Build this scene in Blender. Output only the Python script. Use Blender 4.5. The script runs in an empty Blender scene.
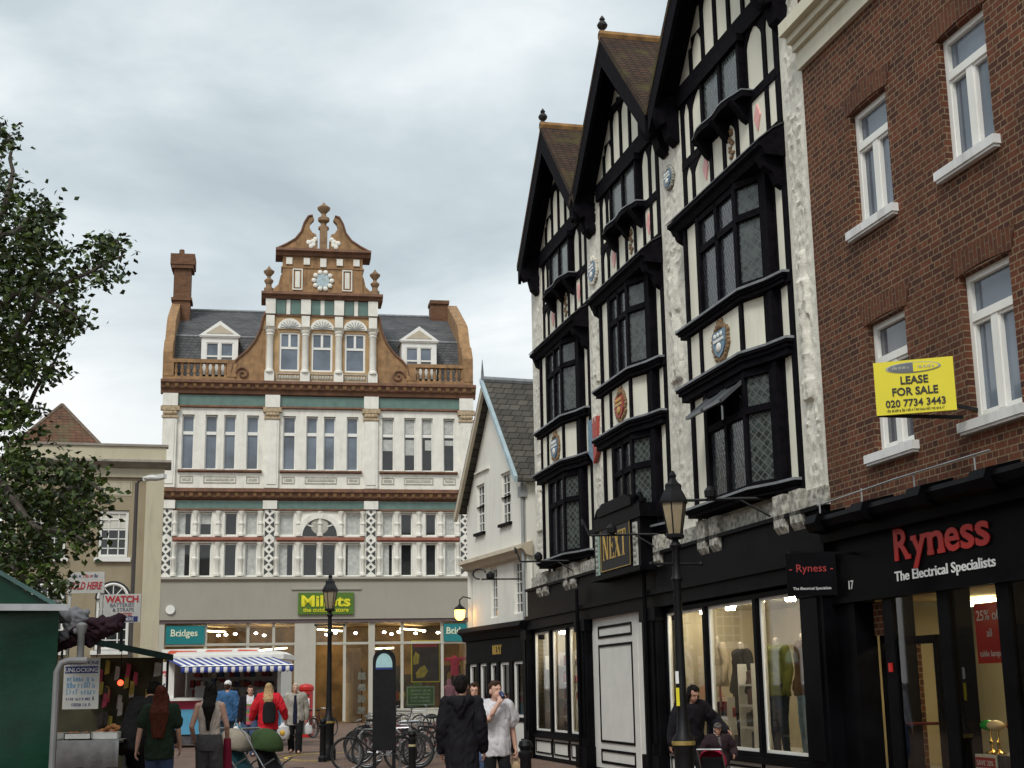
import bpy, bmesh, math, random
from mathutils import Vector, Matrix, noise as mnoise
R = math.radians
rnd = random.Random(7)
scene = bpy.context.scene
COL = scene.collection

# ------------------------------------------------------------------ camera, sky, sun, exposure
cam_d = bpy.data.cameras.new('camera')
cam_d.sensor_width = 36.0
cam_d.lens = 1400 / 1024 * 36.0
cam_d.clip_end = 5000
cam = bpy.data.objects.new('camera', cam_d)
COL.objects.link(cam)
cam.matrix_world = Matrix.Translation((0, 0, 1.55)) @ Matrix.Rotation(R(90 + 12.25), 4, 'X') @ Matrix.Rotation(R(-0.95), 4, 'Z')
scene.camera = cam
scene.view_settings.view_transform = 'Standard'
scene.view_settings.look = 'None'
scene.view_settings.exposure = 0.42
scene.view_settings.gamma = 1
SUN_EL, SUN_AZ = 48, 200      # azimuth measured clockwise from +Y: behind the camera, a little to the left

world = bpy.data.worlds.new('World')
scene.world = world
world.use_nodes = True
nt = world.node_tree
nt.nodes.clear()
def wn(t, **k):
    n = nt.nodes.new(t)
    for a, b in k.items(): setattr(n, a, b)
    return n
out = wn('ShaderNodeOutputWorld')
sky = wn('ShaderNodeTexSky', sky_type='NISHITA', sun_disc=False)
sky.sun_elevation = R(SUN_EL); sky.sun_rotation = R(SUN_AZ)
bg1 = wn('ShaderNodeBackground'); bg1.inputs['Strength'].default_value = 0.1
nt.links.new(sky.outputs['Color'], bg1.inputs['Color'])
tc = wn('ShaderNodeTexCoord')
sep = wn('ShaderNodeSeparateXYZ'); nt.links.new(tc.outputs['Generated'], sep.inputs[0])
addz = wn('ShaderNodeMath', operation='ADD'); nt.links.new(sep.outputs['Z'], addz.inputs[0]); addz.inputs[1].default_value = 0.22
mxz = wn('ShaderNodeMath', operation='MAXIMUM'); nt.links.new(addz.outputs[0], mxz.inputs[0]); mxz.inputs[1].default_value = 0.05
dx = wn('ShaderNodeMath', operation='DIVIDE'); nt.links.new(sep.outputs['X'], dx.inputs[0]); nt.links.new(mxz.outputs[0], dx.inputs[1])
dy = wn('ShaderNodeMath', operation='DIVIDE'); nt.links.new(sep.outputs['Y'], dy.inputs[0]); nt.links.new(mxz.outputs[0], dy.inputs[1])
cmb = wn('ShaderNodeCombineXYZ'); nt.links.new(dx.outputs[0], cmb.inputs[0]); nt.links.new(dy.outputs[0], cmb.inputs[1])
mp = wn('ShaderNodeMapping'); nt.links.new(cmb.outputs[0], mp.inputs[0])
mp.inputs['Location'].default_value = (3.6, 1.35, 0)
mp.inputs['Scale'].default_value = (0.85, 1.0, 1)
n1 = wn('ShaderNodeTexNoise'); n1.inputs['Scale'].default_value = 1.9; n1.inputs['Detail'].default_value = 9; n1.inputs['Roughness'].default_value = 0.56
n1.inputs['Distortion'].default_value = 0.25
nt.links.new(mp.outputs[0], n1.inputs['Vector'])
ramp = wn('ShaderNodeValToRGB')
nt.links.new(n1.outputs['Fac'], ramp.inputs['Fac'])
e = ramp.color_ramp.elements
e[0].position = 0.30; e[0].color = (0.43, 0.495, 0.53, 1)
e[1].position = 0.70; e[1].color = (0.93, 0.945, 0.95, 1)
e.new(0.44).color = (0.54, 0.615, 0.65, 1)
e.new(0.56).color = (0.70, 0.765, 0.79, 1)
# clouds are thinner and brighter towards the horizon
hz = wn('ShaderNodeMapRange'); nt.links.new(sep.outputs['Z'], hz.inputs['Value'])
hz.inputs['From Min'].default_value = 0.13; hz.inputs['From Max'].default_value = 0.30
hz.inputs['To Min'].default_value = 1.0; hz.inputs['To Max'].default_value = 0.0; hz.interpolation_type = 'SMOOTHSTEP'
mixh = wn('ShaderNodeMix', data_type='RGBA')
mh = wn('ShaderNodeMath', operation='MULTIPLY'); nt.links.new(hz.outputs[0], mh.inputs[0]); mh.inputs[1].default_value = 0.8
nt.links.new(mh.outputs[0], mixh.inputs['Factor'])
nt.links.new(ramp.outputs['Color'], mixh.inputs[6]); mixh.inputs[7].default_value = (0.87, 0.88, 0.87, 1)
bg2 = wn('ShaderNodeBackground'); bg2.inputs['Strength'].default_value = 0.86
nt.links.new(mixh.outputs[2], bg2.inputs['Color'])
ms = wn('ShaderNodeMixShader'); ms.inputs['Fac'].default_value = 0.96
nt.links.new(bg1.outputs[0], ms.inputs[1]); nt.links.new(bg2.outputs[0], ms.inputs[2])
nt.links.new(ms.outputs[0], out.inputs['Surface'])

sun_d = bpy.data.lights.new('sun', 'SUN')
sun_d.energy = 1.5; sun_d.angle = R(18); sun_d.color = (1.0, 0.975, 0.93)
sun = bpy.data.objects.new('sun', sun_d); COL.objects.link(sun)
az = R(SUN_AZ)
sdir = Vector((math.sin(az) * math.cos(R(SUN_EL)), math.cos(az) * math.cos(R(SUN_EL)), math.sin(R(SUN_EL))))
sun.rotation_euler = (-sdir).to_track_quat('-Z', 'Y').to_euler()
sun.location = sdir * 60

# ------------------------------------------------------------------ materials
MATS = {}
def base_mat(name):
    m = bpy.data.materials.new(name); m.use_nodes = True
    t = m.node_tree; b = t.nodes['Principled BSDF']
    MATS[name] = m
    return m, t, b
def coords(t, swap=None):
    tcn = t.nodes.new('ShaderNodeTexCoord')
    if not swap: return tcn.outputs['Object']
    s = t.nodes.new('ShaderNodeSeparateXYZ'); t.links.new(tcn.outputs['Object'], s.inputs[0])
    a = t.nodes.new('ShaderNodeMath'); a.operation = 'ADD'
    t.links.new(s.outputs['X'], a.inputs[0]); t.links.new(s.outputs['Y'], a.inputs[1])
    c = t.nodes.new('ShaderNodeCombineXYZ')
    if swap == 'xz': t.links.new(a.outputs[0], c.inputs[0]); t.links.new(s.outputs['Z'], c.inputs[1])
    else: t.links.new(s.outputs['Z'], c.inputs[0]); t.links.new(a.outputs[0], c.inputs[1])
    return c.outputs[0]
def mixc(t, fac, a, b, blend='MIX'):
    n = t.nodes.new('ShaderNodeMix'); n.data_type = 'RGBA'; n.blend_type = blend
    for i, v in ((0, fac), (6, a), (7, b)):
        if hasattr(v, 'links'): t.links.new(v, n.inputs[i])
        else: n.inputs[i].default_value = v if i == 0 else (*v[:3], 1)
    return n.outputs[2]
def noise(t, vec, scale, detail=5, rough=.55):
    n = t.nodes.new('ShaderNodeTexNoise'); n.inputs['Scale'].default_value = scale
    n.inputs['Detail'].default_value = detail; n.inputs['Roughness'].default_value = rough
    t.links.new(vec, n.inputs['Vector']); return n.outputs['Fac']
def rampf(t, fac, lo, hi):
    n = t.nodes.new('ShaderNodeMapRange'); t.links.new(fac, n.inputs[0])
    n.inputs[1].default_value = lo; n.inputs[2].default_value = hi; return n.outputs[0]
def bump(t, b, h, strength=.3, dist=.02):
    n = t.nodes.new('ShaderNodeBump'); n.inputs['Strength'].default_value = strength; n.inputs['Distance'].default_value = dist
    t.links.new(h, n.inputs['Height']); t.links.new(n.outputs[0], b.inputs['Normal'])
def mat(name, col, rough=.7, var=.18, scale=3.0, metal=0, bmp=0, spec=.5, dirt=None, dirt_amt=.5, fine=0):
    if name in MATS: return MATS[name]
    m, t, b = base_mat(name)
    v = coords(t)
    f = rampf(t, noise(t, v, scale), .3, .7)
    c = mixc(t, f, [x * (1 - var) for x in col], [min(1, x * (1 + var)) for x in col])
    if dirt:
        # rain streaks and grime with their own shape: noise stretched down the wall
        mpn = t.nodes.new('ShaderNodeMapping'); mpn.inputs['Scale'].default_value = (3.5, 3.5, .55); t.links.new(v, mpn.inputs[0])
        g = rampf(t, noise(t, mpn.outputs[0], 1.0, 8, .65), .52, .78)
        gm = t.nodes.new('ShaderNodeMath'); gm.operation = 'MULTIPLY'; gm.inputs[1].default_value = dirt_amt; t.links.new(g, gm.inputs[0])
        c = mixc(t, gm.outputs[0], c, dirt)
    t.links.new(c, b.inputs['Base Color'])
    b.inputs['Roughness'].default_value = rough; b.inputs['Metallic'].default_value = metal
    b.inputs['Specular IOR Level'].default_value = spec
    if bmp: bump(t, b, noise(t, v, fine or scale * 8, 6, .6), bmp)
    return m
def emit(name, col, strength):
    if name in MATS: return MATS[name]
    m, t, b = base_mat(name)
    b.inputs['Base Color'].default_value = (*col, 1)
    b.inputs['Emission Color'].default_value = (*col, 1); b.inputs['Emission Strength'].default_value = strength
    return m
def brick_mat(name, c1, c2, mortar, w=.225, h=.075, ms_=.007, swap='xz', var=.3, rough=.85, bmp=.5, offset=.5, dirt=None, english=False):
    m, t, b = base_mat(name)
    v = coords(t, swap)
    br = t.nodes.new('ShaderNodeTexBrick')
    t.links.new(v, br.inputs['Vector'])
    br.inputs['Scale'].default_value = 1; br.inputs['Brick Width'].default_value = w; br.inputs['Row Height'].default_value = h
    br.inputs['Mortar Size'].default_value = ms_; br.inputs['Mortar Smooth'].default_value = .15; br.inputs['Bias'].default_value = -.1; br.offset = offset
    if english: br.squash = .5; br.squash_frequency = 2
    br.inputs['Color1'].default_value = (*c1, 1); br.inputs['Color2'].default_value = (*c2, 1); br.inputs['Mortar'].default_value = (*mortar, 1)
    o = coords(t)
    f = rampf(t, noise(t, o, 1.1, 6), .3, .7)
    c = mixc(t, f, (1 - var,) * 3, (1, 1, 1))
    cc = mixc(t, 1.0, br.outputs['Color'], c, 'MULTIPLY')
    if dirt:
        mpn = t.nodes.new('ShaderNodeMapping'); mpn.inputs['Scale'].default_value = (1.3, 1.3, .5); t.links.new(o, mpn.inputs[0])
        g_ = rampf(t, noise(t, mpn.outputs[0], 1.0, 9, .68), .5, .75); gm = t.nodes.new('ShaderNodeMath'); gm.operation = 'MULTIPLY'; gm.inputs[1].default_value = .55; t.links.new(g_, gm.inputs[0])
        cc = mixc(t, gm.outputs[0], cc, dirt)
    f2 = rampf(t, noise(t, o, 22, 3), .25, .75)
    cc = mixc(t, 1.0, cc, mixc(t, f2, (.78,) * 3, (1.15,) * 3), 'MULTIPLY')
    t.links.new(cc, b.inputs['Base Color']); b.inputs['Roughness'].default_value = rough; b.inputs['Specular IOR Level'].default_value = .25
    inv = t.nodes.new('ShaderNodeMath'); inv.operation = 'SUBTRACT'; inv.inputs[0].default_value = 1; t.links.new(br.outputs['Fac'], inv.inputs[1])
    bump(t, b, inv.outputs[0], bmp, .012)
    return m
def tile_mat(name, c1, c2, joint, w, h, moss=None):
    """courses of roof tiles, mapped down the slope by object height"""
    m = brick_mat(name, c1, c2, joint, w, h, .012, 'xz', .4, .9, .6)
    if moss:
        t = m.node_tree; b = t.nodes['Principled BSDF']
        src = b.inputs['Base Color'].links[0].from_socket
        f = rampf(t, noise(t, coords(t), 1.4, 7, .65), .5, .72)
        t.links.new(mixc(t, f, src, moss), b.inputs['Base Color'])
    return m
def glass_mat(name, tint=(.9, .93, .92), gloss=.9):
    """clear shop window: partly see-through, partly mirror, by the angle of the glass"""
    m, t, b = base_mat(name)
    t.nodes.remove(b)
    o = t.nodes['Material Output']
    tr = t.nodes.new('ShaderNodeBsdfTransparent'); tr.inputs[0].default_value = (*tint, 1)
    gl = t.nodes.new('ShaderNodeBsdfGlossy'); gl.inputs['Color'].default_value = (gloss,) * 3 + (1,); gl.inputs['Roughness'].default_value = .02
    fr = t.nodes.new('ShaderNodeFresnel'); fr.inputs['IOR'].default_value = 1.55
    mx = t.nodes.new('ShaderNodeMixShader')
    t.links.new(fr.outputs[0], mx.inputs[0]); t.links.new(tr.outputs[0], mx.inputs[1]); t.links.new(gl.outputs[0], mx.inputs[2])
    t.links.new(mx.outputs[0], o.inputs['Surface'])
    return m
def pane_mat(name, col, rough=.06, var=.35, scale=1.2, spec=.7):
    m = mat(name, col, rough, var, scale, spec=spec)
    return m
def leaded_mat(name, glass, lead, sz=.105):
    m, t, b = base_mat(name)
    v = coords(t)
    s = t.nodes.new('ShaderNodeSeparateXYZ'); t.links.new(v, s.inputs[0])
    def M(op, a, bb=None):
        n = t.nodes.new('ShaderNodeMath'); n.operation = op
        for i, q in enumerate((a, bb)):
            if q is None: continue
            if hasattr(q, 'links'): t.links.new(q, n.inputs[i])
            else: n.inputs[i].default_value = q
        return n.outputs[0]
    h = M('SUBTRACT', s.outputs['X'], s.outputs['Y'])
    zz = M('MULTIPLY', s.outputs['Z'], .62)
    l1 = M('LESS_THAN', M('FRACT', M('DIVIDE', M('ADD', h, zz), sz)), .16)
    l2 = M('LESS_THAN', M('FRACT', M('DIVIDE', M('SUBTRACT', h, zz), sz)), .16)
    line = M('MAXIMUM', l1, l2)
    f = rampf(t, noise(t, v, 9, 3), .35, .65)
    g = mixc(t, f, [x * .45 for x in glass], [x * 1.7 for x in glass])
    t.links.new(mixc(t, line, g, lead), b.inputs['Base Color'])
    t.links.new(mixc(t, line, (.12,) * 3, (.6,) * 3), b.inputs['Roughness'])
    bump(t, b, noise(t, v, 14, 2), .25, .02)
    return m

CREAM = mat('cream_render', (.78, .75, .62), .8, .07, 1.2, dirt=(.42, .38, .30), dirt_amt=.35, bmp=.12)
PLASTER = mat('carved_plaster', (.70, .67, .58), .85, .16, 9, dirt=(.20, .18, .15), dirt_amt=.8, bmp=.5, fine=30)
TIMBER = mat('black_timber', (.006, .005, .007), .8, .5, 9, bmp=.35, spec=.06)
SHOPBLACK = mat('black_shopfront_paint', (.0035, .0035, .0045), .5, .5, 2.5, bmp=.08, spec=.05)
LEADCAP = mat('lead_capping', (.20, .21, .22), .55, .3, 5)
WHITEP = mat('white_paint', (.80, .79, .74), .5, .05, 2, dirt=(.45, .42, .36), dirt_amt=.2)
SILLW = mat('white_sill', (.74, .74, .72), .6, .08, 5, dirt=(.25, .23, .2), dirt_amt=.6)
HOUSEW = mat('white_house_render', (.80, .78, .70), .85, .06, .9, dirt=(.45, .42, .35), dirt_amt=.35, bmp=.2)
FAIENCE = mat('white_faience', (.78, .755, .675), .5, .09, 2.2, dirt=(.34, .29, .23), dirt_amt=.5)
TERRA = mat('terracotta', (.30, .172, .078), .8, .3, 3.2, dirt=(.09, .055, .03), dirt_amt=.75, bmp=.25)
TERRAD = mat('dark_terracotta', (.165, .080, .045), .8, .3, 2.5, dirt=(.05, .03, .025), dirt_amt=.7, bmp=.25)
GREENT = mat('green_tile', (.115, .195, .165), .4, .15, 3, dirt=(.07, .09, .08), dirt_amt=.4)
FASCIA = mat('taupe_fascia', (.335, .31, .255), .6, .04, .7, dirt=(.22, .2, .16), dirt_amt=.25)
BEIGE = mat('beige_stucco', (.335, .275, .180), .9, .07, .8, dirt=(.19, .155, .105), dirt_amt=.4, bmp=.15)
BEIGEL = mat('pale_stucco', (.52, .465, .335), .85, .07, .9, dirt=(.26, .22, .16), dirt_amt=.5, bmp=.15)
BRICK = brick_mat('red_brick', (.170, .056, .028), (.060, .024, .017), (.27, .20, .12), dirt=(.075, .042, .028), english=True)
ARCHB = brick_mat('soldier_brick', (.155, .054, .026), (.10, .036, .020), (.18, .13, .085), .225, .075, .007, 'zx')
CHIMB = brick_mat('chimney_brick', (.22, .10, .05), (.14, .06, .035), (.2, .15, .1))
SLATE = tile_mat('grey_slate', (.145, .147, .150), (.105, .108, .112), (.04, .04, .045), .3, .16)
STONESLATE = tile_mat('brown_slate', (.125, .115, .095), (.075, .07, .06), (.03, .03, .03), .28, .17)
CLAYTILE = tile_mat('brown_clay_tile', (.095, .05, .03), (.06, .036, .024), (.02, .014, .01), .17, .085, (.085, .075, .02))
REDTILE = tile_mat('red_clay_tile', (.20, .095, .055), (.13, .07, .045), (.06, .04, .03), .2, .12, (.10, .10, .05))
RIDGE = mat('ridge_tile', (.27, .145, .05), .9, .4, 5)
CLEAR = glass_mat('clear_shop_glass')
PANE = pane_mat('upper_window_glass', (.13, .155, .19), .05, .5, .6)
PANED = pane_mat('dark_window_glass', (.018, .02, .022), .04, .4, 1)
NET = mat('net_curtain', (.46, .47, .44), .5, .2, 6, spec=.5)
BLIND = mat('pale_blind', (.62, .60, .52), .6, .08, 4)
LEADED = leaded_mat('leaded_glass', (.045, .056, .052), (.10, .105, .10), .082)
LEADEDK = leaded_mat('dark_leaded_glass', (.020, .022, .024), (.035, .037, .04), .082)
IRON = mat('black_iron', (.008, .008, .009), .5, .4, 10, spec=.25)
STEEL = mat('galvanised_steel', (.35, .36, .36), .4, .2, 6, metal=.7)
GREYP = mat('grey_paint', (.30, .31, .31), .5, .12, 4)
GOLD = mat('gold_leaf', (.55, .36, .08), .4, .2, 12, metal=.3)
RED = mat('red_paint', (.50, .022, .018), .4, .12, 3)
REDSIGN = mat('red_sign_letters', (.46, .022, .016), .45, .06, 3)
WHITES = mat('white_lettering', (.82, .82, .80), .5, .03, 3)
YELLOW = mat('yellow_sign_board', (.76, .66, .025), .5, .05, 2)
INK = mat('black_lettering', (.015, .015, .015), .5, .2, 3)
BLUEINK = mat('navy_lettering', (.03, .045, .20), .5, .1, 3)
CYANINK = mat('blue_lettering', (.12, .36, .62), .5, .1, 3)
REDINK = mat('red_lettering', (.60, .05, .06), .5, .1, 3)
PINKISH = mat('pink_paint', (.78, .38, .36), .6, .15, 6)
BLUECREST = mat('blue_crest_paint', (.15, .25, .34), .6, .3, 14)
REDCREST = mat('red_crest_paint', (.42, .07, .05), .6, .3, 14)
BROWNCREST = mat('brown_crest_paint', (.22, .13, .06), .7, .5, 30)
OFFWHITE = mat('off_white_board', (.72, .71, .66), .6, .06, 3)
WARMWALL = mat('warm_shop_wall', (.55, .42, .24), .8, .12, 1.5)
SHOPFLOOR = mat('shop_floor', (.16, .12, .085), .5, .2, 2)
WOODP = mat('pale_wood', (.42, .27, .13), .5, .15, 4)
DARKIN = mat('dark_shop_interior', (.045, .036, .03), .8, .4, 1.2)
LAMPW = emit('shop_lamp_white', (1.0, .88, .68), 46)
LAMPT = emit('shop_tube_light', (1.0, .84, .46), 17)
LAMPO = emit('orange_lamp_glow', (1.0, .48, .08), 6)
RUBBER = mat('black_rubber', (.014, .014, .014), .8, .3, 20)
SKIN = mat('skin', (.50, .27, .19), .55, .1, 12)
SKINP = mat('pale_skin', (.58, .34, .25), .55, .1, 12)
EYE = mat('dark_eye', (.02, .015, .012), .3, .1, 5)
LIP = mat('lips', (.38, .13, .11), .5, .1, 9)

# ------------------------------------------------------------------ mesh builder
SPLIT = {'panel_stud': 0, 'shop_piers': 'shop_pier', 'green_panels': 'green_panel', 'gable_strips': 'gable_strip', 'frieze_blocks': 'frieze_block', 'blind': 0, 'spotlight': 0, 'tube_light': 0,
         'ceiling_light': 0, 'ceiling_spotlight': 0, 'colonnettes': 'colonnette', 'balusters': 'baluster', 'carved_panels': 'carved_panel', 'sill_course': 0, 'green_tile_band': 0, 'transom_band': 0, 'cornice': 0,
         'poles': 'pole', 'feet': 'foot', 'legs': 'leg', 'shoes': 'shoe', 'windows': 'window', 'awning_arms': 'awning_arm', 'hangers': 'hanger', 'recessed_panel': 0, 'white_inner_frame': 0, 'goods': 0, 'hanging_goods': 'hanging_item',
         'stock': 0, 'cornice_brackets': 'cornice_bracket', 'parapet': 0, 'barge_board': 0, 'side_panels': 'side_panel', 'door_panels': 'door_panel_inset', 'panel_moulding': 0, 'lead_roll': 0, 'shop_pilaster': 0, 'roof_sign_print': 0, 'brick_transom': 0, 'glass_counter': 0, 'table_frame': 0}

class MB:
    def __init__(s): s.v = []; s.f = []; s.m = []
    def add(s, vs, fs, m=0):
        o = len(s.v); s.v += [tuple(p) for p in vs]
        for f in fs: s.f.append([i + o for i in f]); s.m.append(m)
        return s
    def box(s, x0, x1, y0, y1, z0, z1, m=0):
        vs = [(x, y, z) for z in (z0, z1) for y in (y0, y1) for x in (x0, x1)]
        return s.add(vs, [(0, 2, 3, 1), (4, 5, 7, 6), (0, 1, 5, 4), (2, 6, 7, 3), (0, 4, 6, 2), (1, 3, 7, 5)], m)
    def bar(s, p, q, w, h, up=(0, 0, 1), m=0):
        p = Vector(p); q = Vector(q); d = (q - p).normalized(); u = Vector(up)
        sd = d.cross(u)
        if sd.length < 1e-4: sd = d.cross(Vector((0, 1, 0)))
        sd.normalize(); u = sd.cross(d)
        vs = []
        for c in (p, q):
            for a, b in ((-1, -1), (1, -1), (1, 1), (-1, 1)): vs.append(c + sd * a * w / 2 + u * b * h / 2)
        return s.add(vs, [(3, 2, 1, 0), (4, 5, 6, 7), (0, 1, 5, 4), (1, 2, 6, 5), (2, 3, 7, 6), (3, 0, 4, 7)], m)
    def tube(s, pts, r, n=8, m=0):
        pts = [Vector(p) for p in pts]; k = len(pts)
        rs = r if isinstance(r, (list, tuple)) else [r] * k
        vs = []; prev = None
        for i, p in enumerate(pts):
            d = (pts[min(i + 1, k - 1)] - pts[max(i - 1, 0)]).normalized()
            if prev is None:
                a = d.cross(Vector((0, 0, 1)))
                if a.length < .05: a = d.cross(Vector((1, 0, 0)))
            else: a = prev - d * prev.dot(d)
            a.normalize(); prev = a; b = d.cross(a)
            for j in range(n):
                t = 2 * math.pi * j / n
                vs.append(p + (a * math.cos(t) + b * math.sin(t)) * rs[i])
        fs = [(i * n + j, i * n + (j + 1) % n, (i + 1) * n + (j + 1) % n, (i + 1) * n + j) for i in range(k - 1) for j in range(n)]
        fs += [tuple(range(n))[::-1], tuple((k - 1) * n + j for j in range(n))]
        return s.add(vs, fs, m)
    def lathe(s, c, prof, n=14, m=0, sx=1, sy=1, rot=0):
        vs = []
        for r, z in prof:
            for j in range(n):
                t = 2 * math.pi * j / n + rot
                vs.append((c[0] + r * sx * math.cos(t), c[1] + r * sy * math.sin(t), c[2] + z))
        k = len(prof)
        fs = [(i * n + j, i * n + (j + 1) % n, (i + 1) * n + (j + 1) % n, (i + 1) * n + j) for i in range(k - 1) for j in range(n)]
        fs += [tuple(range(n))[::-1], tuple((k - 1) * n + j for j in range(n))]
        return s.add(vs, fs, m)
    def ball(s, c, r, nu=12, nv=8, m=0):
        if not isinstance(r, (list, tuple)): r = (r, r, r)
        prof = [(max(1e-4, math.sin(math.pi * i / nv)), -math.cos(math.pi * i / nv)) for i in range(nv + 1)]
        vs = [(c[0] + p * r[0] * math.cos(2 * math.pi * j / nu), c[1] + p * r[1] * math.sin(2 * math.pi * j / nu), c[2] + z * r[2]) for p, z in prof for j in range(nu)]
        fs = [(i * nu + j, i * nu + (j + 1) % nu, (i + 1) * nu + (j + 1) % nu, (i + 1) * nu + j) for i in range(nv) for j in range(nu)]
        return s.add(vs, fs, m)
    def prism(s, poly, y0, y1, m=0):
        """outline in x,z pushed through y"""
        n = len(poly)
        vs = [(x, y0, z) for x, z in poly] + [(x, y1, z) for x, z in poly]
        fs = [tuple(range(n)), tuple(range(2 * n - 1, n - 1, -1))] + [(i, (i + 1) % n, n + (i + 1) % n, n + i) for i in range(n)]
        return s.add(vs, fs, m)
    def extx(s, poly, x0, x1, m=0):
        """outline in y,z pushed along x"""
        n = len(poly)
        vs = [(x0, y, z) for y, z in poly] + [(x1, y, z) for y, z in poly]
        fs = [tuple(range(n)), tuple(range(2 * n - 1, n - 1, -1))] + [(i, (i + 1) % n, n + (i + 1) % n, n + i) for i in range(n)]
        return s.add(vs, fs, m)
    def extz(s, poly, z0, z1, m=0):
        n = len(poly)
        vs = [(x, y, z0) for x, y in poly] + [(x, y, z1) for x, y in poly]
        fs = [tuple(range(n)), tuple(range(2 * n - 1, n - 1, -1))] + [(i, (i + 1) % n, n + (i + 1) % n, n + i) for i in range(n)]
        return s.add(vs, fs, m)
    def quad(s, a, b, c, d, m=0): return s.add([a, b, c, d], [(0, 1, 2, 3)], m)
    def wall(s, x0, x1, z0, z1, holes, y=0, depth=.22, m=0):
        xs = sorted({x0, x1, *[h[0] for h in holes], *[h[1] for h in holes]}); zs = sorted({z0, z1, *[h[2] for h in holes], *[h[3] for h in holes]})
        for i in range(len(xs) - 1):
            for j in range(len(zs) - 1):
                cx = (xs[i] + xs[i + 1]) / 2; cz = (zs[j] + zs[j + 1]) / 2
                if any(h[0] < cx < h[1] and h[2] < cz < h[3] for h in holes): continue
                s.quad((xs[i], y, zs[j]), (xs[i + 1], y, zs[j]), (xs[i + 1], y, zs[j + 1]), (xs[i], y, zs[j + 1]), m)
        for a, b, c, d in holes:
            e = y + depth
            s.quad((a, y, c), (a, y, d), (a, e, d), (a, e, c), m); s.quad((b, y, c), (b, e, c), (b, e, d), (b, y, d), m)
            s.quad((a, y, d), (b, y, d), (b, e, d), (a, e, d), m); s.quad((a, y, c), (a, e, c), (b, e, c), (b, y, c), m)
        return s
    def frame(s, x0, x1, z0, z1, w, y0, y1, m=0):
        s.box(x0, x0 + w, y0, y1, z0, z1, m); s.box(x1 - w, x1, y0, y1, z0, z1, m)
        s.box(x0 + w, x1 - w, y0, y1, z0, z0 + w, m); s.box(x0 + w, x1 - w, y0, y1, z1 - w, z1, m); return s
    def mesh(s, name, mats, smooth=True):
        me = bpy.data.meshes.new(name)
        me.from_pydata(s.v, [], s.f)
        for q in (mats if isinstance(mats, (list, tuple)) else [mats]): me.materials.append(q)
        me.polygons.foreach_set('material_index', s.m)
        bm = bmesh.new(); bm.from_mesh(me); bmesh.ops.recalc_face_normals(bm, faces=bm.faces); bm.to_mesh(me); bm.free()
        if smooth:
            me.polygons.foreach_set('use_smooth', [True] * len(me.polygons)); me.set_sharp_from_angle(angle=R(35))
        me.update(); return me
    def pieces(s):
        """the separate pieces of this builder: face groups joined where their boxes touch"""
        par = list(range(len(s.v)))
        def find(a):
            while par[a] != a: par[a] = par[par[a]]; a = par[a]
            return a
        for f in s.f:
            for i in f[1:]: par[find(i)] = find(f[0])
        comp = {}
        for i, f in enumerate(s.f): comp.setdefault(find(f[0]), []).append(i)
        groups = []
        for fs in comp.values():
            vs = {i for k in fs for i in s.f[k]}; lo = [min(s.v[i][a] for i in vs) - .004 for a in range(3)]; hi = [max(s.v[i][a] for i in vs) + .004 for a in range(3)]
            fs = list(fs)
            while True:
                hit = next((g_ for g_ in groups if all(lo[a] <= g_[2][a] and hi[a] >= g_[1][a] for a in range(3))), None)
                if not hit: break
                groups.remove(hit); fs += hit[0]; lo = [min(p, q) for p, q in zip(lo, hit[1])]; hi = [max(p, q) for p, q in zip(hi, hit[2])]
            groups.append((fs, lo, hi))
        out_ = []
        for fs, lo, hi in groups:
            m = MB(); ids = sorted({i for k in fs for i in s.f[k]}); mp_ = {v: i for i, v in enumerate(ids)}
            m.v = [s.v[i] for i in ids]; m.f = [[mp_[i] for i in s.f[k]] for k in fs]; m.m = [s.m[k] for k in fs]; out_.append(m)
        return out_
    def build(s, name, mats, parent=None, loc=None, rot=None, smooth=True):
        if name in SPLIT:
            ps = s.pieces(); nm = SPLIT[name] or name
            if len(ps) <= 100:
                os_ = [p._build(nm, mats, parent, loc, rot, smooth) for p in ps]
                return os_[0]
            name = nm
        return s._build(name, mats, parent, loc, rot, smooth)
    def _build(s, name, mats, parent=None, loc=None, rot=None, smooth=True):
        o = bpy.data.objects.new(name, s.mesh(name, mats, smooth)); COL.objects.link(o)
        if parent: o.parent = parent
        if loc: o.location = loc
        if rot is not None: o.rotation_euler = (0, 0, rot) if not isinstance(rot, (tuple, list)) else rot
        return o
def tag(o, label=None, cat=None, group=None, kind=None):
    if label: o['label'] = label
    if cat: o['category'] = cat
    if group: o['group'] = group
    if kind: o['kind'] = kind
    return o
def thing(name, label, cat, loc, rz=0, group=None):
    o = bpy.data.objects.new(name, None); COL.objects.link(o); o.empty_display_size = .2
    o.location = loc; o.rotation_euler = (0, 0, rz)
    return tag(o, label, cat, group)
class Frame:
    """a facade: local x along it, y into the building, z up"""
    def __init__(s, ox, oy, a): s.o = (ox, oy); s.a = a
    def w(s, x, y, z): return (s.o[0] + x * math.cos(s.a) - y * math.sin(s.a), s.o[1] + x * math.sin(s.a) + y * math.cos(s.a), z)
    def thing(s, name, label, cat, x=0, y=0, z=0, group=None): return thing(name, label, cat, s.w(x, y, z), s.a, group)
def copy_tree(o, parent=None):
    c = o.copy(); COL.objects.link(c)
    if parent: c.parent = parent
    for ch in list(o.children): copy_tree(ch, c)
    return c
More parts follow.
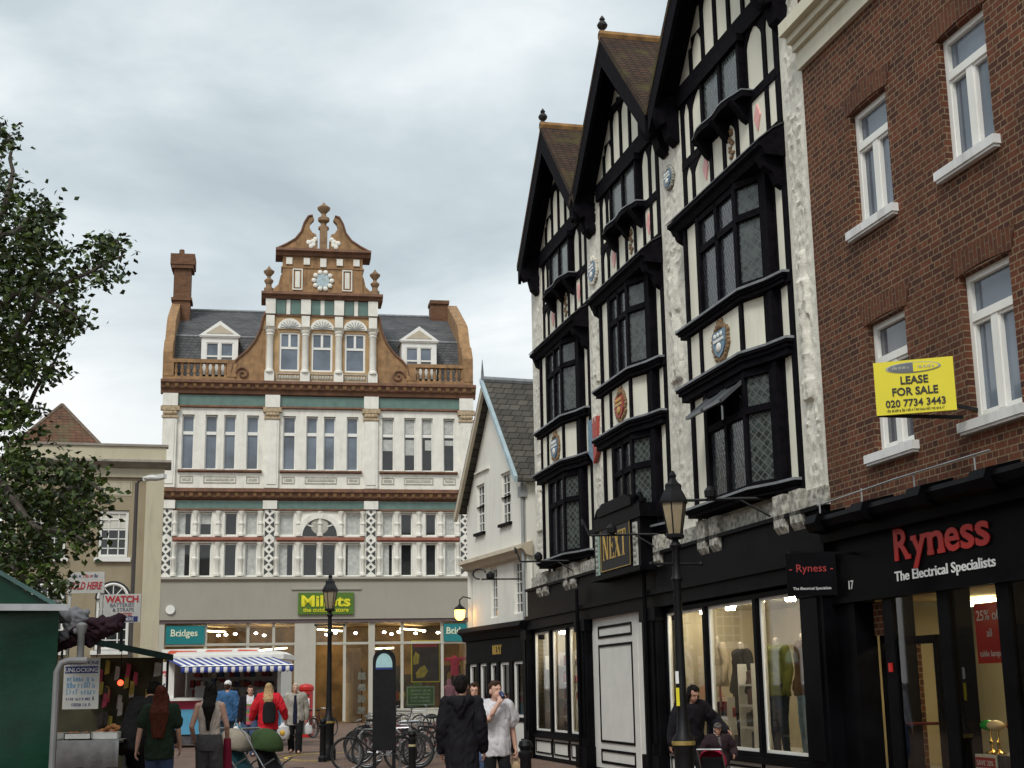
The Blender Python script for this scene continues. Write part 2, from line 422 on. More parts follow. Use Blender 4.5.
def text_mb(mb, s, x, y, z, size, depth=.02, m=0, align='CENTER', bold=0, sx=1.0, shear=0, spacing=1.0):
    """lettering standing in the x,z plane, facing -y; z is the baseline"""
    cu = bpy.data.curves.new('lettering', 'FONT'); cu.body = s; cu.size = size; cu.extrude = depth / 2; cu.align_x = align
    cu.offset = bold; cu.shear = shear; cu.resolution_u = 3; cu.space_character = spacing
    ob = bpy.data.objects.new('lettering', cu); COL.objects.link(ob)
    dg = bpy.context.evaluated_depsgraph_get()
    me = bpy.data.meshes.new_from_object(ob.evaluated_get(dg))
    mb.add([(x + v.co.x * sx, y - v.co.z, z + v.co.y) for v in me.vertices], [list(p.vertices) for p in me.polygons], m)
    bpy.data.objects.remove(ob); bpy.data.meshes.remove(me); bpy.data.curves.remove(cu)
    return mb

def illegible(mb, x0, x1, z, h, y, m=0, seed=3):
    """a line of print too small to read in the photograph: short strokes only"""
    r2 = random.Random(seed); x = x0; t_ = h * .13
    while x < x1 - h * .3:
        w_ = h * r2.uniform(.34, .5); hh = h * r2.choice((.68, .68, .7, 1))
        if r2.random() < .16: x += h * .35; continue
        mb.box(x, x + t_, y - .002, y + .002, z, z + hh, m)
        if r2.random() < .6: mb.box(x + w_ - t_, x + w_, y - .002, y + .002, z, z + hh * r2.choice((.6, 1, 1)), m)
        for u in r2.sample((0, .45, .88), r2.choice((1, 2))): mb.box(x + t_, x + w_ - t_, y - .002, y + .002, z + hh * u, z + hh * u + t_ * .9, m)
        x += w_ + h * .16
    return mb

# ------------------------------------------------------------------ ground
PAVE = brick_mat('brick_paving', (.235, .150, .110), (.165, .105, .082), (.12, .095, .075), .21, .105, .006, None, .35, .85, .25)
g = MB(); g.quad((-900, -300, 0), (900, -300, 0), (900, 1500, 0), (-900, 1500, 0))
tag(g.build('ground', mat('far_asphalt', (.06, .058, .055), .9, .2, .2)), kind='structure')
g = MB(); g.quad((-40, -12, .004), (30, -12, .004), (30, 90, .004), (-40, 90, .004))
tag(g.build('pedestrian_paving', PAVE), kind='structure')
# double yellow line turning round the end of the loading bay
def strip(mb, pts, w, z):
    for i in range(len(pts) - 1):
        a = Vector((*pts[i], z)); b = Vector((*pts[i + 1], z)); d = (b - a).normalized(); s_ = Vector((-d.y, d.x, 0)) * w / 2
        mb.quad(a - s_, b - s_, b + s_, a + s_)
def arc(cx, cy, rx, ry, a0, a1, n=22): return [(cx + rx * math.cos(R(a0 + (a1 - a0) * i / n)), cy + ry * math.sin(R(a0 + (a1 - a0) * i / n))) for i in range(n + 1)]
g = MB()
strip(g, arc(-4.1, 35.0, 1.75, 2.4, 60, 268), .075, .008)
strip(g, arc(-4.1, 35.0, 1.5, 2.1, 60, 268), .075, .008)
tag(g.build('yellow_line_marking', mat('worn_yellow_paint', (.62, .44, .07), .8, .3, 7)), kind='structure')

# ------------------------------------------------------------------ black and white timber framed building
FN = Frame(3.952, 18.0, math.atan2(-.9717, .2362))
nb = FN.thing('timber_framed_building', 'black and white half-timbered building with three steep gables above a black shopfront', 'building')
GC = [-11.75, -7.23, -2.35]          # gable centres
HW = [1.78, 1.74, 1.95]              # half width between the plaster pilasters
PIL = [(-14.62, -13.60), (-9.98, -8.99), (-5.47, -4.33), (-.37, .32)]
PK, SL = 13.68, 1.05
w = MB(); w.box(-14.6, .33, .0, 9, 3.7, 11.35)
for c in GC: w.prism([(c - 2.3, 11.35), (c + 2.3, 11.35), (c, 11.35 + 2.3 * SL)], .002, 1.0)
w.box(-14.6, .33, 2.6, 9, 0, 3.7)
w.build('wall', CREAM, nb)
# roofs
for c in GC:
    rf = MB(); h = 2.42; zE = PK - h * SL
    for sgn in (-1, 1):
        a = (c + sgn * h, zE); b = (c, PK)
        nx, nz = -sgn * SL / math.hypot(1, SL) * -.12, .12 / math.hypot(1, SL)
        rf.prism([a, b, (b[0], b[1] + .13), (a[0] + sgn * .02, a[1] + .13)], -.46, 9)
    ro = rf.build('roof', CLAYTILE, nb)
    rg = MB(); rg.tube([(c, -.47, PK + .12), (c, 9, PK + .12)], .10, 8); rg.build('ridge_tiles', RIDGE, ro)
    fi = MB(); fi.lathe((c, -.40, PK + .1), [(r_ * .75, z_ * .68) for r_, z_ in ((.10, 0), (.12, .06), (.06, .12), (.05, .2), (.12, .27), (.14, .35), (.10, .43), (.05, .47), (.08, .52), (.05, .58), (.01, .64))], 10)
    fi.bar((c - .09, -.4, PK + .2), (c + .09, -.4, PK + .34), .05, .08); fi.build('finial', mat('dark_finial', (.02, .016, .014), .7), ro)
    # barge boards, soffit and the heavy feet of the barge boards
    bb = MB()
    for sgn in (-1, 1):
        a = (c + sgn * 2.36, PK - 2.36 * SL); b = (c, PK)
        bb.prism([a, b, (c, PK - .52), (c + sgn * 2.36, PK - 2.36 * SL - .40)], -.45, -.38)
        bb.prism([(c + sgn * 2.36, PK - 2.36 * SL - .03), (c, PK - .03), (c, PK - .10), (c + sgn * 2.36, PK - 2.36 * SL - .1)], -.36, .0)
        fx = c + sgn * 2.18
        bb.extx([(-.44, 11.3), (-.44, 10.98), (-.34, 10.82), (-.24, 10.86), (-.18, 10.62), (-.04, 10.5), (0.02, 10.55), (.02, 11.35)], fx - .14, fx + .14)
    bb.build('barge_board', TIMBER, nb)
tf = MB()      # the whole timber frame nailed to the walls
def stud(x, z0, z1, w_=.13, y=-.022): tf.box(x - w_ / 2, x + w_ / 2, y, .01, z0, z1)
def arch_heads(xs, z, d=.16, w_=.13):
    for i in range(len(xs) - 1):
        a = xs[i] + w_ / 2; b = xs[i + 1] - w_ / 2; c = (a + b) / 2
        if b - a < .08: continue
        for p, q in ((a, c), (b, c)):
            tf.prism([(p, z), (q, z), (q * .55 + p * .45, z - d * .35), (p * .85 + q * .15, z - d), (p, z - d * 1.5)], -.020, .008)
for c, hw in zip(GC, HW):
    L, Rr = c - hw, c + hw
    tf.box(L - .1, Rr + .1, -.07, .01, 11.08, 11.42)                       # collar beam of the gable
    tf.box(L, Rr, -.03, .01, 9.95, 10.10)
    tf.box(L, Rr, -.03, .01, 9.16, 9.30)
    for x in (L + .07, Rr - .07): stud(x, 3.95, 11.1, .15)
    for x in (L + .46, Rr - .46): stud(x, 3.95, 9.2, .13, -.026)
    xs = [L + .07, L + .46, c - .70, c - .16, c + .36, c + .88, Rr - .46, Rr - .07]
    for x in xs[1:-1]: stud(x, 9.25, 10.0, .12)
    arch_heads(xs[:3], 9.95, .13); arch_heads(xs[3:5], 9.95, .13)
    ux = [L + .07, L + .46, c - .80]; vx = [c + .80, Rr - .46, Rr - .07]
    for x in ux[1:] + vx[:-1]: stud(x, 10.05, 11.1, .13)
    arch_heads(ux, 11.08, .17); arch_heads(vx, 11.08, .17)
    n = 7; tx = [c - 1.92 + i * 3.84 / (n) for i in range(n + 1)]
    for x in tx:
        zt = PK - abs(x - c) * SL - .35
        if zt > 11.5: stud(x, 11.4, min(zt, 12.55), .11, -.03)
    for i in range(n):
        cx = (tx[i] + tx[i + 1]) / 2
        zt = min(12.45, PK - abs(cx - c) * SL - .58)
        if zt > 11.6: arch_heads(tx[i:i + 2], zt + .12, .17, .11)
    if True:                                                                # small collar with pierced panels above
        hw2 = (PK - 12.55) / SL
        tf.box(c - hw2, c + hw2, -.07, .01, 12.5, 12.62)
        for x in (c - .42, c, c + .42): stud(x, 12.6, PK - abs(x - c) * SL - .5, .1)
        for sg in (-1, 1):
            tf.bar((c + sg * .05, -.03, 12.62), (c + sg * .45, -.03, 12.98), .06, .07, (0, 1, 0))
    tf.box(L, L + .4, -.05, .01, 6.92, 7.05); tf.box(Rr - .4, Rr, -.05, .01, 6.92, 7.05)
tf.build('timber_frame', TIMBER, nb)
# bay windows
def bay(c, hw, z0, z1, crest, kind, open_lights=False):
    """one canted oriel between two moulded ledges; the frame is the part, lights and panels are its sub-parts"""
    xa, xb, xc, P = c - hw + .52, c + hw - 1.22, c + hw - .62, -.27
    y = P
    f = MB(); zm = z0 + (z1 - z0) * .66
    f.box(xa, xa + .09, y, 0, z0, z1)
    xw = xa + .60
    f.box(xw, xw + .13, y - .02, -.02, z0, z1)
    f.box(xb - .07, xb + .06, y - .02, y + .12, z0, z1)
    xm = (xw + .13 + xb - .07) / 2
    f.box(xm - .05, xm + .05, y - .01, y + .09, z0, z1)
    f.box(xw + .13, xb - .07, y - .01, y + .09, zm - .05, zm + .05)
    f.box(xw + .13, xb - .07, y - .01, y + .09, z0, z0 + .09); f.box(xw + .13, xb - .07, y - .01, y + .09, z1 - .09, z1)
    A = Vector((xb + .05, y, 0)); B = Vector((xc, -.04, 0)); d = (B - A).normalized()
    for zc, hh in ((z0 + .05, .1), (zm, .1), (z1 - .05, .1)):
        f.bar(A + Vector((0, 0, zc)), B + Vector((0, 0, zc)), .1, hh)
    f.bar(B - d * .04 + Vector((0, 0, z0)), B - d * .04 + Vector((0, 0, z1)), .12, .12, (0, 1, 0))
    f.box(xc - .02, xc + .16, -.12, .0, z0, z1)
    fo = f.build('bay_window', TIMBER, nb)
    pp = MB(); pp.box(xa + .09, xw, y + .05, .0, z0, z1); pp.build('plaster_panel', CREAM, fo)
    k = 0
    for (p, q) in ((xw + .13, xm - .05), (xm + .05, xb - .07)):
        for (u, v) in ((z0 + .09, zm - .05), (zm + .05, z1 - .09)):
            if open_lights and v > zm + .1: 
                l = MB(); l.add([(p, y + .03, v), (q, y + .03, v), (q, y - .34, u + .12), (p, y - .34, u + .12)], [(0, 1, 2, 3)])
                l.bar((p, y + .03, v), (p, y - .34, u + .12), .05, .05); l.bar((q, y + .03, v), (q, y - .34, u + .12), .05, .05); l.bar((p, y - .34, u + .12), (q, y - .34, u + .12), .05, .05)
                l.build('open_light', [mat('grey_casement', (.09, .095, .10), .35, .1, 4)], fo)
                l = MB(); l.box(p, q, y + .10, y + .12, u, v); l.build('pane', PANED, fo); continue
            l = MB(); l.box(p, q, y + .04, y + .06, u, v); l.build('pane', LEADEDK if kind else LEADED, fo)
    for (u, v) in ((z0 + .1, zm - .05), (zm + .05, z1 - .1)):
        l = MB(); l.bar(A + Vector((0, .03, (u + v) / 2)), B + Vector((0, .03, (u + v) / 2)), .02, v - u); l.build('pane', LEADED, fo)
    return fo
def ledge(c, hw, z, proj, th, cap, name):
    """moulded ledge that follows the canted plan"""
    xa, xb, xc = c - hw + .38, c + hw - 1.1, c + hw - .38
    def plan(e): return [(xa - e, 0.01), (xa - e, -.27 - e), (xb + e * .4, -.27 - e), (xc - .12, -.09 - e), (xc + .22 + e, -.06 - e * .6), (xc + .22 + e, .01)]
    l = MB(); l.extz(plan(proj * .45), z, z + th * .5); l.extz(plan(proj * .75), z + th * .5, z + th * .8); l.extz(plan(proj), z + th * .8, z + th)
    o = l.build(name, TIMBER, nb)
    k = MB(); k.extz(plan(proj + .012), z + th, z + th + .035); k.build('lead_cap', cap, o)
def crest(parent, x, y, z, s_, col, mant=BROWNCREST):
    m = MB(); r2 = random.Random(int(x * 100) + int(z * 10))
    for k in range(26):
        t = 2 * math.pi * k / 26; rr = s_ * (.52 + .10 * r2.random())
        m.ball((x + rr * 1.35 * math.cos(t), y, z + rr * 1.2 * math.sin(t)), (s_ * .17, .035, s_ * (.10 + .05 * r2.random())), 6, 4)
    m.ball((x, y, z + s_ * .66), (s_ * .2, .05, s_ * .16), 8, 5); m.ball((x - s_ * .16, y, z + s_ * .82), (s_ * .1, .04, s_ * .14), 6, 4); m.ball((x + s_ * .16, y, z + s_ * .82), (s_ * .1, .04, s_ * .14), 6, 4)
    o = m.build('crest', mant, parent)
    sh = MB(); sh.prism([(x - s_ * .62, z + s_ * .45), (x + s_ * .62, z + s_ * .45), (x + s_ * .62, z - s_ * .1), (x + s_ * .42, z - s_ * .42), (x, z - s_ * .62), (x - s_ * .42, z - s_ * .42), (x - s_ * .62, z - s_ * .1)], y - .04, y)
    sh.build('shield', col, o)
    ch = MB(); ch.box(x - s_ * .5, x + s_ * .5, y - .05, y - .04, z + s_ * .02, z + s_ * .14)
    for q in (-.2, 0, .2): ch.ball((x + q * s_ * 1.6, y - .045, z + s_ * .28), (s_ * .12, .02, s_ * .1), 6, 4)
    ch.ball((x, y - .045, z - s_ * .22), (s_ * .28, .02, s_ * .2), 8, 5)
    ch.build('emblem', WHITEP if col is not REDCREST else GOLD, o)
for i, (c, hw) in enumerate(zip(GC, HW)):
    bay(c, hw, 4.2, 5.90, None, 1, open_lights=(i == 2))
    bay(c, hw, 7.08, 8.72, None, 1)
    ledge(c, hw, 4.08, .10, .11, LEADCAP, 'sill')
    ledge(c, hw, 6.94, .10, .12, LEADCAP, 'sill')
    # lower hood
    ledge(c, hw, 5.92, .13, .20, LEADCAP, 'hood')
    # crest panel between the two windows of the bay
    xa, xb, xc = c - hw + .52, c + hw - 1.22, c + hw - .62
    pn = MB(); pn.extz([(xa, 0), (xa, -.245), (xb, -.245), (xc, -.03), (xc, 0)], 6.15, 6.92); po = pn.build('crest_panel', CREAM, nb)
    st = MB()
    for x in (xa, xa + .52, xb - .06): st.box(x, x + .10, -.275, -.22, 6.15, 6.92)
    st.bar((xc - .05, -.06, 6.15), (xc - .05, -.06, 6.92), .12, .12, (0, 1, 0)); st.box(xc + .02, xc + .15, -.12, 0, 6.15, 6.92)
    st.build('panel_stud', TIMBER, po)
    crest(po, (xa + .62 + xb - .06) / 2, -.26, 6.54, .38, (BLUECREST, REDCREST, BLUECREST)[i])
    # deep sloping hood over the upper window
    hd = MB(); x0, x1 = c - hw + .16, c + hw + .02
    hd.extx([(.0, 9.20), (-.18, 9.10), (-.40, 8.92), (-.40, 8.86), (-.34, 8.83), (-.30, 8.74), (0, 8.72)], x0, x1)
    for x in (x0 + .15, x1 - .25): hd.extx([(0, 8.75), (-.36, 8.75), (-.30, 8.60), (-.16, 8.52), (-.1, 8.36), (0, 8.3)], x, x + .14)
    ho = hd.build('hood', TIMBER, nb)
    hc = MB(); hc.extx([(0, 9.215), (-.18, 9.115), (-.415, 8.925), (-.415, 8.945), (-.18, 9.135), (0, 9.235)], x0 - .02, x1 + .02); hc.build('lead_cap', mat('dark_lead', (.05, .05, .055), .5), ho)
    # attic window with a wavy sill
    aw = MB(); wx0, wx1 = c - .80, c + .80
    aw.frame(wx0, wx1, 10.12, 11.08, .09, -.12, 0); aw.box(c - .05, c + .05, -.12, 0, 10.2, 11.0)
    aw.box(wx0 - .06, wx1 + .06, -.16, 0, 10.98, 11.10)
    ao = aw.build('attic_window', TIMBER, nb)
    for (p, q) in ((wx0 + .1, c - .06), (c + .06, wx1 - .1)):
        l = MB(); l.box(p, q, -.08, -.06, 10.22, 10.98); l.build('pane', LEADED, ao)
    sl = MB(); n = 12; pts = [(wx0 - .22 + (wx1 - wx0 + .44) * k / n, -.22 - .07 * math.sin(math.pi * k / n) + .03 * math.cos(4 * math.pi * k / n)) for k in range(n + 1)]
    sl.extz([(wx0 - .22, .01)] + pts + [(wx1 + .22, .01)], 10.02, 10.11)
    for x in (wx0 + .05, c, wx1 - .05): sl.extx([(0, 10.05), (-.30, 10.02), (-.2, 9.93), (-.08, 9.75), (0, 9.7)], x - .07, x + .07)
    so = sl.build('sill', TIMBER, ao)
    sc = MB(); sc.extz([(wx0 - .24, .01)] + [(x, y - .015) for x, y in pts] + [(wx1 + .24, .01)], 10.11, 10.13); sc.build('lead_cap', LEADCAP, so)
    # painted diamonds and the little crest in the row of panels
    for x in (c - .95, c + 1.12):
        dm = MB(); dm.prism([(x - .11, 9.65), (x, 9.44), (x + .11, 9.65), (x, 9.86)], -.02, .005); dm.build('painted_diamond', PINKISH, nb)
    sc_ = MB(); r2 = random.Random(i)
    for k in range(9): sc_.ball((c + .10 + .06 * math.sin(k * 1.9), -.01, 9.42 + k * .052), (.05 + .03 * r2.random(), .03, .035), 6, 4)
    sc_.build('scroll_ornament', BROWNCREST, nb)
# carved plaster pilasters: noise relief with a standing figure in the middle of each
def relief(x0, x1, z0, z1, seed, fig=None, parent=nb):
    nx_ = 22; nz_ = int((z1 - z0) / .045)
    m = MB(); vs = []
    for j in range(nz_ + 1):
        for i in range(nx_ + 1):
            u = i / nx_; x = x0 + (x1 - x0) * u; z = z0 + (z1 - z0) * j / nz_
            edge = max(0, min(1, min(u, 1 - u) * 7 - .5))
            h = .012
            a = mnoise.fractal(Vector((abs(x - (x0 + x1) / 2) * 12 + seed * 7, z * 11, seed)), .8, 2.1, 4)
            panel = 1 if (z * .41 + seed * .3) % 1 > .07 else .0
            k_ = max(0, min(1, (a - .12) / .14)); h += edge * panel * (k_ * k_ * (3 - 2 * k_)) * (.018 + .012 * a)
            sw = mnoise.noise(Vector((x * 3 + seed, z * 2.2, 4)))
            h += edge * panel * (.004 if abs(math.sin(sw * 9 + z * 4)) > .86 else 0)
            if fig:
                fz0, fz1 = fig; t = (z - fz0) / (fz1 - fz0); cx = (x0 + x1) / 2; q = abs(x - cx) / ((x1 - x0) / 2)
                if 0 < t < 1:
                    wd = .55 if t < .12 else (.36 + .1 * math.sin(t * 9)) if t < .55 else .46 if t < .80 else .2 if t > .82 else .3
                    if q < wd: h += (.07 if t < .8 else .06) * math.sqrt(max(0, 1 - (q / wd) ** 2)) + .014 * math.sin(x * 40 + 6 * t)
            vs.append((x, -h, z))
    fs = [(j * (nx_ + 1) + i, j * (nx_ + 1) + i + 1, (j + 1) * (nx_ + 1) + i + 1, (j + 1) * (nx_ + 1) + i) for j in range(nz_) for i in range(nx_)]
    m.add(vs, fs)
    m.quad((x0, 0, z0), (x0, -.012, z0), (x0, -.012, z1), (x0, 0, z1)); m.quad((x1, 0, z0), (x1, -.012, z0), (x1, -.012, z1), (x1, 0, z1))
    return m.build('carved_pilaster', PLASTER, parent)
for k, ((a, b), top, fig) in enumerate(zip(PIL, (11.3, 11.3, 11.4, 11.8), ((5.0, 6.6), (6.3, 8.4), (6.5, 8.6), (5.2, 7.2)))):
    relief(a + .03, b - .03, 3.98, top, k + 1, fig)
rr = relief(-14.62, -14.60, 4, 11, 9)   # thin return at the far corner
bpy.data.objects.remove(rr)
c1 = MB()
for (x, z, cm) in ((-9.5, 9.9, 0), (-4.88, 10.0, 1)):
    pass
crest(nb, -4.88, -.05, 10.05, .26, BLUECREST, mat('grey_relief', (.34, .33, .29), .8, .3, 8)); crest(nb, -9.45, -.05, 9.75, .34, BLUECREST, PLASTER)
sh = MB(); sh.prism([(-9.95, 6.75), (-9.3, 6.75), (-9.3, 6.1), (-9.6, 5.85), (-9.95, 6.1)], -.10, -.04); so = sh.build('shield', BLUECREST, nb)
s2 = MB(); s2.prism([(-9.62, 6.752), (-9.298, 6.752), (-9.298, 6.098), (-9.6, 5.848)], -.108, -.035); s2.build('shield_half', REDCREST, so)
# carved frieze and its hanging tabs
FRZ = mat('carved_frieze_stone', (.40, .385, .33), .85, .75, 11, dirt=(.09, .075, .065), dirt_amt=.9, bmp=1.0, fine=16)
fz = MB(); fz.box(-14.75, .36, -.10, 0, 3.76, 4.0)
fo = fz.build('carved_frieze', FRZ, nb)
for x in (-13.5, -11.3, -6.1, -3.5, -.6):
    for dx_ in (-.26, .26):
        t_ = MB(); t_.box(x + dx_ - .17, x + dx_ + .17, -.2, -.10, 3.60, 4.03); t_.extx([(-.2, 3.6), (-.1, 3.45), (-.1, 3.6)], x + dx_ - .17, x + dx_ + .17); t_.build('frieze_tab', FRZ, fo)
# shopfront
sf = MB()
sf.box(-15.0, .30, -.14, .3, 3.14, 3.76); sf.box(-15.0, .30, -.22, .3, 3.05, 3.14); sf.box(-15.0, .30, -.16, .3, 2.84, 3.05); sf.box(-15.0, .3, -.2, .1, 3.70, 3.757)
sf.box(-15.0, .3, .3, 2.6, 2.84, 3.7)
sf.build('shop_fascia', SHOPBLACK, nb)
for (a, b) in ((-15.3, -14.86), (-10.81, -10.16), (-6.73, -5.97), (-.37, .30)):
    p = MB(); p.box(a, b, -.20, .25, .42, 2.84); p.box(a - .05, b + .04, -.26, .25, 0, .42); p.box(a + .12, b - .12, -.225, -.2, .6, 2.6); p.box(a - .03, b + .03, -.24, .2, 2.62, 2.84)
    p.build('shop_pilaster', SHOPBLACK, nb)
def shopwin(x0, x1, zb, zt, muls, back=1.9):
    f = MB(); f.frame(x0, x1, zb, zt, .07, -.07, .05)
    for x in muls: f.box(x - .05, x + .05, -.1, .05, zb + .07, zt - .07)
    o = f.build('display_window', SHOPBLACK, nb)
    wf = MB(); xs = [x0] + list(muls) + [x1]
    for i in range(len(xs) - 1):
        l = xs[i] + (.07 if i == 0 else .05)
        wf.box(l, l + .045, -.03, .03, zb + .07, zt - .07); wf.box(l + .045, xs[i + 1] - .05, -.03, .03, zt - .11, zt - .07)
        wf.box(l + .045, xs[i + 1] - .05, -.03, .03, zb + .07, zb + .11)
    wf.build('white_inner_frame', WHITEP, o)
    gl = MB(); gl.quad((x0 + .07, -.01, zb + .07), (x1 - .07, -.01, zb + .07), (x1 - .07, -.01, zt - .07), (x0 + .07, -.01, zt - .07)); gl.build('pane', CLEAR, o)
    sr = MB(); sr.box(x0, x1, -.06, .1, .08, zb - .04); sr.build('stall_riser', OFFWHITE, o)
    st = MB(); st.box(x0, x1, -.12, .12, zb - .08, zb); st.box(x0, x1, -.1, .1, 0, .09)
    for i in range(len(xs) - 1):
        st.frame(xs[i] + .12, xs[i + 1] - .12, .14, zb - .13, .03, -.075, -.055)
    for x in muls: st.box(x - .04, x + .04, -.085, .0, .09, zb - .08)
    st.build('sill', SHOPBLACK, o)
    room = MB(); room.quad((x0, back, zb - .05), (x1, back, zb - .05), (x1, back, 3.3), (x0, back, 3.3)); room.quad((x0, .05, zb - .05), (x0, back, zb - .05), (x0, back, zt + .2), (x0, .05, zt + .2)); room.quad((x1, .05, zb - .05), (x1, back, zb - .05), (x1, back, zt + .2), (x1, .05, zt + .2))
    room.quad((x0, .05, zt - .02), (x1, .05, zt - .02), (x1, back, zt - .02), (x0, back, zt - .02))
    room.build('display_room', mat('cream_display_wall', (.50, .44, .31), .8, .1, 1.5), nb)
    fl = MB(); fl.box(x0 + .02, x1 - .02, .06, back - .02, zb - .1, zb - .02); fl.build('display_floor', OFFWHITE, nb)
    lm = MB()
    n = max(2, int((x1 - x0) / 1.1))
    for k in range(n): lm.lathe((x0 + (k + .5) * (x1 - x0) / n, .45, zt - .11), [(.07, 0), (.09, .08)], 10)
    lm.build('ceiling_spotlight', LAMPW, nb)
    return o
shopwin(-14.86, -10.81, .55, 2.83, (-13.29, -11.95))
shopwin(-5.97, -.37, .55, 2.80, (-4.07, -2.1))
dr = MB(); dr.box(-10.16, -7.42, -.06, .0, .05, 2.84); do = dr.build('door_panel', OFFWHITE, nb)
d2 = MB(); d2.box(-10.16, -7.42, -.1, 0, 0, .05)
for (a, b, c_, d_) in ((-9.75, -7.7, 2.45, 2.68), (-9.75, -7.7, .52, 2.33), (-9.75, -7.7, .14, .40)):
    d2.frame(a, b, c_, d_, .045, -.075, -.058)
d2.build('panel_moulding', SHOPBLACK, do)
d3 = MB(); d3.box(-7.42, -7.16, -.05, .9, 0, 2.84); d3.build('door_reveal', OFFWHITE, nb)
d4 = MB(); d4.box(-7.16, -6.73, .55, .6, 0, 2.84); d4.build('door', PANED, nb)
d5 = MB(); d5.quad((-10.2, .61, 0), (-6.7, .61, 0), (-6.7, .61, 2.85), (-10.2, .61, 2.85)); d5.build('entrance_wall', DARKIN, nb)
# the shop name board with its scrolled top and the two painted panels beside it
sg = FN.thing('shop_sign', 'black framed shop name board with gold capitals over the panelled white door', 'sign', -7.4, -.14, 3.5)
b = MB(); b.box(-1.35, 1.35, -.26, .14, .02, 1.12); b.box(-1.45, 1.45, -.32, .14, -.04, .03); b.box(-1.0, 1.0, -.30, .14, 1.12, 1.24); b.box(-1.5, 1.5, -.3, .14, .86, .95)
b.prism([(-.98, 1.24), (.98, 1.24), (.7, 1.34), (-.7, 1.34)], -.3, .1)
for sgn in (-1, 1):
    b.lathe((0, 0, 0), [(.001, 0), (.001, 0)], 3)
    pts = [(sgn * (1.14 + (.20 - .013 * k) * math.cos(k * .55)), -.2, 1.12 + (.20 - .013 * k) * math.sin(k * .55)) for k in range(14)]
    b.tube(pts, .045, 6)
b.build('board', SHOPBLACK, sg)
b = MB(); b.box(-.86, .86, -.285, -.262, .10, .90); b.build('name_panel', mat('dark_grey_panel', (.016, .016, .018), .5, spec=.15), sg)
b = MB(); b.frame(-.86, .86, .10, .90, .012, -.292, -.284)
def serif_text(mb, x, z, h, y0, y1, m=0):
    """hand drawn roman capitals N E X T with thick and thin strokes"""
    t, s_, q = .10 * h, .045 * h, .05 * h
    def R_(a, b_, c_, d_): mb.box(x + a * h, x + b_ * h, y0, y1, z + c_ * h, z + d_ * h, m)
    def D(a, b_, wd):
        mb.prism([(x + a[0] * h, z + a[1] * h), (x + (a[0] + wd) * h, z + a[1] * h), (x + (b_[0] + wd) * h, z + b_[1] * h), (x + b_[0] * h, z + b_[1] * h)], y0 - .002, y1)
    R_(.06, .11, 0, 1); R_(.62, .67, 0, 1); D((.06, 1), (.52, 0), .13); R_(0, .2, 0, .05); R_(0, .14, .95, 1); R_(.53, .76, .95, 1)
    x += .86 * h
    R_(.06, .21, 0, 1); R_(.0, .56, 0, .06); R_(0, .56, .94, 1); R_(.2, .44, .48, .54); R_(.51, .56, .06, .22); R_(.51, .56, .78, .94); R_(.4, .44, .40, .62)
    x += .64 * h
    D((.04, 1), (.50, 0), .18); D((.62, 1), (.08, 0), .06); R_(0, .26, .95, 1); R_(.52, .74, .95, 1); R_(0, .2, 0, .05); R_(.44, .74, 0, .05)
    x += .80 * h
    R_(.25, .40, 0, 1); R_(0, .65, .94, 1); R_(0, .05, .76, .94); R_(.60, .65, .76, .94); R_(.16, .49, 0, .05)
serif_text(b, -.72, .30, .46, -.293, -.284)
b.build('lettering', GOLD, sg)
for x in (-1.2, 1.02):
    b = MB(); b.box(x, x + .2 if x > 0 else x + .2, -.285, -.26, .06, .80); bo = b.build('painted_panel', mat('pale_green_panel', (.30, .42, .36), .6, .2, 8) if x < 0 else mat('pale_stone_panel', (.5, .5, .44), .6, .2, 8), sg)
    c2 = MB()
    for k in range(7): c2.ball((x + .1, -.29, .14 + k * .1), (.06 + .02 * (k % 2), .02, .05), 6, 4)
    c2.build('relief', mat('grey_relief', (.34, .33, .29)), bo)
# wrought iron bracket lamps over the shopfront
for i, (x, lab) in enumerate(((-11.2, 'black iron bracket spotlight over the narrow shop window nearest the white house'), (-6.2, 'black iron bracket spotlight reaching out beside the gold lettered name board'), (-1.6, 'black iron bracket spotlight with a curled tail under the propped open window lights'))):
    t = FN.thing('bracket_spotlight', lab, 'spotlight', x, -.12, 3.95, group='bracket spotlights over the shopfront')
    b = MB(); b.tube([(.3, 0, .1), (.1, -.35, .12), (-.35, -1.0, .14)], .022, 6)
    b.tube([(-.35 + .16 * math.cos(a_) - .16, -1.02 - .06 * a_ / 5, .30 - .16 * math.sin(a_ + 1.57)) for a_ in [k * .45 for k in range(11)]], .018, 6)
    b.tube([(.3, 0, -.15), (.1, -.35, .10)], .016, 6); b.build('bracket', IRON, t)
    b = MB(); b.lathe((-.12, -.7, .15), [(.03, 0), (.085, .015), (.09, .10), (.05, .15), (.02, .17)], 10, rot=.2); b.box(-.16, -.08, -.74, -.66, .12, .17); b.build('lamp_head', IRON, t)
# rainwater pipes
for x in (-10.5, -6.35):
    b = MB(); b.tube([(x, -.26, 3.45), (x, -.26, .02)], .035, 8); b.build('downpipe', SHOPBLACK, nb)

